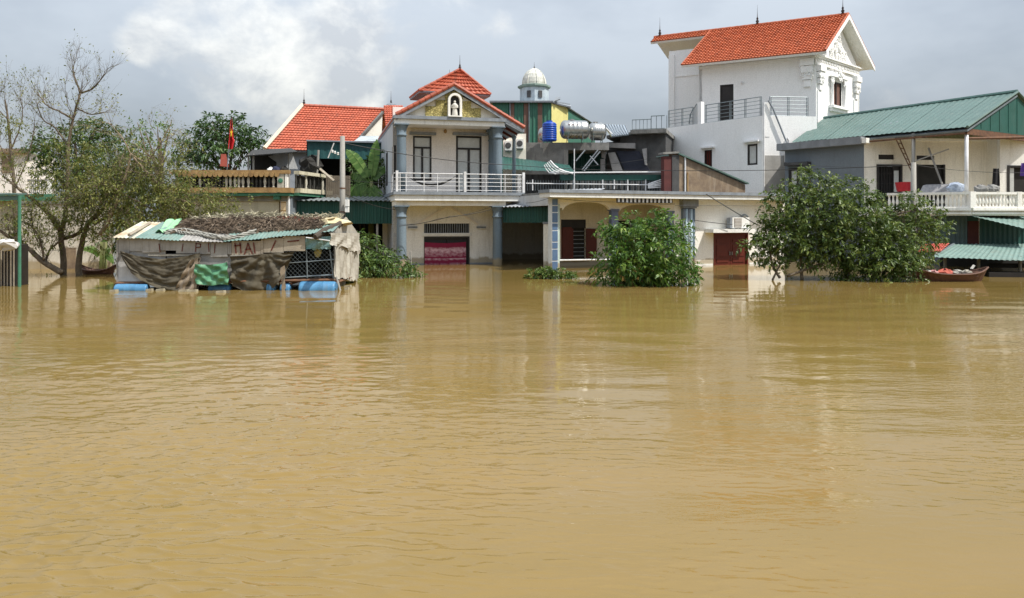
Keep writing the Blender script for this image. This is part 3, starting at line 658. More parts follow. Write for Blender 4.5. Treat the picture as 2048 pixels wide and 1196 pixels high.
for xa, xb, yt in ((1222, 1237, 418), (1335, 1347, 422)):
    a, b_ = S.s(xa), S.s(xb); z = S.ray((xa + xb) / 2, yt)[1]
    part('porch_column', MB().box(S, a + .02, b_ - .02, -.22, .02, -1.5, z - .08).box(S, a - .03, b_ + .03, -.25, .05, z - .08, z - .003), M('porch_blue', (.16, .19, .30), (.12, .15, .24), wet=True), T)
# tiled corner pillar
ta, tb = S.s(1101.5), S.s(1114)
pl = part('tiled_pillar', B(S, ta, tb, -.25, .10, -1.5, S.ray(1108, 394)[1]), grout, T)
ys = [397, 411, 425, 446, 461, 484, 498, 522, 548]
for i in range(len(ys) - 1):
    z1, z0 = S.ray(1108, ys[i] + 1, .1)[1], S.ray(1108, ys[i + 1] - 1, .1)[1]
    part('tile', B(S, ta + .02, tb - .02, .102, .112, z0, z1), bluetile, pl)
part('pillar_side', B(S, tb + .002, tb + .10, -.25, .06, -1.5, S.ray(1108, 408)[1]), M('pale_green_paint', (.48, .60, .55), (.4, .5, .46), wet=True), T)
# porch back wall with shutters
ws = rect(S, 1122, 439, 1172, 518, D2); ws2 = rect(S, 1236, 441, 1338, 530, D2); ws2 = (ws2[0], ws2[1], -1.5, ws2[3])
part('porch_wall', MB().wall(S, S.s(1113, D2), sp0 + .4, -1.5, 3.03, D2 - .2, D2, [ws, ws2]), cream, T)
part('porch_side', B(S, sp0, sp0 + .2, D2, -.21, -1.5, 3.03), cream, T)
part('porch_room_shade_panel', MB().box(S, ws2[0], ws2[1], D2 - .19, D2 - .16, -1.5, ws2[3]), darkin, T)
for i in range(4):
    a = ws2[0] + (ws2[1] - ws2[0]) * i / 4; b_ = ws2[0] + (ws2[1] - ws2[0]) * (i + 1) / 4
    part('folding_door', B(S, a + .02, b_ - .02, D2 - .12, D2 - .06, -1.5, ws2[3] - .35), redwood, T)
part('window_recess_shade_panel', B(S, ws[0], ws[1], D2 - .19, D2 - .16, ws[2], ws[3]), darkin, T)
sw = (ws[1] - ws[0]); zs_ = ws[3] - .42
part('window_transom', B(S, ws[0], ws[1], D2 - .12, D2 - .04, zs_ + .02, ws[3]), darkwood, T)
sh = part('shutter', B(S, ws[0], ws[0] + sw * .50, D2 - .08, D2 - .02, ws[2], zs_), redwood, T, label='closed red-brown shutter leaf')
for i in range(2): part('panel', B(S, ws[0] + .08, ws[0] + sw * .42, D2 - .018, D2 + .006, ws[2] + .1 + i * .75, ws[2] + .72 + i * .75), redwood, sh)
for i in range(7):
    z = ws[2] + .12 + i * (zs_ - ws[2]) / 7.4
    part('window_bar', B(S, ws[0] + sw * .52, ws[1], D2 - .10, D2 - .07, z, z + .035), greytrim, T)
o2 = part('shutter', MB().hexa([S.pt(ws[1], D2 + .01, ws[2]), S.pt(ws[1] + .46, D2 + .20, ws[2]), S.pt(ws[1] + .46, D2 + .16, ws[2]), S.pt(ws[1], D2 - .03, ws[2]), S.pt(ws[1], D2 + .01, zs_), S.pt(ws[1] + .46, D2 + .20, zs_), S.pt(ws[1] + .46, D2 + .16, zs_), S.pt(ws[1], D2 - .03, zs_)]), redwood, T, label='red-brown shutter leaf swung open')
part('window_sill', B(S, ws[0] - .15, ws[1] + .15, D2 + .003, D2 + .12, ws[2] - .08, ws[2] - .003), white, T)
part('porch_rail', MB().tube([S.pt(tb + .1, -.05, .40), S.pt(S.s(1222), -.05, .38)], .035, 8), rail_w, T)
# striped ventilation grille under the coping
GD = .62; va, vb = S.s(1234, GD), S.s(1346, GD); vz0, vz1 = S.ray(1290, 406, GD)[1], 3.035
vg = part('vent_grille', B(S, va, vb, GD - .06, GD - .03, vz0, vz1), darkin, T)
for i in range(14):
    s = va + (vb - va) * (i + .5) / 14
    part('fin', B(S, s - .055, s + .035, GD - .028, GD + .01, vz0 + .02, vz1 - .003), rail_w, vg)
# fluted blue pillar
pa, pb = S.s(1362), S.s(1386); pc = (pa + pb) / 2
fl = part('fluted_pillar', B(S, pa, pb, .003, .14, -1.5, 2.62), bluegrey, T)
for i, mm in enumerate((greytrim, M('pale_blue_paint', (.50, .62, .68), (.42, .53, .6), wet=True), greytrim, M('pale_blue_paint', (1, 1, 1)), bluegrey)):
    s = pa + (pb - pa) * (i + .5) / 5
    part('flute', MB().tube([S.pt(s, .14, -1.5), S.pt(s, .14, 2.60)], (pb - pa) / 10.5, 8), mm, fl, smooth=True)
part('pillar_capital', MB().box(S, pa - .04, pb + .04, .003, .24, 2.63, 2.70).box(S, pa - .09, pb + .09, .003, .30, 2.705, 3.03), greytrim, T)
# door with canopy
fl = part('door_frame', MB().box(S, drs[0], drs[0] + .08, -.12, .02, -1.5, drs[3]).box(S, drs[1] - .08, drs[1], -.12, .02, -1.5, drs[3]).box(S, drs[0] + .08, drs[1] - .08, -.12, .017, drs[3] - .08, drs[3]), redwood, T)
dm = (drs[0] + drs[1]) / 2
for a, b_ in ((drs[0] + .08, dm - .008), (dm + .008, drs[1] - .08)):
    dl = part('door', B(S, a, b_, -.10, -.05, -1.5, drs[3] - .08), redwood, T)
    for z0, z1 in ((.12, .30), (.40, .95), (1.05, 1.22)):
        part('panel', MB().box(S, a + .12, b_ - .12, -.047, -.025, z0, z1), redwood, dl)
    part('handle', B(S, (b_ - .07) if a < dm - .2 else a + .04, (b_ - .04) if a < dm - .2 else a + .07, -.047, .01, .45, .62), steel, dl)
ca, cb = S.s(1418, .3), S.s(1506, .3); cz0, cz1 = S.ray(1460, 465, .3)[1], S.ray(1460, 458, .3)[1]
part('door_canopy', B(S, ca, cb, .003, .62, cz0, cz1), white, T)
# air conditioner on the canopy
q = rect(S, 1463, 436, 1497, 457, .35)
T2 = thing('air_conditioner', 'white air conditioner unit on the canopy above the red-brown door', 'air conditioner', S.pt((q[0] + q[1]) / 2, .25, cz1))
zc = cz1 + .04; zc1 = zc + .50
part('casing', B(S, q[0], q[1], .12, .42, zc, zc1), white, T2)
part('grille', B(S, q[0] + .10, q[0] + .52, .423, .44, zc + .04, zc1 - .04), M('ac_grille', (.36, .32, .28), (.28, .25, .22)), T2)
for i in range(6): part('slat', B(S, q[0] + .12, q[0] + .50, .442, .452, zc + .08 + i * .065, zc + .095 + i * .065), white, T2)
for s in (q[0] + .08, q[1] - .12): part('foot', B(S, s, s + .05, .12, .42, cz1 + .001, zc - .001), greytrim, T2)
part('side_panel', B(S, q[0] - .10, q[0] - .003, .14, .40, zc, zc1 - .02), greytrim, T2)
hoop = [S.pt(q[1] - .02 + .22 * math.cos(t), .10, zc1 - .10 + .22 * math.sin(t)) for t in np.linspace(-.4, 2.6, 14)]
solo('cable_coil', MB().tube(hoop, .04, 6), rail_g, 'grey coil of pipe behind the white air conditioner', 'pipe')

# ------------------------------------------------------------------ carports
def carport(name, label, F, z_val0, z_val1, back, roof_back_z, roofm, sides=True):
    T = thing(name, label, 'carport', F.pt(F.len / 2, -2, 0))
    part('valance', MB().corr(F.pt(0, 0, z_val0), F.pt(F.len, 0, z_val0), F.pt(0, 0, z_val1), F.pt(F.len, 0, z_val1), .16, .018), greens, T)
    part('roof_sheet', MB().corr(F.pt(-.1, .25, z_val1 + .03), F.pt(F.len + .1, .25, z_val1 + .03), F.pt(-.1, back, roof_back_z), F.pt(F.len + .1, back, roof_back_z), .22, .02), roofm, T)
    part('ridge_beam', B(F, 0, F.len, -.12, -.03, z_val1 - .16, z_val1 - .02), rail_g, T)
    part('back_wall', B(F, -.2, F.len + .9, back - .15, back, -1.5, roof_back_z - .05), darkin, T)  # coloured near-black in place of the carport's inner shade
    return T
C1 = Fr(XY(588, 35.2), XY(786, 35.6))
T = carport('green_carport', 'dark green sheet-metal carport between the tan building and the gabled house', C1, 1.93, 2.98, -4.4, 3.45, M('grey_roof_sheet', (.20, .22, .225), (.13, .15, .15), rough=.5, scale=2, dirt=(.08, .08, .07), dirt_amt=.5))
part('post', B(C1, C1.s(752), C1.s(756), -.2, -.08, -1.5, 1.95), polec, T)
part('inner_wall', B(C1, C1.s(752) + .1, C1.s(786), -2.6, -2.45, -1.5, 2.5), cream, T)
# white brush marks on the green sheet
mk = MB()
def stroke(mb, F, pts, d, wd=2.2):
    for (x0, y0), (x1, y1) in zip(pts[:-1], pts[1:]):
        a, b_ = F.ray(x0, y0, d), F.ray(x1, y1, d); v = Vector((b_[0] - a[0], b_[1] - a[1])); n_ = Vector((-v.y, v.x)).normalized() * wd * F.pt(a[0], d, 0).y / FPX / 2
        e_ = v.normalized() * wd * .3 * 35 / FPX; a = Vector(a) - e_; b_ = Vector(b_) + e_
        mb.prism(F, [tuple(a - n_), tuple(b_ - n_), tuple(b_ + n_), tuple(a + n_)], d, d + .004)
stroke(mk, C1, [(606, 425), (609, 429), (607, 433)], .025, 2); stroke(mk, C1, [(612, 428), (617, 427), (614, 432)], .025, 2); stroke(mk, C1, [(631, 426), (634, 429), (631, 432), (635, 434)], .025, 2)
part('painted_marks', mk, white, T)
C2 = Fr(XY(1006, 34.9), XY(1101, 33.2))
T = carport('narrow_carport', 'dark narrow carport with green valance between the gabled house and the arched porch', C2, 1.98, 2.68, -4.6, 3.65, M('pale_grey_roof_sheet', (.32, .34, .36), (.25, .26, .28), rough=.5, scale=2))
pc_ = XY(1092, 32.4); F3 = Fr(pc_, (pc_[0] + 1, pc_[1]))
part('pillar', B(F3, -.11, .11, -.11, .11, -1.5, 1.92), cream2, T)
part('pillar_cap', B(F3, -.14, .14, -.14, .14, 1.923, 2.02), greytrim, T)
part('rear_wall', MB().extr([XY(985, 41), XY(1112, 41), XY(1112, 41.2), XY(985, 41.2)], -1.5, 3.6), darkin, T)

# ------------------------------------------------------------------ white villa
Q0, Q1, Q2 = XY(1325, 48.5), XY(1525, 42.5), XY(1634, 42.9)
K0 = XY(1632, 45.5); ud = Vector((-.88, .475)).normalized(); gd = Vector((.735, .68)).normalized()
K1 = (K0[0] + gd.x * 6.05, K0[1] + gd.y * 6.05)
K3 = (K0[0] + ud.x * 7.1, K0[1] + ud.y * 7.1)
bk = Vector((-ud.y, ud.x)) if Vector((-ud.y, ud.x)).y > 0 else Vector((ud.y, -ud.x))
T = thing('white_villa', 'tall white villa with orange tiled roof, railed terrace and ornate gable', 'house', (17, 48, 0))
zT = 8.02
VL = Fr(Q0, Q1); VR = Fr(Q1, Q2)
wa = rect(VL, 1409, 300, 1424, 334); wb = rect(VL, 1495, 288, 1515, 330)
part('lower_wall', MB().wall(VL, 0, VL.len, -1.5, zT, -.2, 0, [wa, wb]), villa_w, T)
window(T, VL, wa, -.04, pane=redwood, bars=3, ft=.05); window(T, VL, wb, -.04, pane=frost, ft=.10)
for q in (wa, wb):
    part('lintel', MB().box(VL, q[0] - .22, q[1] + .22, .003, .28, q[3] + .10, q[3] + .19), villa_w, T)
part('lower_wall', B(VR, .003, VR.len, -.2, 0, -1.5, zT), villa_w, T)
q = rect(VR, 1527, 311, 1572, 400)
part('cement_render', B(VR, .12, VR.len, .003, .03, -1.5, q[3]), M('cement_render_grey', (.40, .39, .37), (.33, .32, .30), dirt=(.2, .2, .19), dirt_amt=.4), T)
part('terrace_floor', MB().extr([(Q0[0] + .3, Q0[1] + .1), (Q1[0] + .05, Q1[1] + .35), (Q2[0] - .1, Q2[1] + .3), (K0[0] + .3, K0[1] + .3), (K1[0] - .2, K1[1] + .2), (20, 56), (10.5, 56)], 7.6, zT - .12), concrete, T)
part('lower_back', MB().extr([(Q0[0] + .3, Q0[1] + .5), (12, 50), (20, 51), (20, 55.5), (10.8, 55.5)], -1.5, 7.58), villa_w, T)
part('downpipe', MB().tube([VR.pt(.03, .09, -1), VR.pt(.03, .09, zT + .5)], .055, 8), rail_w, T)
part('corner_post', B(VR, .10, .42, -.22, .02, zT - 1.2, zT + .75), villa_w, T)
cpt = VR.pt(.26, .09, 0)
part('corner_pipe', MB().tube([VR.pt(.28, .12, zT + .85), VR.pt(.55, .14, zT + .4), VR.pt(1.75, .14, 5.6), VR.pt(1.85, .14, 5.2)], .05, 8), greytrim, T)
# terrace railings
zz = [zT + .02 + i * .215 for i in range(6)]
def vrail(F, px):
    ps = []
    for x in px: s = F.s(x); ps += [s - .045, s + .045]
    railing(T, F, F.s(px[0]), F.s(px[-1]), -.08, zT, zz[-1], rail_g, ps, zz[:], .022, .016)
vrail(VL, [1336, 1363, 1384]); vrail(VL, [1410, 1436, 1459, 1489, 1520]); vrail(VR, [1542, 1578, 1616])
s_ = VL.s(1391)
part('gate_post', B(VL, s_ + .14, s_ + .42, -.3, -.02, zT, zT + 1.35), villa_w, T)
gp = [VL.pt(s_ - .62 + .62 * math.sin(t * 1.57) , -.12, zT + .55 + .72 * math.sin(t * 1.57) ** 1.0 if t else zT + .1) for t in np.linspace(0, 1, 8)]
gt = part('arched_gate', MB().tube(gp, .03, 6), rail_g, T)
for i in range(7):
    ss = s_ - .55 + i * .095; part('bar', MB().tube([VL.pt(ss, -.12, zT + .02), VL.pt(ss, -.12, zT + .65 + .09 * i)], .016, 5), rail_g, gt)
# upper block
UL = Fr(K3, K0); UG = Fr(K0, K1)
zE = 12.15
dq = rect(UL, 1440, 169, 1467, 240); dq = (dq[0], dq[1], zT - .1, dq[3])
part('upper_wall', MB().wall(UL, 0, UL.len, zT - .12, zE, -.2, 0, [dq]), villa_w, T)
window(T, UL, dq, -.05, pane=darkwood, ft=.07, name='terrace_door', cols=1)
a = UL.ray(1485, 168); part('wall_lamp', MB().lathe(UL.pt(a[0], .08, a[1]), [(.02, 0), (.09, .06), (.09, .12), (.02, .18)], 8), rail_w, T)
gw = rect(UG, 1664, 164, 1683, 214)
part('gable_wall', MB().wall(UG, .003, UG.len, -1.5, zE, -.2, 0, [gw]), villa_w, T)
apz = 15.0; gm_ = UG.len / 2
part('gable_pediment', MB().prism(UG, [(0, zE + .002), (UG.len, zE + .002), (gm_, apz - .35)], -.2, 0), villa_w, T)
RS = (K3[0] + bk.x * 2.6, K3[1] + bk.y * 2.6); RE = (RS[0] + ud.x * 2.77, RS[1] + ud.y * 2.77)
UR = Fr(RE, RS)
part('rear_wall', B(UR, 0, UR.len + .3, -.2, 0, zT - 3, 13.9), villa_w, T)
part('string_course', B(UR, .45, UR.len, .003, .05, UR.ray(1370, 151)[1] - .05, UR.ray(1370, 151)[1] + .05), villa_w, T)
part('pilaster', B(UR, 0, .40, .003, .14, zT - 2, 13.6), villa_w, T)
part('side_wall', B(Fr(RS, K3), 0, 2.6, -.2, 0, zT - 3, 12.2), villa_w, T)
part('back_wall', MB().extr([RE, (RE[0] + bk.x * .2, RE[1] + bk.y * .2), (K1[0], K1[1] + .3), (K1[0] + .1, K1[1])], zT - 1, 12.3), villa_w, T)
# roof
g0 = Vector((K0[0], K0[1])); ov = -ud * .60; lf = Vector((-.475, -.88)) * .85
Ea = Vector((*(g0 + ov + lf), 12.12)); Eb = Vector((*(g0 + ov + lf + ud * 8.63), 12.12))
Rc = Vector((K0[0] + gd.x * gm_, K0[1] + gd.y * gm_)) + ov
Ra = Vector((*Rc, 15.05)); Rb = Vector((*(Rc + ud * 8.63), 15.05)); Rd = Vector((*(Rc + ud * 12.57), 15.05))
Fa = Vector((*(Vector(K1) + ov + gd * .95), 12.25)); Fd = Vector((*(Vector(K1) + ov + gd * .95 + ud * 12.57), 12.25))
part('roof_tiles', MB().tiles(Eb, Ea, Rb, Ra, 21, 46, .065, .035), tileV, T, stuff=True)
St = Vector((Rb + (Eb - Rb) * .14)); Sd = St + (Rd - Rb)
part('roof_tiles', MB().tiles(Sd, St, Rd, Rb, 3, 20, .065, .035), tileV, T, stuff=True)
part('roof_tiles', MB().tiles(Fa, Fd, Ra, Rd, 21, 60, .045, .03), tileV, T, stuff=True)
dn = Vector((0, 0, -.03))
part('roof_deck', MB().quadslab(Eb + dn, Ea + dn, Ra + dn, Rb + dn, .14), villa_w, T)
part('roof_deck', MB().quadslab(Sd + dn, St + dn, Rb + dn, Rd + dn, .14), villa_w, T)
part('roof_deck', MB().quadslab(Fa + dn, Fd + dn, Rd + dn, Ra + dn, .14), villa_w, T)
gable_verge_tiles(T, Ea + Vector((0, 0, .06)), Ra + Vector((0, 0, .06)), 18, .075, tileV); gable_verge_tiles(T, Fa + Vector((0, 0, .06)), Ra + Vector((0, 0, .06)), 18, .075, tileV)
gable_verge_tiles(T, Eb + Vector((0, 0, .04)), Rb + Vector((0, 0, .04)), 16, .06, tileV)
for i in range(26):
    p = Ra.lerp(Rd, i / 26); q = Ra.lerp(Rd, (i + 1.1) / 26); part('ridge_tile', MB().tube([p + Vector((0, 0, .03)), q + Vector((0, 0, .03))], [.11, .095], 8), tileV, T)
for t in (.025, .44, .97): finial(T, Ra.lerp(Rd, t) + Vector((0, 0, .10)), .75, .13)
for e, r_ in ((Ea, Ra), (Fa, Ra)):
    n_ = ud * .02
    part('barge_board', MB().hexa([e + Vector((-n_.x, -n_.y, -.24)), e + Vector((-n_.x, -n_.y, -.0)), r_ + Vector((-n_.x, -n_.y, -.0)), r_ + Vector((-n_.x, -n_.y, -.28)), e + Vector((-n_.x * 4, -n_.y * 4, -.24)), e + Vector((-n_.x * 4, -n_.y * 4, -.0)), r_ + Vector((-n_.x * 4, -n_.y * 4, -.0)), r_ + Vector((-n_.x * 4, -n_.y * 4, -.28))]), villa_w, T)
# cornices, capitals, ornaments
for k, (z0, z1, dd) in enumerate(((11.55, 11.68, .10), (11.68, 11.95, .05), (11.95, 12.05, .16), (12.05, 12.13, .24))):
    part('cornice', B(UG, -.05 - dd, UG.len + dd, .003, dd, z0 + .002, z1), villa_w, T)
for i in range(26):
    s = .15 + i * (UG.len - .3) / 25; part('dentil', B(UG, s - .05, s + .05, .052, .12, 11.75, 11.9), villa_w, T)
part('cornice', B(UL, 0, UL.len, .003, .12, 11.9, 12.05), villa_w, T)
def curl(c, u, v, r, turns=1.4, a0=0, flip=1, tr=.05):
    pts = []; rr = []
    for t in np.linspace(0, 1, 14):
        an = a0 + flip * t * turns * 2 * math.pi; ra = r * (1 - .8 * t); pts.append(c + u * ra * math.cos(an) + v * ra * math.sin(an)); rr.append(tr * (1 - .5 * t))
    return pts, rr
V3 = Vector((0, 0, 1))
def ornament(F, s, d, z, size, n_=5, name='scrollwork'):
    u3 = Vector((F.u.x, F.u.y, 0)); mb = MB()
    for i in range(n_):
        for fl in (-1, 1):
            c = F.pt(s + fl * size * random.uniform(.15, .6), d + .04, z + size * (i / max(1, n_ - 1) - .5) * 1.4)
            p, r_ = curl(c, u3 * fl, V3, size * random.uniform(.16, .27), 1.3, random.uniform(0, 3), fl, size * .085); mb.tube(p, r_, 5)
    mb.lathe(F.pt(s, d + .03, z - size * .5), [(.02, 0), (size * .16, size * .2), (size * .22, size * .5), (size * .1, size * .9), (.02, size * 1.1)], 8)
    part(name, mb, villa_w, T, smooth=True)
def capital(F, s, d, zt_, wd, h):
    mb = MB()
    for k in range(4):
        z0 = zt_ - h * (k + 1) / 4; ww = wd * (1 - .18 * k)
        mb.box(F, s - ww / 2, s + ww / 2, .003, .30 - k * .055, z0 + .02, z0 + h / 4 - .01)
    part('capital', mb, villa_w, T)
    ornament(F, s, .16, zt_ - h * .40, wd * .62, 8, 'capital_scroll')
capital(UG, .42, 0, 11.5, .75, 1.5); capital(UG, UG.len - .42, 0, 11.5, .75, 1.5); capital(UL, UL.len - .5, 0, 11.9, .8, 1.7)
part('pilaster', B(UG, .12, .72, .003, .07, zT, 10.0), villa_w, T); part('pilaster', B(UG, UG.len - .72, UG.len - .12, .003, .07, zT, 10.0), villa_w, T)
ornament(UG, gm_, .0, 12.95, .75, 9); ornament(UG, gm_ - .9, .0, 12.5, .45, 6); ornament(UG, gm_ + .9, .0, 12.5, .45, 6); ornament(UG, gm_, .05, 13.75, .4, 3)
window(T, UG, gw, -.06, frame=darkwood, pane=M('brown_shutter', (.16, .085, .065), (.12, .065, .05)), cols=2, ft=.07)
for s in (gw[0] - .22, gw[1] + .22):
    part('window_column', MB().lathe(UG.pt(s, .12, gw[2]), [(.12, 0), (.09, .08), (.085, 1.3), (.12, 1.4), (.12, gw[3] - gw[2])], 10), villa_w, T, smooth=True)
    ornament(UG, s, .12, gw[3] + .05, .34, 6, 'capital_scroll')
part('window_sill', MB().box(UG, gw[0] - .5, gw[1] + .5, .003, .34, gw[2] - .16, gw[2] - .003).box(UG, gw[0] - .4, gw[1] + .4, .003, .22, gw[2] - .34, gw[2] - .162), villa_w, T)
part('window_head', MB().prism(UG, [(gw[0] - .5, gw[3] + .22), (gw[1] + .5, gw[3] + .22), (gw[1] + .3, gw[3] + .42), ((gw[0] + gw[1]) / 2, gw[3] + .62), (gw[0] - .3, gw[3] + .42)], .003, .22), villa_w, T)
ornament(UG, (gw[0] + gw[1]) / 2, .2, gw[3] + .45, .5, 4)
# two outlet pipes on the terrace wall
solo('vent_pipe', MB().tube([VR.pt(VR.s(1569), .12, 5.4), VR.pt(VR.s(1569), .12, 6.6), VR.pt(VR.s(1572), .14, 6.75), VR.pt(VR.s(1575), .12, 6.6), VR.pt(VR.s(1575), .12, 5.4)], .06, 8), rail_w, 'white bent vent pipe rising beside the green veranda roof', 'pipe')

# ------------------------------------------------------------------ right house with veranda
kR = .885                                        # the veranda house stands in front of the villa's corner
def hz_(z): return CH + (z - CH) * kR
P0, XY0 = P, XY
def P(px, py, Y): return P0(px, py, Y * kR)
def XY(px, Y): return XY0(px, Y * kR)
E0, E1, E2 = XY(1565, 46.5), XY(1728, 42.4), XY(1930, 38.3)
zV = hz_(6.85)
T = thing('veranda_house', 'grey and cream upstairs house under a big teal sheet-metal roof', 'house', (20.5, 39, 0))
EF = Fr(E0, E1); part('grey_wall', MB().wall(EF, .15, EF.len, -1.5, zV - .4, -.2, 0, [rect(EF, 1577, 336, 1598, 395)]), greypaint, T)
window(T, EF, rect(EF, 1577, 336, 1598, 395), -.05, pane=frost, ft=.14)
q = rect(EF, 1576, 325, 1622, 331); part('window_hood', B(EF, q[0], q[1], .003, .4, q[2], q[3]), darkconc, T)
part('gutter_fascia', B(EF, -.1, EF.len + .05, -.3, .42, zV - .42, zV - .05), M('fascia_grey', (.25, .265, .28), (.19, .2, .215), dirt=(.1, .1, .1), dirt_amt=.5), T)
part('corner_block', B(EF, EF.len + .06, EF.len + .3, -.2, .36, zV - .38, zV - .14), cream2, T)
# roof
rd = Vector((E2[0] - E0[0], E2[1] - E0[1])).normalized()
Rf = P(2035, 184, 41.0); Rk = P(1648, 237, 51.7); Rk.z = Rf.z
e0 = Vector((*XY(1583, 45.9), zV)); e2 = Vector((*E2, zV))
e2 += Vector((rd.x, rd.y, 0)) * .1
o2 = Rf + (Rf - e2); o2.z = zV; o0 = Rk + (Rk - e0); o0.z = zV
n_sh = 9                                         # roof laid in separate sheets
for i in range(n_sh):
    t0, t1 = i / n_sh, (i + 1.004) / n_sh; lift = Vector((0, 0, .012 * (i % 2)))
    part('roof_sheet', MB().corr(e0.lerp(e2, t0) + lift, e0.lerp(e2, t1) + lift, Rk.lerp(Rf, t0) + lift, Rk.lerp(Rf, t1) + lift, .22, .009), tealsheet, T)
part('roof_sheet', MB().corr(o2, o0, Rf, Rk, .25, .016), tealsheet, T)
part('ridge_cap', MB().tube([Rk + Vector((0, 0, .03)), Rf + Vector((0, 0, .03))], .10, 6), M('ridge_cap_teal', (.11, .2, .18)), T)
part('roof_purlins', MB().quadslab(e0 + Vector((0, 0, -.14)), e2 + Vector((0, 0, -.14)), Rf + Vector((0, 0, -.14)), Rk + Vector((0, 0, -.14)), .08), rail_g, T)
part('verge_flashing', MB().tube([e2 + Vector((0, 0, .0)), Rf], .07, 6).tube([Rf, o2], .07, 6), tealsheet, T)
GF = Fr((e2.x, e2.y), (o2.x, o2.y))
ssR = (Vector((Rf.x, Rf.y)) - GF.A).dot(GF.u)
part('gable_sheet', MB().prism(GF, [(.15, zV - .05), (GF.len - .1, zV - .05), (ssR, Rf.z - .12)], -.12, -.08), M('green_gable_sheet', (.018, .095, .075), (.015, .08, .06), rough=.5, dirt=(.08, .12, .1), dirt_amt=.4), T)
for i in range(10):
    s = .5 + i * .85; h = (Rf.z - zV) * (1 - abs(s - ssR) / ssR) - .2
    if h > .1: part('gable_rib', B(GF, s, s + .03, -.078, -.06, zV, zV + h), M('green_gable_sheet', (0, 0, 0)), T)
part('gable_beam', B(GF, .1, GF.len, -.2, -.06, zV - .32, zV - .06), rust, T)
# front wall under the veranda roof
W = Fr(E1, XY(2060, 43.4)); zf = hz_(2.68)
d1 = rect(W, 1753, 329, 1804, 420); d1 = (d1[0], d1[1], zf, d1[3]); t1 = rect(W, 1757, 309, 1789, 319)
d2 = rect(W, 1833, 329, 1890, 420); d2 = (d2[0], d2[1], zf, d2[3]); t2 = rect(W, 1833, 311, 1869, 320)
part('front_wall', MB().wall(W, .003, W.len, -1.5, hz_(6.62), -.2, 0, [d1, t1, d2, t2]), cream, T)
for t_ in (t1, t2): part('vent_window', B(W, t_[0], t_[1], -.15, -.08, t_[2], t_[3]), darkwood, T)
fr = part('doorway', MB().box(W, d1[0], d1[0] + .1, -.1, .05, zf, d1[3]).box(W, d1[1] - .1, d1[1], -.1, .05, zf, d1[3]).box(W, d1[0] + .1, d1[1] - .1, -.1, .047, d1[3] - .1, d1[3]), darkwood, T)
dl = part('grille_door', B(W, d1[0] + .1, d1[0] + .95, -.18, -.15, zf, d1[3] - .1), darkin, T)
for i in range(6):
    s = d1[0] + .15 + i * .15; part('bar', B(W, s, s + .03, -.148, -.10, zf, d1[3] - .1), darkwood, dl)
for i in range(4): part('bar', B(W, d1[0] + .1, d1[0] + .95, -.098, -.08, zf + .3 + i * .5, zf + .34 + i * .5), darkwood, dl)
lf_ = part('open_leaf', B(W, d1[1] - .45, d1[1] - .1, -.12, -.06, zf, d1[3] - .1), darkwood, T)
part('pane', B(W, d1[1] - .40, d1[1] - .15, -.058, -.04, zf + .9, d1[3] - .3), frost, lf_)
part('dark_doorway', B(W, d2[0], d2[1], -.18, -.15, zf, d2[3]), darkin, T)
part('door_frame', MB().box(W, d2[0], d2[0] + .08, -.12, .03, zf, d2[3]).box(W, d2[1] - .08, d2[1], -.12, .03, zf, d2[3]), darkwood, T)
part('ceiling_band', B(W, .3, W.len, .003, .06, W.ray(1800, 281)[1], W.ray(1800, 276)[1]), cream2, T)
# projecting bay at the right
sb0 = W.s(2000, .9)
d3 = rect(W, 2014, 331, 2075, 420, .9); d3 = (d3[0], min(d3[1], W.len - .1), zf, d3[3])
part('bay_wall', MB().wall(W, sb0, W.len, zf - .3, hz_(6.9), .7, .9, [d3]), cream2, T)
part('bay_side', B(W, sb0, sb0 + .15, .003, .698, zf - .3, hz_(6.85)), cream, T)
part('bay_door', MB().box(W, d3[0], d3[0] + .12, .74, .94, zf, d3[3]).box(W, d3[0] + .12, d3[1], .74, .937, d3[3] - .1, d3[3]), darkwood, T)
part('bay_room', B(W, d3[0], d3[1], .72, .74, zf, d3[3]), darkin, T)
part('pane', B(W, d3[0] + .14, d3[0] + .42, .78, .84, zf + .1, d3[3] - .12), frost, T)
# posts
for x, Y in ((1827, 40.4), (1933, 38.5)):
    p = P(x, 440, Y); zt_ = zV - .15 + (0 if x > 1900 else .08)
    part('veranda_post', MB().tube([(p.x, p.y, zf), (p.x, p.y, zt_)], .085, 10), polec if x < 1900 else rail_w, T, smooth=True)
part('roof_beam', MB().tube([Vector((*E1, zV - .3)), Vector((*E2, zV - .28))], .05, 6), rust, T)
part('roof_beam', MB().tube([Vector((*XY(1933, 38.5), zV - .5)), Vector((*XY(2060, 39.5), zV - .35))], .07, 6), rust, T)
# veranda slab and balustrade
Bc, Bl, Br = XY(1942, 38.0), XY(1750, 39.9), XY(2062, 38.4)
part('veranda_slab', MB().extr([Bl, Bc, Br, (Br[0], 43 * kR), (E1[0] - .2, 43 * kR)], hz_(2.33), zf), cream2, T)
BL = Fr(Bl, Bc); BR = Fr(Bc, Br)
for F in (BL, BR):
    part('slab_moulding', MB().box(F, 0, F.len, .003, .10, hz_(2.40), hz_(2.48)).box(F, 0, F.len, .003, .16, hz_(2.58), zf + .02), cream2, T)
    part('top_rail', B(F, 0 if F is BR else .5, F.len - (.003 if F is BL else 0), -.10, .10, hz_(3.40), hz_(3.52)), cream2, T)
    part('bottom_rail', B(F, 0, F.len - (.003 if F is BL else 0), -.10, .10, zf + .022, zf + .10), cream2, T)
prof = [(.05, 0), (.055, .03), (.035, .06), (.045, .12), (.065, .22), (.06, .30), (.038, .44), (.034, .52), (.055, .57), (.055, .62)]
bme = link_mesh('baluster', MB().lathe((0, 0, 0), [(r_, z * (hz_(3.40) - zf - .10) / .62) for r_, z in prof], 8), cream2, (0, 0, 0), True)
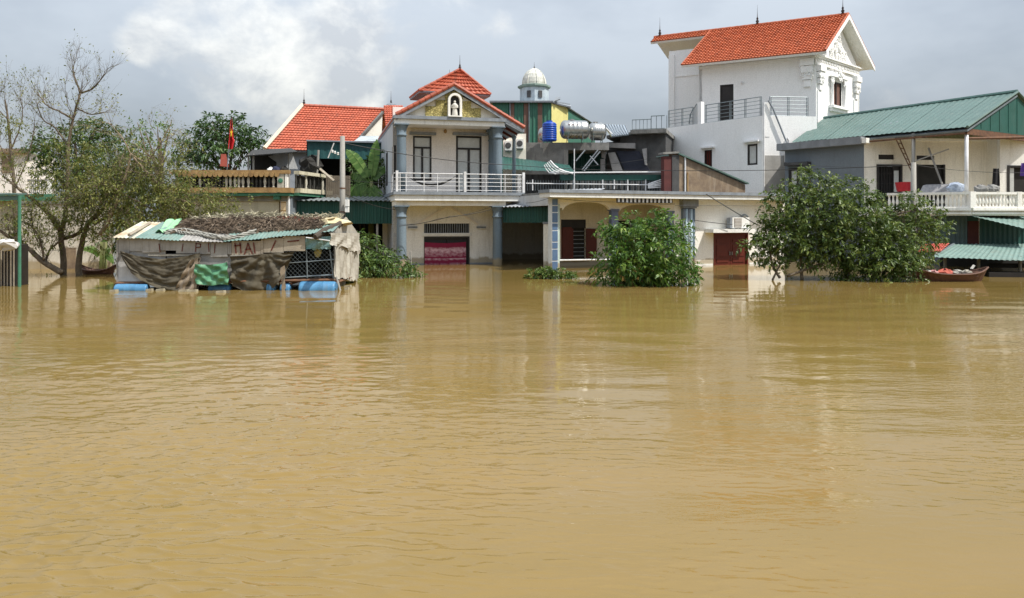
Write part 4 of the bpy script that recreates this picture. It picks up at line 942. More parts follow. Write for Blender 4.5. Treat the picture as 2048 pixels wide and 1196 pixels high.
for F, s0, s1, sp in ((BL, .6, BL.len - .25, .165), (BR, .25, BR.len - .1, .165)):
    s = s0
    while s < s1:
        inst('baluster', bme, T, F.pt(s, 0, zf + .10)); s += sp
part('corner_pedestal', B(BR, -.12, .14, -.13, .13, zf + .021, hz_(3.54)), cream2, T)
part('end_pedestal', B(BR, BR.s(2036) - .1, BR.s(2036) + .1, -.12, .12, zf + .021, hz_(3.54)), cream2, T)
# lower level walls
LW = Fr(XY(1880, 39.3), XY(2065, 39.3))
part('lower_sheet', MB().corr(LW.pt(0, 0, -1.2), LW.pt(LW.s(1934), 0, -1.2), LW.pt(0, 0, hz_(2.35)), LW.pt(LW.s(1934), 0, hz_(2.35)), .18, .02), M('grey_green_sheet', (.10, .15, .15), (.08, .12, .12), rough=.5), T)
part('red_door', B(LW, LW.s(1934) + .02, LW.s(1957), -.02, .04, -1.2, LW.ray(1945, 442)[1]), redpaint, T)
part('lower_sheet', MB().corr(LW.pt(LW.s(1958), 0, -1.2), LW.pt(LW.len, 0, -1.2), LW.pt(LW.s(1958), 0, hz_(2.32)), LW.pt(LW.len, 0, hz_(2.32)), .22, .014), greens, T)
part('header', B(LW, LW.s(1934) + .02, LW.s(1957), -.02, .03, LW.ray(1945, 442)[1], hz_(2.32)), greens, T)
part('lower_wall', MB().extr([XY(1570, 46.0), XY(1728, 42.3), XY(1880, 39.4), (22, 38), (16, 41.6)], -1.5, 2.2), greypaint, T)
part('upper_awning', MB().corr(P(1944, 432, 37.6), P(2070, 462, 35.6), P(1944, 431, 39.2), P(2070, 434, 39.2), .2, .008), mintsheet, T)
# things on the veranda
solo('bed_bundle', MB().hexa([P(1838, 386, 39.6), P(1905, 386, 39.4), P(1925, 386, 40.6), P(1845, 386, 40.6), P(1846, 371, 39.7), P(1905, 368, 39.5), P(1915, 367, 40.4), P(1852, 369, 40.4)]), M('grey_blanket', (.36, .36, .37), (.25, .25, .27), scale=6), 'grey blanket bundle lying on the veranda behind the white balusters', 'bundle')
def blob(mb, c, rx, ry, rz_, n_=10, jit=.25):
    c = Vector(c); k = 6; rows = []
    for i in range(k + 1):
        ph = math.pi * i / k; rows.append([c + Vector((rx * math.sin(ph) * math.cos(2 * math.pi * j / n_), ry * math.sin(ph) * math.sin(2 * math.pi * j / n_), rz_ * math.cos(ph))) * 1.0 + Vector([random.uniform(-jit, jit) * v for v in (rx, ry, rz_)]) * .6 for j in range(n_)])
    vs = [p for r_ in rows for p in r_]
    mb.add(vs, [(i * n_ + j, (i + 1) * n_ + j, (i + 1) * n_ + (j + 1) % n_, i * n_ + (j + 1) % n_) for i in range(k) for j in range(n_)])
    return mb
for x, y, r_, mm, lb in ((1912, 376, .28, M('pale_blue_bag', (.45, .52, .62), (.25, .30, .40), scale=8), 'pale blue bag on the end of the blanket bundle'), (1962, 378, .22, M('grey_sack', (.26, .26, .25)), 'grey sack on the veranda beside the white corner post'), (1985, 377, .22, M('grey_sack', (0, 0, 0)), 'larger mottled sack on the veranda to the right of the post')):
    p = P(x, y, 39.0); solo('sack', blob(MB(), p, r_ * 1.5, r_, r_ * .9), mm, lb, 'sack')
p = P(1808, 383, 40.6)
solo('red_basin', MB().lathe((p.x, p.y, p.z), [(.30, 0), (.36, .25), (.39, .42), (.40, .44), (.36, .43), (.28, .05)], 14), M('red_plastic', (.42, .02, .03), (.36, .015, .025), rough=.35), 'red plastic basin standing by the upstairs doorway', 'basin')
Tl = thing('ladder', 'thin dark ladder leaning from the veranda roof down the cream wall', 'ladder', P(1815, 330, 42))
la0, la1, lb0, lb1 = P(1789, 272, 41.2), P(1811, 318, 41.6), P(1797, 272, 41.2), P(1818, 322, 41.6)
for a, b_ in ((la0, la1 + (la1 - la0) * .6), (lb0, lb1 + (lb1 - lb0) * .6)): part('stile', MB().tube([a, b_], .028, 6), rust, Tl)
for i in range(7):
    t = .08 + i * .22; part('rung', MB().tube([la0 + (la1 - la0) * t, lb0 + (lb1 - lb0) * t], .02, 5), rust, Tl)
solo('prop_stick', MB().tube([P(1857, 296, 40.4), P(1884, 368, 39.5)], .045, 6), polec, 'pale stick leaning diagonally across the upstairs veranda', 'stick')
solo('washing_line_pole', MB().tube([P(1828, 323, 40.0), P(1898, 298, 39.5)], .03, 6), polec, 'thin pale pole slanting up from the utility pole to the veranda post', 'pole')
def garment(name, px0, py0, px1, py1, Y, m, label):
    mb = MB(); nu, nv = 10, 8
    for j in range(nv + 1):
        for i in range(nu + 1):
            u_, v_ = i / nu, j / nv; p = P(px0 + (px1 - px0) * u_ * (1 - .25 * (1 - v_)) + (px1 - px0) * .12 * (1 - v_), py0 + (py1 - py0) * v_, Y + .05 * math.sin(u_ * 9 + v_)); mb.v.append(tuple(p))
    mb.f = [(j * (nu + 1) + i, j * (nu + 1) + i + 1, (j + 1) * (nu + 1) + i + 1, (j + 1) * (nu + 1) + i) for j in range(nv) for i in range(nu)]
    solo(name, mb, m, label, 'clothing', smooth=True)
garment('hanging_shirt', 1984, 337, 2000, 372, 41.2, M('black_cloth', (.015, .015, .018)), 'black garment hanging against the cream wall by the bay')
garment('hanging_cloth', 2040, 326, 2062, 352, 40.6, M('purple_cloth', (.10, .05, .28)), 'purple garment hanging at the far right of the veranda')
# plant pots row on balustrade
P, XY = P0, XY0
# lower canopy and red roof fragment by the water
T = thing('landing_canopy', 'low teal sheet canopy over the water at the right edge', 'canopy', P(1960, 520, 28))
ca_, cb_, cc_, cd_ = P(1862, 514, 28.2), P(2080, 523, 27.4), P(2080, 488, 33.6), P(1908, 488, 33.6)
for i in range(4):
    t0, t1 = i / 4, (i + 1.003) / 4; lift = Vector((0, 0, .010 * (i % 2)))
    part('roof_sheet', MB().corr(ca_.lerp(cb_, t0) + lift, ca_.lerp(cb_, t1) + lift, cd_.lerp(cc_, t0) + lift, cd_.lerp(cc_, t1) + lift, .16, .009), mintsheet, T)
part('edge_bar', MB().tube([ca_ + Vector((0, 0, .0)), cd_], .05, 6), rail_g, T)
for x, Y in ((1890, 29.5), (1957, 29.0), (2040, 28.8)):
    p = P(x, 440, Y); part('post', MB().tube([(p.x, p.y, -1), (p.x, p.y, .72)], .06, 8), polec, T)
part('back_wall', MB().extr([XY(1880, 34.0), XY(2090, 34.0), XY(2090, 34.2), XY(1880, 34.2)], -1, 1.0), darkin, T)
part('deck_plank', MB().extr([XY(1978, 27.6), XY(2080, 27.4), XY(2080, 28.2), XY(1978, 28.4)], -.02, .16), darkwood, T)
part('deck_plank', MB().extr([XY(1975, 29.0), XY(2080, 28.8), XY(2080, 29.0), XY(1975, 29.2)], .25, .42), darkin, T)
rr = MB().tiles(P(1836, 503, 29.5), P(1882, 503, 29.5), P(1846, 489, 32.0), P(1900, 487, 32.0), 5, 9, .04, .03)
solo('red_roof_fragment', rr, redsheet, 'small faded red roof corner showing behind the teal canopy', 'roof')

# ------------------------------------------------------------------ sloped old wall behind the flat roof
OW = Fr(XY(1328, 38.6), XY(1492, 40.2))
T = thing('lean_to', 'old brown rendered lean-to wall sloping down behind the flat roof', 'shed', OW.pt(OW.len / 2, -1, 0))
h0, h1 = OW.ray(1355, 307), OW.ray(1490, 366)
part('wall', MB().prism(OW, [(.45, 2.5), (OW.len - .05, 2.5), (OW.len - .05, OW.ray(1487, 368)[1] - .05), (h0[0], h0[1] - .05), (.45, h0[1] - .02)], -.3, 0), brickm, T)
part('red_pier', B(OW, 0, .448, -.3, .01, 2.5, OW.ray(1335, 313)[1]), redpaint, T)
part('stained_pier', B(OW, .45, .86, .003, .05, 2.5, OW.ray(1350, 310)[1]), darkconc, T)
part('coping', MB().prism(OW, [(-.12, h0[1] - .07), (h0[0], h0[1]), (h0[0], h0[1] + .10), (-.12, h0[1] + .03)], -.4, .14), concrete, T)
part('roof_sheet', MB().quadslab(OW.pt(h0[0], .16, h0[1] + .03), OW.pt(h1[0] + .15, .16, h1[1]), OW.pt(h1[0] + .15, -2.2, h1[1]), OW.pt(h0[0], -2.2, h0[1] + .03), .07), tealsheet, T)
part('pipe', MB().tube([OW.pt(OW.s(1369), .06, 2.6), OW.pt(OW.s(1369), .06, OW.ray(1369, 314)[1])], .045, 8), rail_w, T)
part('pipe', MB().tube([OW.pt(OW.s(1374), .06, 2.6), OW.pt(OW.s(1374), .06, OW.ray(1369, 345)[1])], .04, 8), ochre, T)

# ------------------------------------------------------------------ cluttered concrete roofs in the middle
CF = Fr(XY(1052, 44.0), XY(1218, 44.0))
T = thing('tank_platform', 'sooty bare concrete roof platform carrying the water tanks', 'building', CF.pt(CF.len / 2, -2, 0))
zs0 = CF.ray(1100, 300)[1]; zs1 = CF.ray(1100, 285)[1]
part('slab', B(CF, -.1, CF.len, -5, 0, zs0, zs1), concrete, T)
part('wall_block', B(CF, .02, CF.s(1130), -4.8, .08, 2, zs0 + .12), concrete, T)
part('column', B(CF, CF.s(1128), CF.s(1136), -.25, .10, 2, zs0 - .003), polec, T)
part('back_sheet', MB().corr(CF.pt(2.2, -2.4, 2), CF.pt(CF.len + 2, -2.4, 2), CF.pt(2.2, -2.4, zs0), CF.pt(CF.len + 2, -2.4, zs0), .3, .03), greens, T)
for (x0, y0), (x1, y1) in (((1170, 300), (1152, 322)), ((1196, 300), (1164, 340)), ((1200, 303), (1168, 342)), ((1180, 312), (1196, 330))):
    part('brace', MB().tube([P(x0, y0, 43.7), P(x1, y1, 43.6)], .04, 6), greytrim, T)
DW = Fr(XY(1205, 45.2), XY(1330, 44.0))
T = thing('dark_block', 'dark grey unfinished concrete building beside the white villa', 'building', DW.pt(DW.len / 2, -3, 0))
zd = DW.ray(1300, 262)[1]
part('wall', B(DW, 1.0, DW.len, -5, -.3, 1.5, zd - .15), darkconc, T)
part('wall', B(DW, 0, 1.0, -5, -1.2, 1.5, DW.ray(1220, 280)[1]), darkconc, T)
part('roof_slab', B(DW, DW.s(1262), DW.len + .1, -5, .25, zd - .15, zd + .08), concrete, T)
part('roof_edge', MB().prism(DW, [(.2, DW.ray(1215, 276)[1]), (DW.s(1262), DW.ray(1262, 268)[1]), (DW.s(1262), DW.ray(1262, 263)[1]), (.2, DW.ray(1215, 270)[1])], -3, -.2), concrete, T)
pale = M('broken_pale_concrete', (.36, .35, .34), (.27, .265, .26), scale=2, dirt=(.12, .12, .12), dirt_amt=.5, bump=.4)
def pxslab(name, pts, F, d0, d1, m, T): part(name, MB().prism(F, [F.ray(x, y, d1) for x, y in pts], d0, d1), m, T)
pxslab('broken_slab', [(1202, 286), (1202, 294), (1270, 297), (1270, 286)][::1], DW, -.2, .1, pale, T)
pxslab('broken_column', [(1203, 294), (1203, 315), (1210, 318), (1212, 294)], DW, -.2, .08, pale, T)
pxslab('broken_column', [(1201, 318), (1201, 345), (1209, 345), (1209, 318)], DW, -.2, .1, pale, T)
pxslab('fallen_slab', [(1216, 306), (1226, 345), (1246, 345), (1229, 304)], DW, -.15, .12, pale, T)
pxslab('broken_wedge', [(1284, 298), (1290, 330), (1293, 330), (1293, 296)], DW, -.1, .15, pale, T)
pxslab('navy_panel', [(1232, 302), (1250, 342), (1300, 342), (1278, 302)], DW, -.28, -.2, M('navy_panel', (.035, .04, .06)), T)
RF = Fr(DW.pt(DW.s(1262), .15, 0).xy, DW.pt(DW.len, .15, 0).xy)
Tr = thing('rooftop_railing', 'dark bent metal railing on the grey roof beside the villa terrace', 'railing', RF.pt(RF.len / 2, 0, zd + .08))
railing(Tr, RF, .1, 1.2, 0, zd + .08, zd + .68, rail_g, [.1 + .22 * i for i in range(6)], [zd + .12, zd + .68], .016, .018)
railing(Tr, RF, 1.22, RF.len, 0, zd + .08, zd + .85, rail_g, [1.22 + .3 * i for i in range(4)], [zd + .12, zd + .86], .02, .02)
# tanks
p = P(1099, 284, 43.3); p.z = zs1
Tt = thing('blue_water_tank', 'upright blue plastic water tank on the concrete roof', 'water tank', p)
rb = .42; prof = [(rb * .9, 0)]
for i in range(7): prof += [(rb, .06 + i * .125), (rb, .13 + i * .125), (rb * .955, .145 + i * .125), (rb * .955, .17 + i * .125)]
prof += [(rb, .96), (rb * .85, 1.05), (rb * .4, 1.12)]
part('body', MB().lathe(p, prof, 20), bluetank, Tt, smooth=True)
part('lid', MB().lathe(p + Vector((0, 0, 1.12)), [(.18, 0), (.18, .06), (.05, .08)], 14), bluetank, Tt)
def steeltank(x0, x1, yc, Y, r, label, axis=Vector((1, .12, 0)).normalized()):
    a = P(x0, yc, Y); a.z = zs1 + .16 + r; ln = (x1 - x0) / FPX * Y
    Tt = thing('steel_water_tank', label, 'water tank', (a.x + ln / 2, a.y, zs1), 'stainless steel water tanks on the roof')
    pr = [(r * .12, 0), (r * .5, .03), (r * .82, .10), (r * .97, .20), (r, .26)]
    n_ = 5
    for i in range(1, n_): pr += [(r, .26 + (ln - .52) * i / n_ - .03), (r * 1.025, .26 + (ln - .52) * i / n_), (r, .26 + (ln - .52) * i / n_ + .03)]
    pr += [(r, ln - .26), (r * .97, ln - .20), (r * .82, ln - .10), (r * .5, ln - .03), (r * .12, ln)]
    part('shell', MB().lathe(a, pr, 22, axis), steel, Tt, smooth=True)
    for t in (.25, .75):
        c = a + axis * ln * t
        for sg in (-1, 1): part('stand_leg', MB().tube([c + Vector((0, sg * r * .9, -r * .35)), c + Vector((0, sg * r * .75, -r - .16))], .025, 6), rail_g, Tt)
        part('stand_strap', MB().tube([c + Vector((0, r * 1.02 * math.cos(an), r * 1.02 * math.sin(an))) for an in np.linspace(math.pi + .3, 2 * math.pi - .3, 9)], .018, 5), rail_g, Tt)
    part('cap', MB().lathe(a + axis * ln * .4 + Vector((0, 0, r * .98)), [(.16, 0), (.16, .06), (.05, .08)], 12), steel, Tt)
    return Tt, a, ln
steeltank(1076, 1114, 266, 44.6, .40, 'steel water tank half hidden behind the blue tank')
Tt, a, ln = steeltank(1120, 1180, 265, 43.5, .54, 'largest steel water tank lying right of the blue tank')
mk = MB()                                         # worn lettering band on the shell
for i in range(8):
    x = a.x + .45 + i * .075; mk.hexa([(x, a.y - .47 + .012 * i, a.z + .20), (x + .045, a.y - .47 + .012 * i, a.z + .20), (x + .045, a.y - .44 + .012 * i, a.z + .20), (x, a.y - .44 + .012 * i, a.z + .20), (x, a.y - .445 + .012 * i, a.z + .27), (x + .045, a.y - .445 + .012 * i, a.z + .27), (x + .045, a.y - .40 + .012 * i, a.z + .27), (x, a.y - .40 + .012 * i, a.z + .27)])
part('worn_lettering', mk, redpaint, Tt)
steeltank(1176, 1213, 263, 44.3, .52, 'short steel water tank nearest the solar panel')
Ts = thing('solar_heater', 'tilted glass solar water heater beside the steel tanks', 'solar heater', P(1235, 276, 45))
pa_, pb_, pc2, pd_ = P(1223, 272, 44.4), P(1258, 268, 44.4), P(1250, 250, 46.2), P(1205, 248, 46.2)
part('panel', MB().quadslab(pa_, pb_, pc2, pd_, .08), M('solar_glass', (.30, .36, .42), (.24, .29, .34), rough=.12, bump=0), Ts)
for i in range(9):
    t = i / 8; part('rib', MB().tube([pa_.lerp(pb_, t) + Vector((0, -.02, .03)), pd_.lerp(pc2, t) + Vector((0, -.02, .03))], .022, 5), steel, Ts)
part('frame', MB().tube([P(1201, 246, 44.3), P(1224, 268, 44.2)], .045, 6).tube([P(1203, 247, 44.5), P(1203, 272, 44.5)], .03, 6), rail_w, Ts)
# green canopy and bent pipes
solo('green_awning', MB().corr(P(1000, 338, 39.4), P(1150, 345, 39.4), P(1000, 312, 42.5), P(1138, 330, 42.5), .2, .008), greens, 'dark green sheet awning sloping beside the right eave of the gabled house', 'awning')
solo('awning_prop_wall', MB().extr([XY(1006, 42.6), XY(1052, 42.6), XY(1052, 43.4), XY(1006, 43.4)], 2, 7.0), cream, 'cream wall behind the right eave of the gabled house, with two air conditioners', 'wall')
for x, yb, lb in ((1017, 301, 'left air conditioner unit on the cream wall behind the gabled house'), (1040, 297, 'right air conditioner unit on the cream wall behind the gabled house')):
    F = Fr(XY(x - 7, 42.4), XY(x + 7, 42.4)); z0 = F.ray(x, yb)[1]
    Ta = thing('air_conditioner', lb, 'air conditioner', F.pt(.2, 0, z0))
    part('casing', B(F, 0, F.len, -.195, .15, z0, z0 + .52), white, Ta)
    part('fan_grille', MB().lathe(F.pt(F.len * .45, .152, z0 + .27), [(.17, 0), (.17, .015), (.12, .02), (.03, .02)], 16, Vector((F.n.x, F.n.y, 0))), darkconc, Ta)
    part('bracket', B(F, .02, F.len - .02, -.19, .12, z0 - .05, z0 - .003), rail_g, Ta)
Tp = thing('bent_pipe_rack', 'white metal pipes bent over beside the green awning', 'pipe rack', P(1115, 345, 39))
for i in range(5):
    pts = [P(1116 - 5 * i + x, y, 39 + .1 * i) for x, y in ((-16 + 2 * i, 321 + 2.2 * i), (-8 + i, 330 + 2 * i), (2, 338 + 1.8 * i), (14, 343 + 1.2 * i), (30 - i * 2, 347))]
    part('pipe', MB().tube(pts, .03 if i else .05, 6), rail_w, Tp)
# fence with grille behind the single-storey roof
FF = Fr(XY(1052, 39.2), XY(1328, 39.4))
Tf = thing('grille_fence', 'long barred grille fence with white rail behind the flat roof', 'fence', FF.pt(FF.len / 2, 0, 3))
za, zb_ = FF.ray(1190, 381)[1], FF.ray(1190, 350)[1]
for i in range(52):
    s = FF.len * (i + .5) / 52; part('bar', MB().tube([FF.pt(s, 0, za), FF.pt(s, 0, zb_ - .28)], .014, 4), rail_g, Tf)
for x in (1065, 1147, 1205, 1228, 1255, 1291): part('post', MB().tube([FF.pt(FF.s(x), .05, za), FF.pt(FF.s(x), .05, zb_ - .25)], .035, 6), rail_w, Tf)
part('rail', MB().tube([FF.pt(0, .07, FF.ray(1190, 367)[1]), FF.pt(FF.len, .07, FF.ray(1190, 370)[1])], .03, 6), rail_w, Tf)
part('green_band', B(FF, 1.8, FF.len, -.6, .03, zb_ - .27, zb_ + .02), greens, Tf)
part('top_rail', MB().tube([FF.pt(1.2, .1, FF.ray(1190, 346)[1]), FF.pt(FF.len, .1, FF.ray(1190, 344)[1])], .04, 6), rail_w, Tf)
part('backing', MB().corr(FF.pt(0, -1.2, 2.5), FF.pt(FF.len, -1.2, 2.5), FF.pt(0, -1.2, zb_ + .1), FF.pt(FF.len, -1.2, zb_ + .1), .3, .03), darkconc, Tf)
part('tall_pole', MB().tube([FF.pt(FF.s(1148), .12, za), FF.pt(FF.s(1148), .12, FF.ray(1148, 298)[1])], .03, 6), rail_w, Tf)
for i in range(5):
    part('slanted_bar', MB().tube([P(1296, 376 + i * 2 - 8, 39), P(1326, 362 + i * 4 - 4, 39)], .03, 6), rail_w, Tf)
# green-sided house with dome turret
HF = Fr(XY(985, 52), XY(1103, 52)); zh0 = 4
T = thing('green_clad_house', 'tall house clad in green sheets with brown stripes behind the tanks', 'building', HF.pt(HF.len / 2, -3, 0))
zt_ = HF.ray(1050, 204)[1]
part('cladding', MB().corr(HF.pt(0, 0, zh0), HF.pt(HF.len, 0, zh0), HF.pt(0, 0, zt_), HF.pt(HF.len, 0, zt_), .25, .02), M('green_cladding', (.045, .16, .11), (.035, .13, .09), rough=.5, dirt=(.1, .11, .08), dirt_amt=.4), T)
for x in (1024, 1052, 1080):
    part('brown_stripe', B(HF, HF.s(x - 4.5), HF.s(x + 4.5), .03, .05, zh0, zt_ - .1), M('brown_stripe', (.17, .10, .075), (.13, .08, .06)), T)
for x in (1020, 1058): part('downpipe', MB().tube([HF.pt(HF.s(x), .1, zh0), HF.pt(HF.s(x), .1, zt_)], .045, 6), rail_g, T)
YF = Fr(XY(1103, 52), XY(1136, 53.5))
part('yellow_wall', B(YF, .003, YF.len, -.2, 0, zh0, YF.ray(1103, 206)[1]), yellowp, T)
GF2 = Fr(XY(1136, 53.5), XY(1190, 58))
part('green_gable', MB().prism(GF2, [(.003, 4), (GF2.len, 4), (GF2.len, GF2.ray(1188, 250)[1]), (.003, GF2.ray(1136, 216)[1])], -.15, 0), M('green_cladding', (0, 0, 0)), T)
part('roof', MB().quadslab(HF.pt(-.2, .3, zt_ + .05), HF.pt(HF.len + .1, .3, zt_ + .05), HF.pt(HF.len + 1.6, -4, zt_ + .5), HF.pt(-.2, -4, zt_ + .5), .12), greytrim, T)
part('roof', MB().quadslab(P(1100, 203, 51.8), P(1142, 213, 53.2), P(1142, 210, 57), P(1100, 200, 56), .1), greytrim, T)
part('verge', MB().tube([P(1136, 215, 53.3), P(1190, 250, 57.8)], .07, 6), rail_g, T)
part('back_wall', MB().extr([HF.pt(0, -4, 0).xy, HF.pt(HF.len + 1.5, -4, 0).xy, HF.pt(HF.len + 1.5, -4.2, 0).xy, HF.pt(0, -4.2, 0).xy], 2, zt_), greens, T)
dc = P(1068.5, 202, 55.5)
Td = thing('dome_turret', 'small octagonal turret with a pale ribbed dome and spike', 'turret', dc)
k = FPX / 55.5; ra = 31 / k
part('drum', MB().lathe(dc - Vector((0, 0, .6)), [(ra * .93, 0), (ra * .93, .6 + 24 / k), (ra * .9, .6 + 25 / k)], 8), turretm, Td)
part('cornice', MB().lathe(dc + Vector((0, 0, 24 / k)), [(ra * .97, 0), (ra * 1.07, .08), (ra * 1.07, .2), (ra * .95, .24)], 8), M('turret_green_trim', (.22, .30, .26)), Td)
dm_ = part('dome', MB().lathe(dc + Vector((0, 0, 30 / k)), [(24 / k, 0), (24 / k, 6 / k), (22.5 / k, 14 / k), (19 / k, 22 / k), (14 / k, 28.5 / k), (7 / k, 33 / k), (2 / k, 35 / k)], 16), domem, Td)
for i in range(8):
    an = 2 * math.pi * i / 8 + .2
    part('rib', MB().tube([dc + Vector((r_ / k * 1.01 * math.cos(an), r_ / k * 1.01 * math.sin(an), 30 / k + z / k)) for r_, z in ((24, 0), (24, 6), (22.5, 14), (19, 22), (14, 28.5), (7, 33), (2, 35))], .035, 5), domem, dm_)
for an in (-math.pi / 2 + .42, -math.pi / 2 - .42):
    n_ = Vector((math.cos(an), math.sin(an))); c = Vector((dc.x, dc.y)) + n_ * ra * .87
    F = Fr(c - Vector((-n_.y, n_.x)) * .22, c + Vector((-n_.y, n_.x)) * .22)
    part('drum_window', B(F, .08, .36, 0, .06, dc.z + .12, dc.z + .62), darkconc, Td)
finial(Td, dc + Vector((0, 0, 64 / k)), .3, .1)
solo('roof_vent', MB().quadslab(P(1108, 202, 52), P(1120, 198, 52), P(1120, 193, 52.6), P(1112, 194, 52.6), .06), steel, 'small tilted metal vent on the roof edge right of the turret', 'vent')

# ------------------------------------------------------------------ tan flat-roofed building on the left
LBc = XY(580, 34.6)
LF = Fr(XY(318, 34.6), LBc); LR = Fr(LBc, XY(652, 38.4))
T = thing('parapet_building', 'stained tan flat-roofed building with ochre parapet and broken balusters', 'building', LF.pt(LF.len / 2, -3, 0))
zr0, zr1 = LF.ray(450, 392)[1], LF.ray(450, 376)[1]
zt0, zt1 = LF.ray(450, 348)[1], LF.ray(450, 341)[1]
part('wall', B(LF, .1, LF.len - .5, -.2, 0, -1.5, zr0 - .25), tanwall, T)
part('wall_beam', B(LF, 0, LF.len, -.2, .06, zr0 - .25, zr0 - .003), M('grey_beam', (.30, .29, .26), (.22, .21, .19), dirt=(.1, .09, .07)), T)
part('corner_column', B(LF, LF.len - .40, LF.len - .16, -.2, .10, -1.5, zr0 - .252), M('peach_paint', (.72, .56, .36), (.62, .48, .30), wet=True), T)
for y in (405, 421, 436):
    z = LF.ray(575, y)[1]; part('groove_band', B(LF, LF.len - .41, LF.len - .15, .102, .112, z - .015, z + .015), ochre, T)
part('corner_wall', B(LF, LF.len - .158, LF.len, -.2, .05, -1.5, zr0 - .252), cream2, T)
part('downpipe', MB().tube([LF.pt(LF.len - .02, .12, -1), LF.pt(LF.len - .02, .12, zr0 + .05)], .05, 8), rail_w, T)
part('right_wall', B(LR, .003, LR.len, -.2, 0, -1.5, zr0 - .003), greypaint, T)
part('fascia', B(LF, 0, LF.len + .15, -.4, .42, zr0 + .14, zr1), ochre, T)
part('green_band', B(LF, 0, LF.len + .10, -.4, .36, zr0, zr0 + .137), greentrim, T)
part('fascia', B(LR, .2, LR.len, -.4, .42, zr0 + .16, zr1 - .003), M('pale_trim', (.60, .56, .42), (.45, .42, .3), dirt=(.1, .09, .06)), T)
part('green_band', B(LR, .2, LR.len, -.4, .36, zr0 + .02, zr0 + .157), greentrim, T)
for x in (352, 557): s = LF.s(x); part('bracket', B(LF, s - .14, s + .14, .062, .32, zr0 - .17, zr0 - .004), greentrim, T)
part('roof_slab', MB().extr([LF.pt(0, -.41, 0).xy, LF.pt(LF.len - .45, -.41, 0).xy, LR.pt(LR.len, -.41, 0).xy, LF.pt(0, -7, 0).xy], zr0, zr1 - .02), concrete, T)
part('top_rail', B(LF, LF.s(345), LF.len + .06, .08, .34, zt0, zt1), ochre, T)
part('top_rail', B(LR, .21, LR.len, .08, .34, zt0 + .003, zt1 - .003), M('pale_trim', (0, 0, 0)), T)
# scalloped tile edge under the rail
i = 0; s = LF.s(365)
while s < LF.len - .3:
    part('scallop_tile', MB().lathe(LF.pt(s, .345, zt0 - .05), [(.11, 0), (.11, .03)], 10, Vector((LF.n.x, LF.n.y, 0))), ochre, T); s += .235; i += 1
lbp = [(.06, 0), (.065, .05), (.04, .09), (.075, .25), (.06, .38), (.04, .50), (.065, .56), (.065, .60)]
hb = zt0 - zr1; lbme = link_mesh('baluster', MB().lathe((0, 0, 0), [(r_, z * hb / .60) for r_, z in lbp], 8), M('stained_baluster', (.52, .50, .42), (.34, .32, .26), dirt=(.1, .09, .07), dirt_amt=.7), (0, 0, 0), True)
lbme2 = link_mesh('baluster', MB().lathe((0, 0, 0), [(r_ * .8, z * hb / .60) for r_, z in lbp], 8), M('dark_baluster', (.05, .048, .042), (.03, .03, .026)), (0, 0, 0), True)  # darker, slimmer version of the baluster
for x in (400, 453, 461, 470, 478, 486, 497, 530, 547): inst('baluster', lbme, T, LF.pt(LF.s(x, .2), .2, zr1))
for x in (380, 390, 408, 416, 424, 432, 440, 447, 505, 513, 521, 538): inst('baluster', lbme2, T, LF.pt(LF.s(x, .2), .2, zr1))
for x in (612, 645): inst('baluster', lbme, T, LR.pt(LR.s(x, .2), .2, zr1))
for x in (592, 600, 620, 628, 637): inst('baluster', lbme2, T, LR.pt(LR.s(x, .2), .2, zr1))
q = rect(LF, 556, 349, 569, 375, .2); part('carved_block', B(LF, q[0], q[1], .12, .30, zr1, zt0), M('stained_baluster', (0, 0, 0)), T)
part('carved_disc', MB().lathe(LF.pt((q[0] + q[1]) / 2, .30, (zr1 + zt0) / 2), [(.11, 0), (.11, .02), (.06, .03), (.02, .03)], 10, Vector((LF.n.x, LF.n.y, 0))), greentrim, T)
part('rail_post', B(LF, q[1] + .05, q[1] + .16, .12, .30, zr1, zt0), cream2, T)
part('dark_gap_sheet', B(LF, LF.s(352), LF.len - .1, .02, .06, zr1, zt0 - .02), darkin, T)  # added dark sheet standing in for the shade between the balusters
part('dark_gap_sheet', B(LR, .45, LR.len, .02, .06, zr1, zt0 - .02), darkin, T)

# shelter on its roof
SF = Fr(XY(494, 37.5), XY(592, 38.2)); 
T = thing('rooftop_shelter', 'dark patched tarpaulin shelter on poles on the tan building roof', 'shelter', SF.pt(SF.len / 2, -1, zr1))
for x in (497, 507, 578): part('pole', MB().tube([SF.pt(SF.s(x), .05, zr1), SF.pt(SF.s(x), .05, SF.ray(x, 308)[1])], .05, 6), polec, T)
part('tarp_roof', MB().quadslab(P(492, 311, 37.2), P(595, 303, 37.2), P(582, 296, 40), P(505, 300, 40), .05), M('black_tarp', (.03, .03, .03), (.05, .05, .045), scale=5), T)
part('tarp_back', B(SF, .1, SF.s(572), -1.8, -1.75, zr1, SF.ray(540, 303)[1]), darkin, T)
part('grey_curtain', MB().prism(SF, [SF.ray(553, 340), SF.ray(577, 340), SF.ray(577, 302), SF.ray(536, 310), SF.ray(553, 322)], -.8, -.75), M('grey_tarp', (.30, .31, .32), (.22, .23, .24)), T)
part('pale_flap', MB().prism(SF, [SF.ray(578, 338, .1), SF.ray(596, 338, .1), SF.ray(583, 302, .1), SF.ray(578, 302, .1)], .06, .1), M('grey_tarp_pale', (.52, .53, .53)), T)
for x, y, r_, mm, lb in ((541, 334, .20, white, 'white sack on the roof under the dark shelter'), (553, 335, .24, M('blue_black_bag', (.03, .035, .07)), 'dark blue bag on the roof under the shelter'), (569, 336, .22, darkin, 'black bag on the roof next to the shelter pole')):
    p = P(x, y, 37.4); p.z = zt1 + .1; solo('bag', blob(MB(), p, r_, r_, r_ * 1.3), mm, lb, 'bag')
solo('roof_pole', MB().tube([P(634, 352, 37), P(637, 300, 37)], .06, 6), polec, 'short pale concrete stub pole on the parapet corner', 'pole')
p = P(620, 330, 37.2)
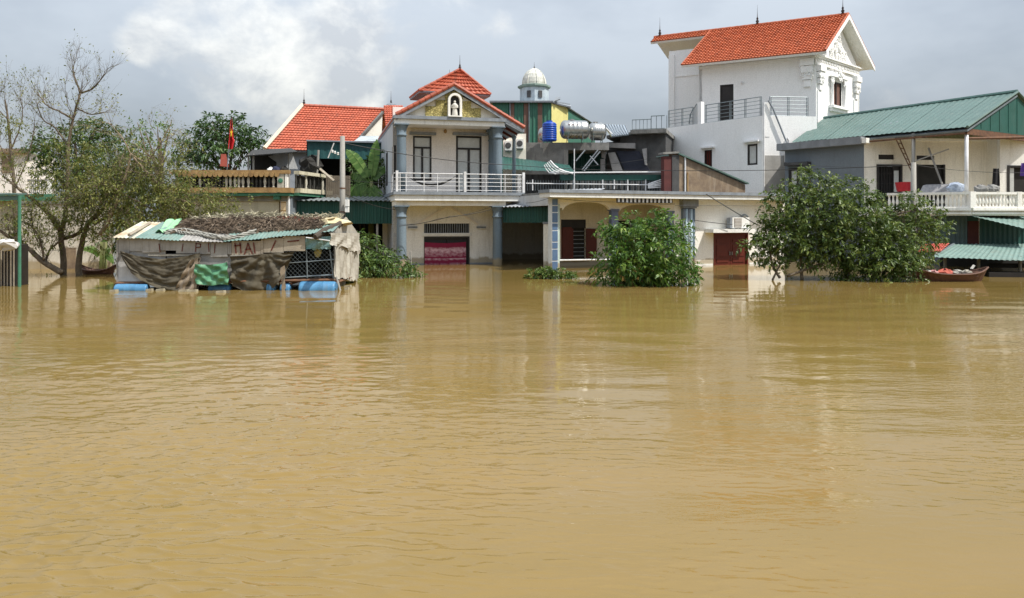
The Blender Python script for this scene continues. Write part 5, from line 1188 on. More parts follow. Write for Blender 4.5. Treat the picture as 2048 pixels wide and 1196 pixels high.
solo('potted_shrub_heap', blob(MB(), p, .55, .4, .45, 12, .5), darkin, 'dark heap of junk behind the parapet left of the stub pole', 'heap')

# ------------------------------------------------------------------ red roofed house behind
T = thing('red_roof_house', 'house with broad red tiled roof and white bargeboard behind the shelter', 'house', P(660, 440, 47))
rl, rr_ = P(608, 217, 48.5), P(800, 209, 50.5); rl.z = rr_.z = 9.45
el, er = P(533, 297, 44.6), P(700, 303, 46.4); el.z = er.z = 6.30
rm = P(768, 211, 50.2); rm.z = 9.45
part('roof_tiles', MB().tiles(el, er, rl, rm, 19, 26, .05, .035), tileM, T, stuff=True)
part('roof_deck', MB().quadslab(el - up * 2, er - up * 2, rm - up * 2, rl - up * 2, .12), greytrim, T)
part('bargeboard', MB().tube([el + Vector((-.12, 0, .06)), rl + Vector((-.10, 0, .10))], .12, 6), M('peach_board', (.74, .60, .46), (.66, .53, .4)), T)
part('rear_slope', MB().tiles(rm + Vector((0, 8, -3.1)), rl + Vector((-3, 7.8, -3.1)), rm, rl, 6, 14), tileM, T, stuff=True)
for i in range(16):
    a, b_ = rl.lerp(rm, i / 16), rl.lerp(rm, (i + 1.1) / 16); part('ridge_tile', MB().tube([a + up * 3, b_ + up * 3], [.12, .10], 8), tileM, T)
part('roof_tiles', MB().tiles(P(772, 262, 47.2), P(806, 262, 47.2), P(767, 211, 50), P(806, 211, 50), 12, 8, .05, .035), tileM, T, stuff=True)
part('side_gable', MB().add([P(716, 281, 46.0), P(763, 281, 46.0), P(765, 226, 46.4), P(716, 281, 46.3), P(763, 281, 46.3), P(765, 226, 46.7)], [(0, 1, 2), (5, 4, 3), (0, 2, 5, 3), (2, 1, 4, 5), (1, 0, 3, 4)]), cream, T)
part('side_verge', MB().tube([P(714, 282, 45.9), P(766, 224, 46.3)], .11, 6), concrete, T)
part('front_wall', MB().extr([P(545, 440, 45.6).xy, P(770, 440, 46.6).xy, P(770, 440, 46.9).xy, P(545, 440, 45.9).xy], 0, 6.25), M('blue_grey_wall', (.36, .39, .43), (.3, .33, .36)), T)
finial(T, rl + Vector((0, 0, .1)), .6, .11); finial(T, P(782, 210, 50.2), .55, .11)
part('ridge_crest', blob(MB(), P(782, 211, 50.2), .35, .2, .18), greytrim, T)
Tg = thing('green_roof_box', 'dark green sheet box above a black opening left of the banana plant', 'shed', P(690, 360, 41))
XF = Fr(XY(615, 41), XY(764, 42))
part('sheet', MB().corr(XF.pt(0, 0, XF.ray(690, 318)[1]), XF.pt(XF.len, 0, XF.ray(690, 318)[1]), XF.pt(0, 0, XF.ray(690, 283)[1]), XF.pt(XF.len, 0, XF.ray(690, 283)[1]), .35, .012), M('teal_dark_sheet', (.02, .085, .085), (.016, .07, .07), rough=.5), Tg)
part('roof', MB().quadslab(XF.pt(-.05, .2, XF.ray(690, 282)[1]), XF.pt(XF.len, .2, XF.ray(690, 282)[1]), XF.pt(XF.len, -3, XF.ray(690, 280)[1]), XF.pt(-.05, -3, XF.ray(690, 280)[1]), .08), greytrim, Tg)
part('back_wall', B(XF, 0, XF.len, -3, -2.9, 1, XF.ray(690, 283)[1] - .1), darkin, Tg)
part('side_wall', B(XF, -.05, .05, -3, -.05, 1, XF.ray(690, 283)[1] - .1), darkin, Tg)
solo('pale_roof_sheet', MB().quadslab(P(708, 282, 43.4), P(757, 282, 43.4), P(757, 272, 45), P(722, 272, 45), .05), M('pale_blue_sheet', (.42, .47, .49)), 'pale grey sheet roof piece above the green box', 'roof')
solo('wooden_lath_fence', MB().wall(Fr(XY(652, 37.2), XY(700, 37.2)), 0, 1.2, 2.5, 4.3, -.04, 0, [(.08 + .1 * i, .10 + .1 * i, 2.6, 4.3) for i in range(11)]), M('lath_wood', (.22, .18, .13), (.15, .12, .09)), 'weathered wooden lath fence behind the utility pole', 'fence')
solo('lath_plank', MB().tube([P(640, 338, 37), P(668, 362, 36.6)], .07, 4), board, 'pale loose plank leaning beside the stub pole', 'plank')

# ------------------------------------------------------------------ floating shed
X0, X1, Yf, Yb = -11.87, -5.32, 22.5, 25.7
SF0 = Fr((X0, Yf), (X1, Yf))
T = thing('floating_shed', 'patched floating shed on blue barrels with boards and wire mesh', 'shed', (-8.6, 24, 0))
def ep(t):   # front eave: sags in the middle
    x = X0 - .05 + (X1 - X0 + .05) * t; y = 475 + 9 * math.sin(min(t / .52, 1) * math.pi / 2) ** 1.5 - (0 if t < .52 else (t - .52) / .48 * 21)
    return Vector((x, Yf - .12, CH - (y - HY) / FPX * (Yf - .12)))
def rp(t):
    x = X0 + (X1 - X0) * t - .02; y = 443 - 5 * t + 3 * math.sin(t * 9)
    return Vector((x, 24.1, CH - (y - HY) / FPX * 24.1))
def bp_(t): e = rp(t); return Vector((e.x, Yb + .1, 1.50))
nsh = 10; shm = [rustsheet, mintsheet, mintsheet, greyboard, greyboard, mintsheet, mintsheet, mintsheet, mintsheet, mintsheet]
for i in range(nsh):
    t0, t1 = i / nsh, (i + 1.02) / nsh; lift = Vector((0, 0, .014 * (i % 2)))
    part('roof_sheet', MB().corr(ep(t0) + lift, ep(min(t1, 1)) + lift, rp(t0) + lift, rp(min(t1, 1)) + lift, .11, .008), shm[i], T, label='rust-stained pale roof sheet at the shed end' if i == 0 else None)
    part('roof_sheet', MB().corr(bp_(min(t1, 1)), bp_(t0), rp(min(t1, 1)), rp(t0), .11, .012), greyboard, T)
solo('roof_batten', MB().tube([P(258, 470, 22.25), P(300, 446, 23.9)], .05, 5), board, 'pale brown batten lying up the left end of the shed roof', 'batten')
# front fascia boards
bx = [236, 258, 285, 320, 352, 392, 421, 455, 463]; 
for i in range(len(bx) - 1):
    t = (P(bx[i], 0, Yf).x - X0) / (X1 - X0); a, b_ = SF0.s(bx[i]), SF0.s(bx[i + 1]); zt_ = ep(t).z - .02; zb2 = SF0.ray(bx[i], 503 + random.uniform(-3, 5) + (7 if i > 4 else 0))[1]
    part('fascia_board', B(SF0, a + .006, b_ - .004, -.03, random.uniform(-.01, .015), zb2, zt_), greyboard, T)
bx2 = [463, 522, 527, 568, 611]
for i in range(4):
    a, b_ = SF0.s(bx2[i]), SF0.s(bx2[i + 1]); tm = ((a + b_) / 2) / SF0.len
    part('fascia_board', B(SF0, a + .006, b_ - .004, -.03, .01 + .006 * i, SF0.ray(bx2[i], 511 - 3 * i)[1], ep(tm).z - .02), board, T)
# painted letters
pm = M('red_brown_paint', (.11, .022, .016), (.2, .09, .06), rough=.8, scale=14, lo=.45, hi=.75)
LET = ([[(470, 487), (472, 506)], [(480, 486), (482, 506)], [(470, 491), (481, 490)]], [[(496, 487), (489, 508)], [(496, 487), (504, 507)], [(492, 499), (501, 498)]], [[(507, 486), (510, 506)]], [[(551, 482), (543, 500)]], [[(576, 483), (597, 481)]])
FAINT = ([[(392, 487), (391, 503)], [(392, 487), (401, 488), (401, 494), (392, 495)]], [[(417, 487), (418, 503)]], [[(430, 488), (429, 505)]], [[(366, 488), (364, 502)]], [[(318, 488), (320, 503)]])
for ls, dd, ww in ((LET, .036, 2.6), (FAINT, .018, 1.7)):
    for sts in ls:
        lt = MB()
        for st in sts: stroke(lt, SF0, st, dd, ww)
        part('painted_letter', lt, pm, T)
# lower front panels
part('wall_panel', B(SF0, SF0.s(234), SF0.s(330), -.06, -.035, SF0.ray(280, 565)[1], SF0.ray(280, 500)[1]), greyboard, T)
part('wall_panel', B(SF0, SF0.s(236), SF0.s(306), -.034, -.012, SF0.ray(280, 563)[1], SF0.ray(280, 524)[1]), M('pale_grey_board', (.50, .50, .50), (.40, .40, .40), dirt=(.2, .19, .18), dirt_amt=.4), T)
part('wall_panel', B(SF0, SF0.s(332), SF0.s(462), -.08, -.05, SF0.ray(400, 560)[1], SF0.ray(400, 508)[1]), greyboard, T)
part('strip', B(SF0, SF0.s(296), SF0.s(400), -.03, -.01, SF0.ray(350, 512)[1], SF0.ray(350, 508.5)[1]), asb, T)
part('strip', B(SF0, SF0.s(462), SF0.s(560), .02, .05, SF0.ray(500, 513)[1], SF0.ray(500, 510)[1]), asb, T)
part('left_end_wall', MB().extr([(X0, Yf), (X0 + .04, Yf), (X0 + .04, Yb), (X0, Yb)], .12, 1.5), greyboard, T)
part('back_wall', MB().extr([(X0, Yb), (X1 - .75, Yb), (X1 - .75, Yb - .04), (X0, Yb - .04)], .12, 1.5), darkin, T)
part('raft_beam', MB().tube([SF0.pt(.0, .0, .20), SF0.pt(SF0.len + .05, .0, .30)], .05, 4), rust, T)
part('raft_beam', MB().tube([(X0, Yb, .2), (X1, Yb, .3)], .05, 4), rust, T)
for i in range(6):
    x = X0 + (X1 - X0) * i / 5; part('raft_beam', MB().tube([(x, Yf, .2), (x, Yb, .22)], .045, 4), rust, T)
part('floor_boards', MB().extr([(X0, Yf + .05), (X1, Yf + .05), (X1, Yb), (X0, Yb)], .24, .28), darkwood, T)
# wire mesh front with frame
ma, mb_ = SF0.s(560), SF0.s(669); mz0, mz1 = SF0.ray(610, 556)[1], SF0.ray(610, 500)[1]
fr = part('mesh_frame', MB().tube([SF0.pt(ma, 0, mz0), SF0.pt(mb_, 0, mz0 + .10)], .022, 5).tube([SF0.pt(SF0.s(578), .01, SF0.ray(578, 526)[1]), SF0.pt(mb_, .01, SF0.ray(660, 519)[1])], .014, 5).tube([SF0.pt(SF0.s(615), .01, mz0), SF0.pt(SF0.s(613), .01, mz1)], .018, 5).tube([SF0.pt(SF0.s(571), .01, mz0), SF0.pt(SF0.s(571), .01, mz1 - .4)], .016, 5).tube([SF0.pt(SF0.s(667), .01, mz0), SF0.pt(SF0.s(660), .01, mz1)], .022, 5), rail_g, T)
wmb = MB(); st = .135
k0 = ma - (mz1 - mz0); x = k0
while x < mb_:
    for sg in (0, 1):
        lo_, hi_ = (x, x + (mz1 - mz0)) if not sg else (x + (mz1 - mz0), x)
        def cl_(s_, z_): return SF0.pt(s_, 0, z_)
        za_, zb2 = mz0, mz1; sa, sb = lo_, hi_
        # clip to [ma,mb_]
        def clip(sa, za_, sb, zb2):
            if sa == sb: return None
            t0, t1 = 0, 1
            for lim, sgn in ((ma, 1), (mb_, -1)):
                fa, fb = sgn * (sa - lim), sgn * (sb - lim)
                if fa < 0 and fb < 0: return None
                if fa < 0: t0 = max(t0, fa / (fa - fb))
                elif fb < 0: t1 = min(t1, fa / (fa - fb))
            if t0 >= t1: return None
            g = lambda t: (sa + (sb - sa) * t, za_ + (zb2 - za_) * t)
            return g(t0), g(t1)
        r_ = clip(sa, za_, sb, zb2)
        if r_: wmb.tube([cl_(*r_[0]), cl_(*r_[1])], .0045, 3, False)
    x += st
part('wire_mesh', wmb, rail_g, fr, stuff=True)
# right gable end: pale sheets
ET = Fr((X1 - .02, Yf - .05), (X1 + .03, Yb))
def EP(x, y, d=0): return ET.pt(*((lambda q_: (q_[0], d, q_[1]))(ET.ray(x, y, d))))
tri = MB(); tri.add([(X1 - .1, Yf - .18, 1.70), (X1 + .1, Yb + .05, 1.55), (X1 + .0, 24.1, 2.20)], [(0, 1, 2)]); 
tri.add([(X1 - .13, Yf - .18, 1.70), (X1 + .07, Yb + .05, 1.55), (X1 - .03, 24.1, 2.20)], [(2, 1, 0)])
part('gable_sheet', tri, asb, T)
def hangsheet(name, x0, x1, yt, yb, F, d, m, ribs, rag=.06, T=T, lab=None, wav=.02):
    a, b_ = F.s(x0, d), F.s(x1, d); mb = MB(); nu, nv = ribs * 4, 6
    zt_ = [F.ray(x0 + (x1 - x0) * i / nu, yt[0] + (yt[1] - yt[0]) * i / nu, d)[1] for i in range(nu + 1)]; zb2 = [F.ray(x0 + (x1 - x0) * i / nu, yb[0] + (yb[1] - yb[0]) * i / nu, d)[1] + random.uniform(-rag, rag) for i in range(nu + 1)]
    for j in range(nv + 1):
        for i in range(nu + 1):
            v_ = j / nv; mb.v.append(tuple(F.pt(a + (b_ - a) * i / nu, d + wav * (1 if i % 4 in (0, 1) else -1) + .05 * math.sin(i * .5 + j) * v_, zt_[i] * (1 - v_) + zb2[i] * v_)))
    mb.f = [(j * (nu + 1) + i, j * (nu + 1) + i + 1, (j + 1) * (nu + 1) + i + 1, (j + 1) * (nu + 1) + i) for j in range(nv) for i in range(nu)]
    return part(name, mb, m, T, label=lab)
hangsheet('side_sheet', 660, 718, (466, 466), (488, 506), ET, .10, asb, 8, .05)
hangsheet('side_sheet', 669, 716, (488, 490), (556, 562), ET, .04, asb, 9, .05, lab='weathered corrugated sheet hanging at the shed end')
hangsheet('front_patch', 611, 662, (476, 472), (499, 498), SF0, .03, M('teal_plastic', (.10, .22, .21), (.22, .33, .32), rough=.4), 5, .03, lab='torn teal plastic patch', wav=.006)
part('corner_pole', MB().tube([(X1, Yf, .1), (X1 + .02, Yf, 1.75)], .035, 6), polec, T)
part('corner_pole', MB().tube([(X1 + .03, Yb, .1), (X1 + .05, Yb, 1.5)], .035, 6), polec, T)
part('white_pole', MB().tube([P(612, 475, 22.4), P(663, 482, 22.4)], .022, 6), rail_w, T)
p = P(636, 505, 23); part('yellow_bag', blob(MB(), p, .12, .1, .14), yellowp, T)
part('raft_leg', MB().tube([(X1 + .05, Yf, .4), (X1 + .22, Yf - .1, -.1)], .03, 5), polec, T)
# barrels
def barrel(x0, x1, Y, r, label, up_end=False):
    a = P(x0, 440, Y); b_ = P(x1, 440, Y); zc = .02
    ln = b_.x - a.x; prof = [(r * .9, 0), (r * .97, .03), (r, .08), (r, ln * .3), (r * 1.04, ln * .32), (r, ln * .34), (r, ln * .66), (r * 1.04, ln * .68), (r, ln * .70), (r, ln - .08), (r * .97, ln - .03), (r * .9, ln)]
    Tb = thing('float_barrel', label, 'barrel', (a.x + ln / 2, Y, zc), 'blue plastic float barrels under the shed')
    part('drum', MB().lathe((a.x, Y, zc), prof, 16, Vector((1, 0, 0))), blueplas, Tb, smooth=True)
    part('bung', MB().lathe((b_.x, Y - r * .5, zc + .05), [(.04, 0), (.04, .02)], 8, Vector((1, 0, 0))), blueplas, Tb)
barrel(232, 296, 22.42, .17, 'bright blue float barrel under the left end of the shed')
barrel(420, 463, 22.7, .17, 'blue float barrel in the gap below the green tarp')
barrel(536, 552, 22.6, .19, 'short blue barrel end just right of the second brown tarp')
barrel(563, 582, 22.6, .20, 'short blue barrel end left of the largest barrel')
barrel(601, 672, 22.5, .25, 'largest blue float barrel under the wire mesh')
barrel(318, 352, 25.2, .2, 'dark-lying blue barrel at the back of the shed')
# foam floats
for i, (x, y, w_) in enumerate(((228, 583, .12), (300, 581, .12), (322, 581, .16), (368, 583, .18), (386, 583, .17), (442, 585, .16), (696, 574, .14), (694, 579, .08))):
    Y = 3150 / (y - 440); p = P(x, y, Y); w_ *= .8
    mb = MB().hexa([(p.x - w_, Y - .1, -.03), (p.x + w_, Y - .12, -.03), (p.x + w_ * .9, Y + .12, -.03), (p.x - w_, Y + .1, -.03), (p.x - w_ * .85, Y - .08, .05), (p.x + w_ * .8, Y - .1, .07), (p.x + w_ * .8, Y + .1, .06), (p.x - w_ * .9, Y + .08, .04)])
    solo('foam_chunk', mb, M('dirty_foam', (.36, .33, .24), (.24, .2, .13), bump=.3), ('dirty foam chunk at the left tip of the bright blue barrel', 'dirty foam chunk at the right tip of the bright blue barrel', 'dirty foam chunk floating under the first brown tarp', 'dirty foam chunk floating left of the green tarp', 'dirty foam chunk floating just below the green tarp corner', 'dirty foam chunk floating furthest out below the green tarp', 'pale foam chunk floating past the right end of the shed', 'smallest pale foam chunk floating past the right end of the shed')[i], 'foam')
# tarps
def pn(x, y, k): return float(perlin(np.array([x]), np.array([y]), k)[0])
def tarp(name, top, bot, m, label, d=.10, nu=60, nv=26, fold=None, cat='tarp'):
    def interp(pl, t):
        k_ = [q_[0] for q_ in pl]; x = np.interp(t, k_, [q_[1] for q_ in pl]); y = np.interp(t, k_, [q_[2] for q_ in pl]); return x, y
    mb = MB()
    for j in range(nv + 1):
        for i in range(nu + 1):
            u_, v_ = i / nu, j / nv; (xa, ya), (xb, yb) = interp(top, u_), interp(bot, u_)
            x, y = xa + (xb - xa) * v_, ya + (yb - ya) * v_
            dd = d + fold(u_, v_); s, z = SF0.ray(x, y, 0); mb.v.append(tuple(SF0.pt(s, dd, z)))
    mb.f = [(j * (nu + 1) + i, j * (nu + 1) + i + 1, (j + 1) * (nu + 1) + i + 1, (j + 1) * (nu + 1) + i) for j in range(nv) for i in range(nu)]
    return solo(name, mb, m, label, cat, smooth=True)
tarp('brown_tarp', [(0, 243, 501), (.2, 275, 511), (.5, 325, 518), (.8, 375, 512), (1, 403, 505)], [(0, 248, 516), (.12, 265, 545), (.3, 300, 568), (.5, 330, 579), (.75, 365, 580), (1, 400, 575)], tarpb,
     'brown tarp sagging in swags on the left half of the floating shed', fold=lambda u, v: .085 * (abs(math.sin((v - .55 * math.sin(math.pi * u)) * 8.5 + 2.5 * pn(u * 2.5, v * 2, 31))) ** .7 - .5) * (.2 + .8 * math.sin(math.pi * u)) * (.25 + .75 * v) + .07 * pn(u * 7 + v * 4, v * 11, 32) + .03 * pn(u * 19, v * 23, 33))
tarp('pale_tarp_end', [(0, 385, 520), (1, 408, 512)], [(0, 354, 578), (.5, 376, 580), (1, 396, 578)], M('pale_brown_tarp', (.34, .28, .21), (.2, .16, .12), bump=.3), 'pale brown ragged tarp end hanging left of the green tarp', d=.16, nu=16, nv=14, fold=lambda u, v: .05 * math.sin(u * 14 + v * 4) + .03 * math.sin(v * 17 + u * 5))
tarp('brown_tarp', [(0, 463, 512), (.3, 500, 511), (.55, 533, 507), (1, 590, 504)], [(0, 467, 572), (.2, 485, 580), (.5, 525, 581), (.7, 552, 574), (.85, 566, 556), (1, 580, 525)], tarpb,
     'brown tarp with fanned folds on the right half of the floating shed', fold=lambda u, v: (.11 * math.sin(math.atan2(v + .05, u - .55) * 15) * min(1, 2.2 * math.hypot(u - .55, v)) + .03 * math.sin(v * 20 - u * 8) * (u < .5)) * (.3 + .7 * v) + .06 * pn(u * 8, v * 9, 35) + .03 * pn(u * 21, v * 19, 36))
tarp('green_tarp', [(0, 396, 527), (.5, 425, 529), (.85, 450, 526), (1, 461, 523)], [(0, 396, 566), (.5, 430, 570), (.8, 448, 567), (1, 462, 570)], tarpg,
     'bright green tarp square hung between the two brown tarps', d=.22, nu=30, nv=20, fold=lambda u, v: .045 * math.sin(7 * u + 5 * v) + .03 * math.sin(13 * (u - v)) + .02 * math.sin(24 * u * v) + .05 * pn(u * 7, v * 6, 37))
tarp('torn_strip', [(0, 563, 536), (1, 572, 530)], [(0, 567, 582), (1, 574, 582)], M('pale_brown_tarp', (0, 0, 0)), 'narrow torn tarp strip trailing into the water beside the mesh', d=.13, nu=8, nv=14, fold=lambda u, v: .04 * math.sin(v * 9 + u * 3))
# debris on the roof
def scatter_mat(name, label, n_, t0, t1, v0, v1, m, hgt, ln=(.10, .35), cat='debris'):
    mb = MB()
    for _ in range(n_):
        t = random.uniform(t0, t1); v_ = random.uniform(v0, v1); b0 = ep(t).lerp(rp(t), v_); p = b0 + Vector((0, -.02, random.uniform(.01, hgt) * (.3 + .7 * math.sin(math.pi * min(1, max(0, (v_ - v0) / (v1 - v0)))))))
        l_ = random.uniform(*ln); an = random.uniform(0, 6.28); dr_ = Vector((math.cos(an), math.sin(an) * .7, random.uniform(-.5, .5) + math.sin(an) * .35)) * l_ * .5
        w_ = Vector((random.uniform(-1, 1), random.uniform(-1, 1), random.uniform(-1, 1))).normalized() * random.uniform(.008, .03)
        mid = p + Vector((0, 0, random.uniform(-.02, .05)))
        mb.add([p - dr_, mid + w_, p + dr_, mid - w_], [(0, 1, 2), (0, 2, 3)])
    o = solo(name, mb, m, label, cat, kind='stuff'); return o
scatter_mat('dry_vine_mat', 'mat of dry brown vines covering the floating shed roof', 5200, .22, .92, .32, 1.06, M('dry_vine', (.22, .165, .115), (.085, .065, .05), scale=9, lo=.3, hi=.7), .17)
scatter_mat('red_leaf_litter', 'patch of reddish dry litter on the right of the shed roof', 1500, .66, .90, .62, 1.08, M('red_litter', (.26, .07, .045), (.14, .06, .04), scale=9), .15, (.06, .2))
scatter_mat('pale_straw', 'pale straw strands along the shed ridge', 900, .25, .97, .85, 1.10, M('pale_straw', (.46, .42, .30), (.3, .28, .2), scale=9), .22, (.12, .5))
# netting rope twisted along the eave
for k, (pts, rad, lb) in enumerate((([(.20, .30), (.26, .45), (.33, .34), (.42, .20), (.50, .06), (.56, .12), (.62, .32)], .07, 'thick grey netting twisted along the sagging eave of the shed'), ([(.22, .42), (.28, .30), (.36, .24), (.44, .10), (.52, .16)], .05, 'thinner grey netting strand beside the sagging eave'))):
    mb = MB()
    for h in range(7):
        o_ = []
        for t in np.linspace(0, 1, 40):
            tt = np.interp(t, np.linspace(0, 1, len(pts)), [q_[0] for q_ in pts]); vv = np.interp(t, np.linspace(0, 1, len(pts)), [q_[1] for q_ in pts])
            b0 = ep(tt).lerp(rp(tt), vv); an = t * 22 + h * 1.3; o_.append(b0 + Vector((.5 * rad * math.sin(an * 1.7), rad * math.cos(an) * .8, .05 + rad * .8 * math.sin(an))))
        mb.tube(o_, [rad * random.uniform(.25, .5) for _ in o_], 5)
    solo('netting', mb, netm, lb, 'net', smooth=True)
gc = MB(); c0 = ep(.155).lerp(rp(.16), .45)
nu = nv = 12
for j in range(nv + 1):
    for i in range(nu + 1):
        u_, v_ = i / nu, j / nv; t = .135 + .06 * u_ + .02 * v_; b0 = ep(t).lerp(rp(t), 1.05 - .75 * v_); gc.v.append(tuple(b0 + Vector((0, -.03, .05 + .05 * math.sin(u_ * 9 + v_ * 5) + .06 * math.sin(v_ * 7)))))
gc.f = [(j * (nu + 1) + i, j * (nu + 1) + i + 1, (j + 1) * (nu + 1) + i + 1, (j + 1) * (nu + 1) + i) for j in range(nv) for i in range(nu)]
solo('green_cloth', gc, M('pale_green_cloth', (.30, .60, .32), (.22, .48, .25)), 'pale green cloth draped over the left of the shed roof', 'cloth', smooth=True)
# pale sacking at the right ridge end
solo('ridge_sacking', blob(MB(), rp(.945) + Vector((0, -.3, -.06)), .55, .38, .14, 14, .5), M('pale_sacking', (.62, .55, .36), (.45, .36, .2), scale=6), 'pale yellowish sacking bunched at the right end of the shed ridge', 'sacking')
solo('rolled_mat', MB().tube([P(630, 474, 22.3), P(648, 463, 22.6), P(674, 452, 23.3), P(688, 441, 24.0)], [.09, .12, .11, .06], 8), M('black_brown_mat', (.07, .055, .04)), 'dark rolled mat lying diagonally on the right shed roof edge', 'mat')

# ------------------------------------------------------------------ utility poles, wires
def upole(px, ytop, Y, r, label):
    p = P(px, 440, Y); zt_ = P(px, ytop, Y).z
    T = thing('utility_pole', label, 'utility pole', (p.x, p.y, 0), 'concrete utility poles')
    part('pole', MB().tube([(p.x, p.y, -1.5), (p.x, p.y, zt_ * .5), (p.x, p.y, zt_)], [r * 1.15, r * 1.05, r * .85], 12), polec, T, smooth=True)
    for z in (zt_ * .45, zt_ * .62): part('band', MB().lathe((p.x, p.y, z), [(r * 1.08, 0), (r * 1.08, .05)], 12), rust, T)
    return T, p, zt_
T, pp, zp = upole(685, 272, 28.5, .105, 'grey concrete utility pole rising behind the right end of the floating shed')
q = P(694.5, 400, 28.3)
part('meter_box', MB().extr([(q.x - .06, q.y - .1), (q.x + .07, q.y - .1), (q.x + .07, q.y + .06), (q.x - .06, q.y + .06)], q.z - .24, q.z + .02), white, T)
part('meter_box', MB().extr([(q.x - .07, q.y - .08), (q.x + .06, q.y - .08), (q.x + .06, q.y + .08), (q.x - .07, q.y + .08)], q.z - .46, q.z - .26), white, T)
part('meter_wires', MB().tube([(q.x - .1, q.y, q.z - .8), (q.x - .09, q.y - .05, q.z - .5), (q.x - .02, q.y - .05, q.z - .45)], .03, 5), black, T)
hk = P(665, 303, 28.4); part('bracket_arm', MB().tube([(pp.x, pp.y, zp - .75), hk], .02, 5), rail_g, T)
for t in (.45, .75, 1.0):
    c = Vector((pp.x, pp.y, zp - .75)).lerp(hk, t); part('insulator', MB().lathe(c, [(.02, -.05), (.045, -.03), (.03, 0), (.045, .03), (.02, .06)], 8), white, T)
part('stay', MB().tube([P(668, 286, 28.4), P(656, 316, 28.4)], .022, 5), rail_w, T)
T, p2, zp2 = upole(1827, 325, 27.4, .10, 'concrete utility pole standing in the leafy tree before the veranda')
W1 = [(688, 294, 28.5), (760, 297, 29.0), (1032, 328, 33.0)]
cable('overhead_wire', [(688, 286, 28.5), (1024, 330, 33.2)], 'upper black wire crossing the front of the gabled house', .016, .15, 20)
cable('overhead_wire', [(1024, 330, 33.2), (1330, 341, 33), (1826, 330, 27.4)], 'black wire from the gabled house across the villa to the right pole', .012, .08, 20)
cable('overhead_wire', [(1160, 334, 39), (1330, 312, 38)], 'thin wire rising to the brown lean-to wall', .010, .05)
cable('overhead_wire', [(690, 388, 28.5), (800, 420, 33.2)], 'wire from the meter boxes down to the left blue column', .012, .12)
cable('overhead_wire', [(798, 452, 33.3), (900, 433, 33.3), (985, 418, 34)], 'loose wires slung across the door pediment of the gabled house', .014, .06)
cable('overhead_wire', [(798, 448, 33.3), (878, 437, 33.3), (985, 412, 34)], 'second thin slung wire above the maroon cloth door', .008, .10)
cable('overhead_wire', [(1052, 406, 33), (1100, 395, 31), (1240, 404, 32), (1350, 408, 33.2)], 'thin wire along the arched porch front', .009, .05)
cable('overhead_wire', [(1350, 411, 33.2), (1560, 412, 34)], 'thin wire along the wall above the air conditioner', .008, .0)
cable('overhead_wire', [(1412, 388, 33.0), (1515, 450, 33.0)], 'thick black cable slanting down past the air conditioner', .022, .02)
cable('overhead_wire', [(1388, 440, 33.6), (1465, 449, 34.2)], 'short pipe line running to the air conditioner', .016, .02)
cable('overhead_wire', [(660, 362, 37), (685, 356, 28.6), (785, 365, 33)], 'wire passing the lath fence to the balcony', .008, .08)
cable('overhead_wire', [(390, 400, 33), (560, 384, 34.0)], 'dark wire sagging along the tan building beam', .012, .12)
cable('overhead_wire', [(1826, 330, 27.4), (1570, 325, 40)], 'thin wire from the right pole to the grey wall', .008, .15)
cable('overhead_wire', [(1829, 330, 27.4), (2060, 345, 30)], 'thin wire running out of the picture at the right', .008, .1)
cable('overhead_wire', [(1940, 418, 37.5), (2010, 432, 36)], 'loose cable trailing from the veranda slab', .012, .1)
cable('mooring_rope', [(716, 486, 25.5), (823, 520, 28)], 'thin rope from the shed end to the stick in the shrub', .010, .1)
solo('stick', MB().tube([P(823, 552, 28), P(821, 503, 28)], .028, 6), polec, 'thin upright stick in the shrub left of the maroon cloth', 'stick')

# ------------------------------------------------------------------ flag
fp0, fp1 = P(456, 336, 38), P(461, 240, 38)
T = thing('flag', 'red flag with gold star drooping from a thin pole', 'flag', fp0)
part('flagpole', MB().tube([P(454, 340, 38), P(463, 236, 38)], .022, 6), rail_g, T)
mb = MB(); nu, nv = 14, 18
for j in range(nv + 1):
    for i in range(nu + 1):
        u_, v_ = i / nu, j / nv; wv = 3 + 9 * v_ if v_ < .7 else 12 - 8 * (v_ - .7)
        p = P(462 - 5 * v_ + (wv) * u_ * (1 if u_ < .6 else 1) - 1, 240 + v_ * 58 - 6 * u_ * (1 - v_), 38 - .10 * math.sin(u_ * 8 + v_ * 2)); mb.v.append(tuple(p))
mb.f = [(j * (nu + 1) + i, j * (nu + 1) + i + 1, (j + 1) * (nu + 1) + i + 1, (j + 1) * (nu + 1) + i) for j in range(nv) for i in range(nu)]
part('cloth', mb, M('flag_red', (.62, .02, .02), (.5, .015, .02), rough=.7), T, smooth=True)
star = MB(); c = P(462.5, 266, 37.84); pts = []
for i in range(10):
    r_ = (.17 if i % 2 == 0 else .075); an = math.pi / 2 + i * math.pi / 5; pts.append((c.x + r_ * .45 * math.cos(an), c.y, c.z + r_ * 1.5 * math.sin(an)))
star.add([c + Vector((0, -.01, 0))] + pts, [(0, i + 1, (i + 1) % 10 + 1) for i in range(10)])
part('star', star, M('flag_gold', (.80, .52, .03), (.7, .42, .02)), T)
solo('red_banner', MB().hexa([P(442, 308, 40), P(452, 308, 40), P(452, 308, 40.1), P(442, 308, 40.1), P(440, 332, 40), P(458, 334, 40), P(458, 334, 40.1), P(440, 332, 40.1)]), redsheet, 'faded red cloth panel hanging below the flag', 'cloth')

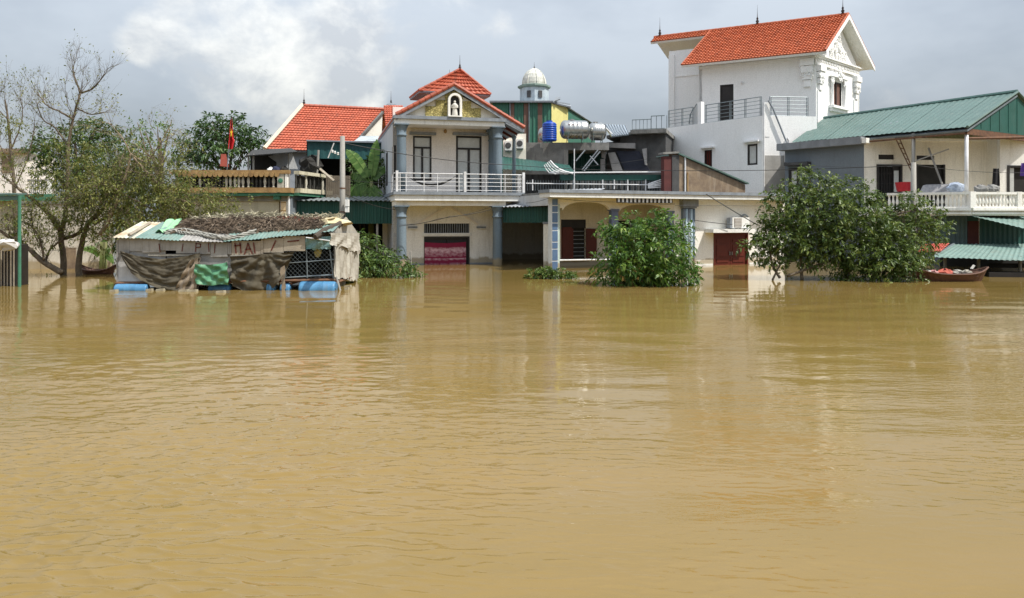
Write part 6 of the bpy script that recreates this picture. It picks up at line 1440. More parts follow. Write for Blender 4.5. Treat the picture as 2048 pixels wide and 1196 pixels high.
# ------------------------------------------------------------------ boats
def boat(name, label, px0, px1, Y, h, m, w_=.9):
    a, b_ = P(px0, 440, Y).x, P(px1, 440, Y).x; T = thing(name, label, 'boat', ((a + b_) / 2, Y, 0)); n_ = 14; hull = MB(); rows = []
    for i in range(n_ + 1):
        t = i / n_; wd = w_ * .5 * (1 - abs(2 * t - 1) ** 2.6) + .04; rise = h + .22 * abs(2 * t - 1) ** 3; x = a + (b_ - a) * t; xb = a + (b_ - a) * (.10 + .80 * t)
        rows.append([(x, Y - wd, rise), (xb, Y - wd * .6, -.08), (xb, Y + wd * .6, -.08), (x, Y + wd, rise), (x, Y + wd * .92, rise), (xb, Y + wd * .5, .02), (xb, Y - wd * .5, .02), (x, Y - wd * .92, rise)])
    hull.add([p for r_ in rows for p in r_], [(i * 8 + j, (i + 1) * 8 + j, (i + 1) * 8 + (j + 1) % 8, i * 8 + (j + 1) % 8) for i in range(n_) for j in range(8)] + [tuple(range(8)), tuple(n_ * 8 + j for j in range(7, -1, -1))])
    part('hull', hull, m, T)
    for sg in (-1, 1): part('gunwale', MB().tube([(r_[0 if sg < 0 else 3][0], r_[0 if sg < 0 else 3][1], r_[0][2]) for r_ in rows], .03, 6), m, T)
    for t in (.3, .55, .75):
        x = a + (b_ - a) * t; part('thwart', MB().extr([(x - .09, Y - w_ * .42), (x + .09, Y - w_ * .42), (x + .09, Y + w_ * .42), (x - .09, Y + w_ * .42)], h - .08, h - .04), m, T)
    return T
boat('wooden_boat', 'small brown wooden boat with bundles moored under the teal canopy', 1826, 1975, 25.9, .25, boatm)
for i, (x, y, r_, mm, lb) in enumerate(((1868, 541, .16, M('pink_cloth', (.50, .25, .25)), 'pinkish bundle in the middle of the brown boat'), (1892, 541, .2, redsheet, 'red bundle in the brown boat'), (1915, 540, .15, netm, 'grey net heap hanging over the brown boat side'), (1932, 541, .16, asb, 'pale bundle near the bow of the brown boat'), (1855, 542, .14, white, 'white bag toward the hidden end of the brown boat'))):
    p = P(x, y, 25.9); p.z = .28; solo('bundle', blob(MB(), p, r_ * 1.2, r_, r_ * .6, 10, .5), mm, lb, 'bundle')
solo('white_rag', MB().hexa([P(1940, 537, 25.8), P(1946, 538, 25.8), P(1946, 538, 26), P(1940, 537, 26), P(1946, 529, 25.8), P(1951, 531, 25.8), P(1951, 531, 26), P(1946, 529, 26)]), white, 'white upright rag on the bow of the brown boat', 'rag')
boat('sunken_boat', 'low dark red-brown boat behind the bare tree trunks', 160, 232, 29.2, .14, boatm, .7)

# ------------------------------------------------------------------ vegetation
lm_bush = leafmat('bush_leaf', (.034, .088, .016), (.092, .18, .028), (.25, .34, .06), .36)
lm_tree = leafmat('orchard_leaf', (.036, .070, .016), (.10, .15, .030), (.25, .30, .08), .32, .40)
lm_vine = leafmat('vine_leaf', (.035, .075, .015), (.085, .145, .028), (.18, .23, .05), .28)
lm_ficus = leafmat('ficus_leaf', (.020, .055, .014), (.055, .11, .026), (.11, .18, .045), .22)
lm_bg = leafmat('background_leaf', (.028, .065, .014), (.07, .12, .024), (.14, .19, .04), .28)
lm_olive = leafmat('sparse_leaf', (.075, .105, .02), (.16, .18, .04), (.29, .28, .075), .38)
lm_fresh = leafmat('fresh_leaf', (.06, .12, .02), (.12, .20, .03), (.20, .28, .05), .4)
lm_ban = leafmat('banana_leaf', (.07, .15, .03), (.12, .23, .05), (.22, .33, .09), .38, .4)
lm_grass = leafmat('weed_leaf', (.05, .10, .018), (.10, .16, .03), (.18, .24, .05), .3)
def rnd_dir(n):
    v = rng.normal(size=(n, 3)); return v / np.linalg.norm(v, axis=1)[:, None]
def leaf_geo(c, d, ln, wd, tone):
    """arrays: leaf base, direction, length, width; folded diamond of four triangles"""
    n = len(c); r_ = rnd_dir(n); side = np.cross(d, r_ + np.array([0, 0, 1.2])); side /= (np.linalg.norm(side, axis=1)[:, None] + 1e-9)
    nrm = np.cross(side, d); nrm[nrm[:, 2] < 0] *= -1
    L_ = ln[:, None]; W_ = wd[:, None]
    tip = c + d * L_ - np.array([0, 0, 1]) * L_ * .22; mid = c + d * L_ * .45 + nrm * L_ * .06
    v = np.stack([c, mid + side * W_ * .5, tip, mid - side * W_ * .5, mid - nrm * W_ * .18], 1).reshape(-1, 3)
    k = np.arange(n)[:, None] * 5
    f = np.concatenate([k + np.array([[0, 1, 4]]), k + np.array([[1, 2, 4]]), k + np.array([[2, 3, 4]]), k + np.array([[3, 0, 4]])], 1).reshape(-1, 3)
    return v, f, np.repeat(tone, 4)
def leaf_object(name, geos, m, parent, kind=True):
    v = np.concatenate([g[0] for g in geos]); fs = []; o_ = 0
    for g in geos: fs.append(g[1] + o_); o_ += len(g[0])
    f = np.concatenate(fs); t = np.concatenate([g[2] for g in geos])
    b_ = np.array(BASE[parent.name]); v = v - b_
    me = bpy.data.meshes.new(name); nf = len(f)
    me.vertices.add(len(v)); me.vertices.foreach_set('co', v.astype(np.float32).ravel())
    me.loops.add(nf * 3); me.loops.foreach_set('vertex_index', f.astype(np.int32).ravel())
    me.polygons.add(nf); me.polygons.foreach_set('loop_start', np.arange(nf, dtype=np.int32) * 3); me.polygons.foreach_set('loop_total', np.full(nf, 3, np.int32))
    at = me.attributes.new('leaf', 'FLOAT', 'FACE'); at.data.foreach_set('value', t.astype(np.float32))
    me.materials.append(m); me.update(calc_edges=True)
    o = bpy.data.objects.new(name, me); col.objects.link(o); o.parent = parent; BASE[o.name] = Vector(b_)
    if kind: o['kind'] = 'stuff'
    return o
def sprigs(c, r_, n, leaf, nl=9, stem=.32, upb=.25, shell=.55, flat=1.0, zmin=.02, droop=0., aspect=.36):
    """leafy twigs filling an ellipsoidal clump; returns leaf geometry and twig lines"""
    d = rnd_dir(n); rad = np.array(r_) if hasattr(r_, '__len__') else np.array([r_, r_, r_ * flat])
    q = shell + (1 - shell) * rng.random(n) ** .7; q = np.where(rng.random(n) < .25, rng.random(n) * shell, q)
    p0 = np.array(c) + d * rad * q[:, None]
    dr = d * .8 + rng.normal(size=(n, 3)) * .45 + np.array([0, 0, upb - droop]); dr /= np.linalg.norm(dr, axis=1)[:, None]
    st = stem * rng.uniform(.6, 1.3, n)
    tt = np.linspace(.1, 1.0, nl); cs = []; ds = []
    for i, t in enumerate(tt):
        b_ = p0 + dr * (st * t)[:, None] - np.array([0, 0, 1]) * (st * t * t * (.25 + droop))[:, None]; r2 = rnd_dir(n); sd = np.cross(dr, r2); sd /= np.linalg.norm(sd, axis=1)[:, None]
        cs.append(b_); ds.append(dr * .55 + sd * .75 + np.array([0, 0, -.15 - droop]))
    cs = np.concatenate(cs); ds = np.concatenate(ds); ds /= np.linalg.norm(ds, axis=1)[:, None]
    keep = cs[:, 2] > zmin; cs, ds = cs[keep], ds[keep]; m_ = len(cs)
    ln = leaf * rng.uniform(.6, 1.25, m_); base_tone = np.tile(rng.normal(.45, .16, n), nl)[keep]
    return leaf_geo(cs, ds, ln, ln * aspect, np.clip(base_tone + rng.normal(0, .16, m_), 0, 1))
def limb(mb, pts, r0, r1, n=7, wob=.0):
    """smooth tapered limb through points"""
    pts = [Vector(p) for p in pts]; o = []; k = len(pts)
    for i in range(k - 1):
        a, b_ = pts[i], pts[i + 1]; pa_, nb = pts[max(i - 1, 0)], pts[min(i + 2, k - 1)]
        for j in range(5 if i < k - 2 else 6):
            t = j / 5; t2, t3 = t * t, t * t * t
            q_ = .5 * ((2 * a) + (b_ - pa_) * t + (2 * pa_ - 5 * a + 4 * b_ - nb) * t2 + (3 * a - pa_ - 3 * b_ + nb) * t3)
            o.append(q_ + Vector((random.uniform(-wob, wob), random.uniform(-wob, wob), random.uniform(-wob, wob))))
    m_ = len(o); mb.tube(o, [r0 + (r1 - r0) * (i / (m_ - 1)) for i in range(m_)], n); return o
TW = []
def twigs(mb, p, d, ln, r_, depth, ends, spread=.6, upb=.12):
    """recursive fine branching"""
    p = Vector(p); d = Vector(d).normalized(); pts = [p]; q_ = p.copy(); k = 4
    for i in range(k):
        d = (d + Vector((random.gauss(0, .16), random.gauss(0, .16), random.gauss(upb, .13)))).normalized(); q_ = q_ + d * ln / k; pts.append(q_.copy())
    mb.tube(pts, [r_ * (1 - .5 * i / k) for i in range(k + 1)], 4 if depth > 1 else 3, False)
    if depth <= 0: ends.append((q_.copy(), d.copy())); return
    ends.append((pts[2].copy(), d.copy()))
    for i in range(random.choice((2, 3, 3))):
        s_ = pts[random.choice((2, 3, 4, 4))]; nd = (d + Vector((random.gauss(0, spread), random.gauss(0, spread), random.gauss(0, spread)))).normalized()
        twigs(mb, s_, nd, ln * random.uniform(.55, .8), r_ * .55, depth - 1, ends, spread, upb)
def veg(name, label, cat, base, group=None): return thing(name, label, cat, base, group)
def bush(name, label, cat, base, clumps, leafm, leaf, dens, barkm, group=None, nl=9, stem=.3, stems=None, zmin=.02, droop=0., aspect=.36, br=.035, upb=.25):
    T = veg(name, label, cat, base, group); mb = MB(); b0 = Vector((base[0], base[1], -.6)); geos = []
    for (px, py, Y, r_) in clumps:
        c = P(px, py, Y); rr = r_ / FPX * Y; n = max(6, int(dens * rr * rr)); geos.append(sprigs(c, (rr, rr * .95, rr * .9), n, leaf, nl, stem, upb, zmin=zmin, droop=droop, aspect=aspect))
        if stems is None:
            mid = b0.lerp(c, .5) + Vector((random.uniform(-.2, .2), random.uniform(-.2, .2), .15)); limb(mb, [b0 + Vector((random.uniform(-.15, .15), random.uniform(-.1, .1), 0)), mid, c], br, br * .35, 5)
    if stems:
        for pl, r0, r1 in stems: limb(mb, [P(*q_) for q_ in pl], r0, r1, 6)
        for (px, py, Y, r_) in clumps:
            c = P(px, py, Y); pl = min((P(*q_) for s_ in stems for q_ in s_[0]), key=lambda p: (p - c).length); limb(mb, [pl, pl.lerp(c, .5) + Vector((0, 0, .08)), c], br * .6, br * .25, 4)
    part('trunk', mb, barkm, T, smooth=True); leaf_object('crown', geos, leafm, T)
    return T
# round bush in front of the porch
cl = [(1250, 470, 24.6, 38), (1300, 462, 24.8, 34), (1345, 480, 24.7, 34), (1230, 480, 24.7, 22), (1228, 520, 24.4, 32), (1275, 510, 24.0, 52), (1330, 520, 24.1, 48), (1362, 532, 24.4, 24), (1250, 545, 24.1, 40), (1300, 548, 23.9, 42), (1350, 552, 24.1, 36), (1375, 548, 24.3, 20), (1310, 440, 24.9, 16), (1258, 440, 24.8, 14), (1360, 455, 24.8, 16), (1212, 555, 24.4, 18), (1215, 462, 24.8, 14), (1330, 452, 24.8, 20)]
bush('round_bush', 'dense round green bush standing in the water before the arched porch', 'bush', (P(1300, 440, 24.3).x, 24.4, 0), cl, lm_bush, .20, 200, bark, nl=8, stem=.34, aspect=.34)
# big leafy tree on the right
cl = [(1608, 372, 27.2, 30), (1655, 390, 27.0, 38), (1705, 392, 27.0, 36), (1738, 396, 27.1, 22), (1565, 420, 26.8, 36), (1545, 465, 26.6, 34), (1510, 490, 26.4, 20), (1612, 420, 26.7, 46), (1668, 430, 26.5, 50), (1722, 435, 26.5, 46), (1600, 470, 26.5, 44), (1655, 480, 26.3, 44), (1705, 485, 26.2, 46), (1752, 470, 26.3, 46), (1775, 450, 26.8, 28), (1812, 420, 27.1, 36), (1852, 432, 27.2, 28), (1865, 470, 27.0, 24), (1835, 470, 26.8, 36), (1800, 500, 26.2, 46), (1752, 520, 25.9, 42), (1700, 525, 26.2, 26), (1770, 545, 25.8, 30), (1815, 545, 25.8, 30), (1726, 548, 26.0, 22), (1535, 510, 26.5, 22), (1560, 500, 26.5, 24), (1520, 455, 26.6, 18), (1590, 395, 27, 24), (1635, 520, 26.4, 26), (1670, 540, 26.4, 22), (1580, 470, 26.5, 40), (1620, 500, 26.4, 26), (1558, 525, 26.4, 18), (1790, 520, 25.9, 40), (1880, 445, 27.2, 14), (1550, 395, 27, 18), (1495, 498, 26.4, 12), (1590, 520, 26.4, 18), (1700, 550, 26.1, 22), (1840, 515, 26.3, 22), (1622, 352, 27.2, 12)]
st_ = [([(1700, 575, 27.0), (1690, 530, 27.0), (1670, 480, 26.9), (1640, 430, 27.0), (1620, 380, 27.2)], .13, .04), ([(1695, 540, 27.0), (1720, 490, 26.8), (1760, 440, 27), (1830, 420, 27.2)], .09, .03), ([(1690, 535, 27), (1730, 540, 26.5), (1780, 530, 26.2), (1820, 520, 26.2)], .08, .03), ([(1575, 552, 26.0), (1620, 536, 26.2), (1672, 515, 26.6), (1690, 500, 26.8)], .05, .035), ([(1675, 490, 26.9), (1620, 470, 26.7), (1570, 450, 26.7), (1520, 480, 26.5)], .06, .02), ([(1560, 556, 26.1), (1545, 530, 26.3), (1540, 500, 26.5), (1535, 470, 26.6)], .05, .02), ([(1545, 560, 26.1), (1560, 530, 26.3), (1585, 490, 26.5)], .04, .02), ([(1604, 560, 26.2), (1602, 520, 26.4), (1605, 480, 26.5)], .06, .03)]
bush('leafy_tree', 'wide dark-leaved tree drooping into the water before the grey veranda house', 'tree', (P(1700, 440, 27).x, 27, 0), cl, lm_tree, .17, 185, bark, stems=st_, nl=9, stem=.34, br=.05, aspect=.40)
# sprawling shrub between shed and gabled house
cl = [(735, 490, 28.5, 22), (755, 510, 28.2, 24), (730, 530, 27.8, 26), (765, 535, 27.6, 24), (800, 530, 28.0, 16), (800, 548, 27.3, 18), (830, 543, 27.6, 14), (745, 555, 27.2, 20), (780, 508, 28.4, 14), (725, 475, 28.6, 12)]
bush('sprawling_shrub', 'dark sprawling shrub between the floating shed and the left blue column', 'shrub', (P(750, 440, 28).x, 28, 0), cl, lm_vine, .19, 270, bark, nl=8, stem=.30, br=.025, aspect=.36, droop=.25)
bush('weed_clump', 'low clump of green weeds floating in front of the narrow carport', 'weeds', (P(1100, 440, 26.9).x, 26.9, 0), [(1065, 552, 26.9, 12), (1085, 550, 26.9, 12), (1105, 552, 26.8, 12), (1125, 551, 26.9, 12), (1145, 554, 26.9, 9), (1095, 546, 27.0, 10)], lm_grass, .12, 1100, bark, nl=9, stem=.18, br=.008)
bush('grassy_tuft', 'low green tuft of weeds at the left edge by the green post', 'weeds', (P(12, 440, 25).x, 25, 0), [(5, 566, 25, 12), (22, 563, 25.1, 11), (38, 560, 25.4, 7)], lm_grass, .11, 380, bark, nl=8, stem=.16, br=.008)
# background trees
def bgtree(name, label, base_px, Y, clumps, leafm, leaf, dens, r0=.2):
    base = XY(base_px, Y); T = veg(name, label, 'tree', (*base, 0), 'green trees behind the left buildings'); mb = MB(); geos = []
    top = P(base_px, min(c[1] for c in clumps) + 30, Y); b0 = Vector((*base, -.5)); limb(mb, [b0, b0.lerp(top, .5) + Vector((.15, 0, 0)), top], r0, r0 * .3, 8)
    for (px, py, r_) in clumps:
        Y2 = Y + random.uniform(-1, 1); c = P(px, py, Y2); rr = r_ / FPX * Y; geos.append(sprigs(c, (rr, rr, rr * .85), int(dens * rr * rr), leaf, 8, .45, .3))
        s_ = b0.lerp(top, random.uniform(.45, .8)); limb(mb, [s_, s_.lerp(c, .5) + Vector((0, 0, .2)), c], r0 * .35, r0 * .1, 5)
    part('trunk', mb, bark, T, smooth=True); leaf_object('crown', geos, leafm, T); return T
bgtree('ficus_tree', 'dark green round tree behind the flag', 450, 47, [(430, 262, 34), (400, 285, 30), (375, 300, 24), (470, 262, 34), (505, 268, 24), (440, 300, 38), (490, 298, 32), (400, 325, 26), (365, 325, 20), (515, 290, 16), (425, 245, 18), (478, 245, 16)], lm_ficus, .30, 75)
bgtree('bushy_tree', 'broad bushy green tree behind the bare tree at the left', 150, 41, [(110, 290, 40), (150, 275, 36), (190, 270, 34), (225, 290, 40), (80, 300, 26), (130, 330, 40), (180, 325, 44), (235, 335, 40), (270, 320, 34), (100, 345, 30), (200, 370, 40), (150, 375, 36), (250, 375, 34), (190, 255, 18), (285, 350, 28)], lm_bg, .24, 95)
bgtree('pale_leafed_tree', 'loose pale green tree left of the dark round tree', 320, 39, [(290, 262, 24), (315, 252, 20), (335, 280, 20), (262, 285, 22), (300, 300, 26), (335, 310, 18), (275, 245, 12), (340, 258, 10)], lm_fresh, .20, 42)
bgtree('shade_tree', 'dark low tree filling the gap beside the tan building', 255, 33, [(225, 440, 22), (250, 420, 26), (280, 400, 24), (230, 480, 22), (215, 510, 16), (300, 385, 22), (250, 455, 22)], lm_bg, .20, 110)
# distant belt of trees on the horizon
geos = []
for i in range(70):
    x = -230 + i * 8 + random.uniform(-3, 3); y = random.uniform(150, 175); r_ = random.uniform(3.5, 6); geos.append(sprigs((x, y, r_ * .6), (r_ * 1.2, r_, r_), 60, 1.4, 6, 1.6, .3))
dt = bpy.data.objects.new('tmp', None); BASE['tmp'] = Vector((0, 0, 0)); col.objects.link(dt)
o = leaf_object('far_wood', geos, lm_bg, dt); o.parent = None; bpy.data.objects.remove(dt)
o['label'] = 'far belt of trees behind the village'; o['category'] = 'wood'

# bare tree at the left
Yt = 28.6; T = veg('bare_tree', 'tall nearly bare branching tree standing in the water left of the shed', 'tree', (*XY(128, Yt), 0))
mb = MB(); ends = []
def pl(seq, dY=0): return [P(x, y, Yt + dY + (y_ if False else 0)) for x, y in seq]
main = [([(126, 572), (127, 520), (122, 470), (131, 430), (135, 360), (137, 294), (146, 238), (161, 186)], .125, .034, 0), ([(161, 186), (150, 158), (146, 140), (149, 125)], .045, .014, 0), ([(161, 186), (183, 178), (198, 164), (206, 150)], .04, .015, .1), ([(146, 238), (118, 222), (95, 212), (75, 185)], .045, .015, -.1), ([(152, 215), (178, 228), (205, 225)], .035, .012, .1), ([(137, 294), (110, 255), (86, 240), (74, 205)], .04, .014, .2),
        ([(122, 462), (98, 428), (70, 402), (35, 375), (5, 352)], .11, .03, -.4), ([(124, 545), (88, 525), (60, 500), (30, 480), (-10, 455)], .12, .05, -.7), ([(90, 525), (100, 500), (125, 478)], .05, .03, -.5), ([(122, 478), (150, 470), (172, 455)], .09, .06, .1),
        ([(158, 570), (158, 520), (166, 478), (178, 445), (205, 420), (232, 385), (246, 345)], .12, .05, -.2), ([(178, 445), (200, 440), (225, 430), (250, 415)], .06, .03, -.3), ([(88, 520), (80, 480), (60, 450), (30, 440)], .04, .02, -.8), ([(70, 402), (62, 430), (70, 470), (85, 500)], .03, .015, -.4)]
for seq, r0, r1, dY in main:
    o_ = limb(mb, [P(x, y, Yt + dY) for x, y in seq], r0, r1, 8 if r0 > .1 else 6, .012)
    lo_ = 0 if r0 < .08 else (len(o_) // 2)
    nb = int(len(o_) * (1.0 if r0 < .06 else .55))
    for _ in range(nb):
        i = random.randrange(max(lo_, 1), len(o_)); p_ = o_[i]; d_ = (o_[i] - o_[i - 1]).normalized() + Vector((random.gauss(0, .8), random.gauss(0, .6), random.gauss(.35, .5)))
        twigs(mb, p_, d_, random.uniform(.6, 1.25) * (.62 if p_.z > 6 else 1), max(.0075, r1 * .38), 2, ends)
part('trunk', mb, bark, T, smooth=True)
e_ = random.sample(ends, int(len(ends) * .75)); c = np.array([p for p, d in e_]); d = np.array([q_ for p, q_ in e_]); c = np.repeat(c, 3, 0) + rng.normal(0, .05, (len(c) * 3, 3)); d = np.repeat(d, 3, 0) + rng.normal(0, .6, (len(d) * 3, 3)); d /= np.linalg.norm(d, axis=1)[:, None]
hz = np.clip((8.5 - c[:, 2]) / 5, .12, 1); kp = rng.random(len(c)) < hz; c, d = c[kp], d[kp]; n = len(c); ln = rng.uniform(.06, .15, n)
leaf_object('crown', [leaf_geo(c, d, ln, ln * .4, rng.random(n))], lm_olive, T)
# second bare tree at the far left edge
Y2 = 30.5; T = veg('thin_bare_tree', 'thin bare tree with a few leaves at the far left edge', 'tree', (*XY(25, Y2), 0)); mb = MB(); ends = []
for seq, r0, r1 in (([(30, 570), (32, 450), (28, 380), (22, 300), (16, 240), (10, 200)], .10, .025), ([(22, 300), (38, 260), (45, 225), (40, 195)], .03, .012), ([(16, 240), (-6, 215), (-12, 190)], .025, .01), ([(28, 380), (50, 330), (62, 290), (70, 250)], .03, .012), ([(24, 330), (5, 300), (-10, 270)], .03, .012)):
    o_ = limb(mb, [P(x, y, Y2) for x, y in seq], r0, r1, 6, .012)
    for _ in range(int(len(o_) * .6)):
        i = random.randrange(max(1, len(o_) // 2), len(o_)); twigs(mb, o_[i], (o_[i] - o_[i - 1]).normalized() + Vector((random.gauss(0, .8), random.gauss(0, .5), random.gauss(.4, .5))), random.uniform(.5, .9), .008, 2, ends)
part('trunk', mb, bark, T, smooth=True)
c = np.array([p for p, d in ends]); d = np.array([q_ for p, q_ in ends]) + rng.normal(0, .5, (len(ends), 3)); d /= np.linalg.norm(d, axis=1)[:, None]; n = len(c); ln = rng.uniform(.06, .14, n)
leaf_object('crown', [leaf_geo(c, d, ln, ln * .4, rng.random(n))], lm_olive, T)
# drooping broken tree with olive leaves in front of the tan building
Y3 = 27.5; T = veg('drooping_tree', 'half-fallen tree with sparse olive leaves between bare tree and shed roof', 'tree', (*XY(262, Y3), 0)); mb = MB(); ends = []
for seq, r0, r1 in (([(262, 308), (285, 335), (318, 370), (346, 397), (372, 425)], .035, .07), ([(262, 308), (290, 322), (312, 300), (330, 270), (342, 245)], .03, .012), ([(200, 470), (222, 430), (240, 385), (255, 340), (262, 308)], .08, .035), ([(346, 397), (380, 405), (410, 412)], .04, .015), ([(318, 370), (350, 385), (395, 388)], .03, .012), ([(240, 385), (270, 400), (300, 415), (340, 432)], .04, .015), ([(222, 430), (200, 400), (190, 360)], .04, .015), ([(262, 308), (240, 270), (215, 245)], .03, .012), ([(255, 340), (300, 350), (330, 345)], .03, .012), ([(372, 425), (400, 440), (430, 436)], .03, .01), ([(240, 385), (215, 370), (180, 375), (150, 390)], .03, .012)):
    o_ = limb(mb, [P(x, y, Y3) for x, y in seq], r0, r1, 6, .012)
    for _ in range(int(len(o_) * 1.25)):
        i = random.randrange(3, len(o_)); twigs(mb, o_[i], (o_[i] - o_[i - 1]).normalized() * .5 + Vector((random.gauss(.1, .8), random.gauss(0, .5), random.gauss(-.05, .6))), random.uniform(.5, 1.0), .008, 2, ends, .7, -.02)
part('trunk', mb, barkp, T, smooth=True)
c = np.array([p for p, d in ends]); d = np.array([q_ for p, q_ in ends]); k = 8; c = np.repeat(c, k, 0) + rng.normal(0, .09, (len(c) * k, 3)); d = np.repeat(d, k, 0) + rng.normal(0, .7, (len(d) * k, 3)); d /= np.linalg.norm(d, axis=1)[:, None]
kp = rng.random(len(c)) < np.clip((5.2 - c[:, 2]) / 2.2, .18, 1); c, d = c[kp], d[kp]; n = len(c); ln = rng.uniform(.06, .15, n)
gx = [leaf_geo(c, d, ln, ln * .42, rng.random(n))] + [sprigs(P(x, y, 27.9), r_ / FPX * 27.9, int(r_ * 1.9), .12, 8, .35, .1) for x, y, r_ in ((180, 400, 42), (230, 375, 42), (280, 395, 40), (140, 420, 32), (320, 418, 34), (385, 415, 26), (65, 400, 28), (210, 440, 34), (255, 430, 34), (110, 385, 34), (40, 430, 24), (300, 345, 30), (170, 350, 36), (345, 400, 26), (90, 345, 26), (100, 470, 28), (60, 460, 24), (190, 480, 24), (150, 445, 30), (30, 475, 20), (20, 250, 22), (10, 330, 26), (120, 300, 20), (180, 300, 22))]
leaf_object('crown', gx, lm_olive, T)
# banana plant
def banana(name, label, base, leaves, m=lm_ban):
    T = veg(name, label, 'banana plant', base); b0 = Vector(base)
    part('stem', MB().tube([b0 - Vector((0, 0, 1)), b0 + Vector((.05, 0, 1.2)), b0 + Vector((.03, 0, leaves[0][0][1]))], [.16, .14, .08], 10), M('banana_stem', (.16, .20, .06), (.22, .20, .10)), T, smooth=True)
    for (dx, z0), (tx, tz), ty, wd, cut in leaves:
        mb = MB(); n_ = 16; a = b0 + Vector((0, 0, z0)); e = b0 + Vector((tx, ty, tz)); mid = a.lerp(e, .5) + Vector((dx * .2, 0, .25 + abs(dx)))
        tones = []
        for i in range(n_):
            def at_(t): return a * (1 - t) ** 2 + mid * 2 * t * (1 - t) + e * t * t
            t0, t1 = .12 + .88 * i / n_, .12 + .88 * (i + (.75 if cut else 1.0)) / n_; p0, p1 = at_(t0), at_(t1); tg = (p1 - p0).normalized(); sd = tg.cross(Vector((0, -1, .35))).normalized()
            w0, w1 = wd * math.sin(math.pi * min(1, t0 * .93 + .06)) ** .7, wd * math.sin(math.pi * min(.985, t1 * .93 + .06)) ** .7
            dn_ = Vector((0, 0, -.10 * wd / .3)) if not cut else Vector((0, 0, -.22))
            for sg in (-1, 1):
                q0 = p0 + sd * sg * w0 + dn_ * random.uniform(.6, 1.2) + tg * w0 * .35; q1 = p1 + sd * sg * w1 + dn_ * random.uniform(.6, 1.2) + tg * w1 * .35
                mb.add([p0, p1, q1, q0], [(0, 1, 2, 3)]); tones.append(random.uniform(.3, .9))
        mb.tube([a * (1 - t) ** 2 + mid * 2 * t * (1 - t) + e * t * t for t in np.linspace(0, 1, 9)], [.03 - .024 * t for t in np.linspace(0, 1, 9)], 5); tones += [.8] * (8 * 5 + 2)
        o = part('leaf', mb, m, T); at = o.data.attributes.new('leaf', 'FLOAT', 'FACE'); at.data.foreach_set('value', tones[:len(o.data.polygons)] + [.5] * max(0, len(o.data.polygons) - len(tones)))
b0 = P(742, 380, 38.6)
banana('banana_plant', 'banana plant with tall split leaves between utility pole and gabled house', (b0.x, b0.y, 2.2), [((0, 1.9), (.28, 4.1), .1, .28, 0), ((-.3, 1.8), (-1.3, 3.55), .1, .30, 0), ((-.4, 1.7), (-1.25, .95), -.3, .30, 1), ((-.2, 1.7), (-1.1, 2.3), .4, .26, 1), ((.2, 1.7), (.55, .9), -.4, .28, 1), ((.1, 1.7), (.1, .6), -.6, .27, 1), ((.3, 1.8), (.7, 2.6), .6, .26, 0), ((-.1, 1.7), (-.55, .7), -.5, .25, 1)])
b0 = P(205, 520, 31)
banana('small_banana_plant', 'small banana plant at the white wall right of the bare tree trunks', (b0.x, b0.y, 0), [((0, .5), (.45, .9), -.2, .16, 0), ((-.2, .5), (-.7, .9), -.2, .15, 0), ((.1, .5), (.1, 1.3), 0, .15, 0), ((.2, .5), (.6, .35), -.3, .14, 0)])
bush('dark_foliage', 'dark foliage around the foot of the banana plant', 'shrub', (*XY(735, 39.4), 2.5), [(720, 350, 39.6, 22), (745, 345, 39.6, 24), (755, 320, 39.8, 18), (715, 372, 39.2, 16), (752, 370, 39.2, 16), (700, 330, 39.8, 12)], lm_bg, .28, 85, bark, nl=7, stem=.3, zmin=2.6, br=.03)
bush('parapet_creeper', 'dark creeper hanging over the left end of the ochre parapet', 'creeper', (*XY(370, 34.3), 3.4), [(362, 362, 34.2, 14), (380, 364, 34.2, 12), (345, 370, 34.2, 12), (350, 352, 34.2, 9)], lm_bg, .16, 170, bark, nl=7, stem=.2, zmin=3.1, br=.015)

# ------------------------------------------------------------------ left edge buildings
T = thing('old_white_wall', 'peeling old white wall behind the bare tree trunks', 'wall', P(130, 545, 32))
OWF = Fr(XY(40, 32), XY(222, 32.6))
part('wall', B(OWF, 0, OWF.len, -.2, 0, -1.5, OWF.ray(130, 408)[1]), M('peeling_white', (.62, .58, .50), (.40, .35, .28), scale=2.2, lo=.42, hi=.66, wet=True, dirt=(.15, .12, .09), dirt_amt=.7, bump=.3), T)
part('coping', B(OWF, -.05, OWF.len, -.25, .06, OWF.ray(130, 408)[1] + .002, OWF.ray(130, 402)[1]), concrete, T)
part('brick_patch', B(OWF, OWF.s(130), OWF.s(152), .003, .02, -.5, OWF.ray(140, 495)[1]), brickm, T)
T = thing('green_balcony_house', 'low house with green balcony fascia behind the bare tree', 'house', P(80, 440, 36))
BF = Fr(XY(-30, 36), XY(125, 36.4))
part('wall', B(BF, 0, BF.len, -3, -.3, -1.5, BF.ray(60, 400)[1]), tanwall, T)
part('fascia', B(BF, 0, BF.s(106), -.3, .2, BF.ray(60, 402)[1], BF.ray(60, 388)[1]), greentrim, T)
for i in range(12): s = BF.s(62) + i * .085; part('baluster', MB().tube([BF.pt(s, .1, BF.ray(80, 388)[1]), BF.pt(s, .1, BF.ray(80, 362)[1])], .02, 5), rail_g, T)
part('handrail', B(BF, BF.s(58), BF.s(106), .04, .16, BF.ray(80, 364)[1], BF.ray(80, 359)[1]), concrete, T)
part('end_post', B(BF, BF.s(97), BF.s(104), .03, .2, BF.ray(80, 388)[1], BF.ray(80, 362)[1]), white, T)
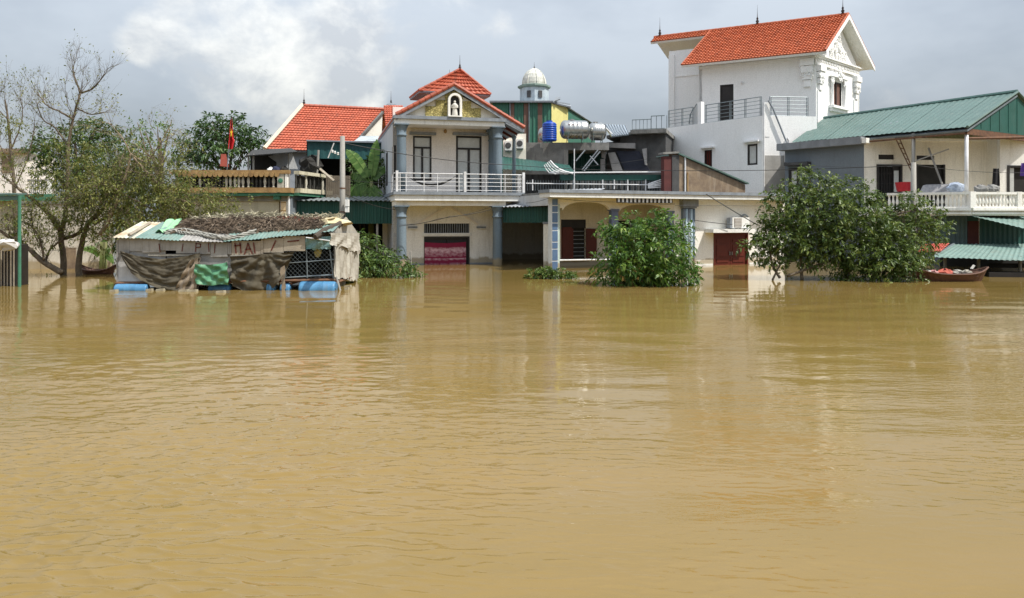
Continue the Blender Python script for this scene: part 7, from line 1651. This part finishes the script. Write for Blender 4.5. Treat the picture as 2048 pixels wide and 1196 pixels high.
T = thing('beige_house', 'beige house wall with red roof edge at the far left', 'house', P(10, 400, 44))
QF = Fr(XY(-60, 44), XY(52, 44.5))
part('wall', B(QF, 0, QF.len, -4, 0, -1.5, QF.ray(20, 304)[1]), pinkw, T)
part('roof_edge', MB().tiles(QF.pt(-.2, .3, QF.ray(20, 306)[1]), QF.pt(QF.len + .3, .3, QF.ray(20, 306)[1]), QF.pt(-.2, -3, QF.ray(20, 300)[1] + .3), QF.pt(QF.len + .3, -3, QF.ray(20, 300)[1] + .3), 8, 12), brickm, T, stuff=True)
w_ = rect(QF, 4, 312, 22, 345); part('arch_window', B(QF, w_[0], w_[1], .003, .05, w_[2], w_[3]), brickm, T)
T = thing('green_post_shelter', 'open shelter with teal fascia and green post at the left edge', 'shelter', P(20, 575, 23.5))
GP = Fr(XY(-60, 23.6), XY(42, 23.6))
part('post', MB().tube([GP.pt(GP.s(39), 0, -1), GP.pt(GP.s(39), 0, GP.ray(39, 392)[1])], .05, 8), greentrim, T)
part('fascia', B(GP, 0, GP.len - .05, -.1, 0, GP.ray(20, 400)[1], GP.ray(20, 391)[1]), tealsheet, T)
part('roof', MB().quadslab(GP.pt(0, .05, GP.ray(20, 391)[1] + .06), GP.pt(GP.len - .08, .05, GP.ray(20, 391)[1] + .06), GP.pt(GP.len - .08, -.4, GP.ray(20, 391)[1] + .09), GP.pt(0, -.4, GP.ray(20, 391)[1] + .09), .05), tealsheet, T)
part('coop', B(GP, 0, GP.len - .35, -.9, -.3, -.2, GP.ray(20, 490)[1]), darkwood, T)
for i in range(7): s = GP.len - .4 - i * .1; part('coop_slat', B(GP, s - .03, s, -.298, -.27, -.1, GP.ray(20, 490)[1]), board, T)
solo('white_tarp', blob(MB(), P(12, 490, 23.4), .38, .35, .16, 12, .5), M('white_tarp', (.66, .65, .62), (.45, .44, .42), scale=5), 'crumpled white tarp on the coop at the left edge', 'tarp')
for o in list(bpy.data.objects):
    if o.type == 'MESH' and not o.users_collection: bpy.data.objects.remove(o)
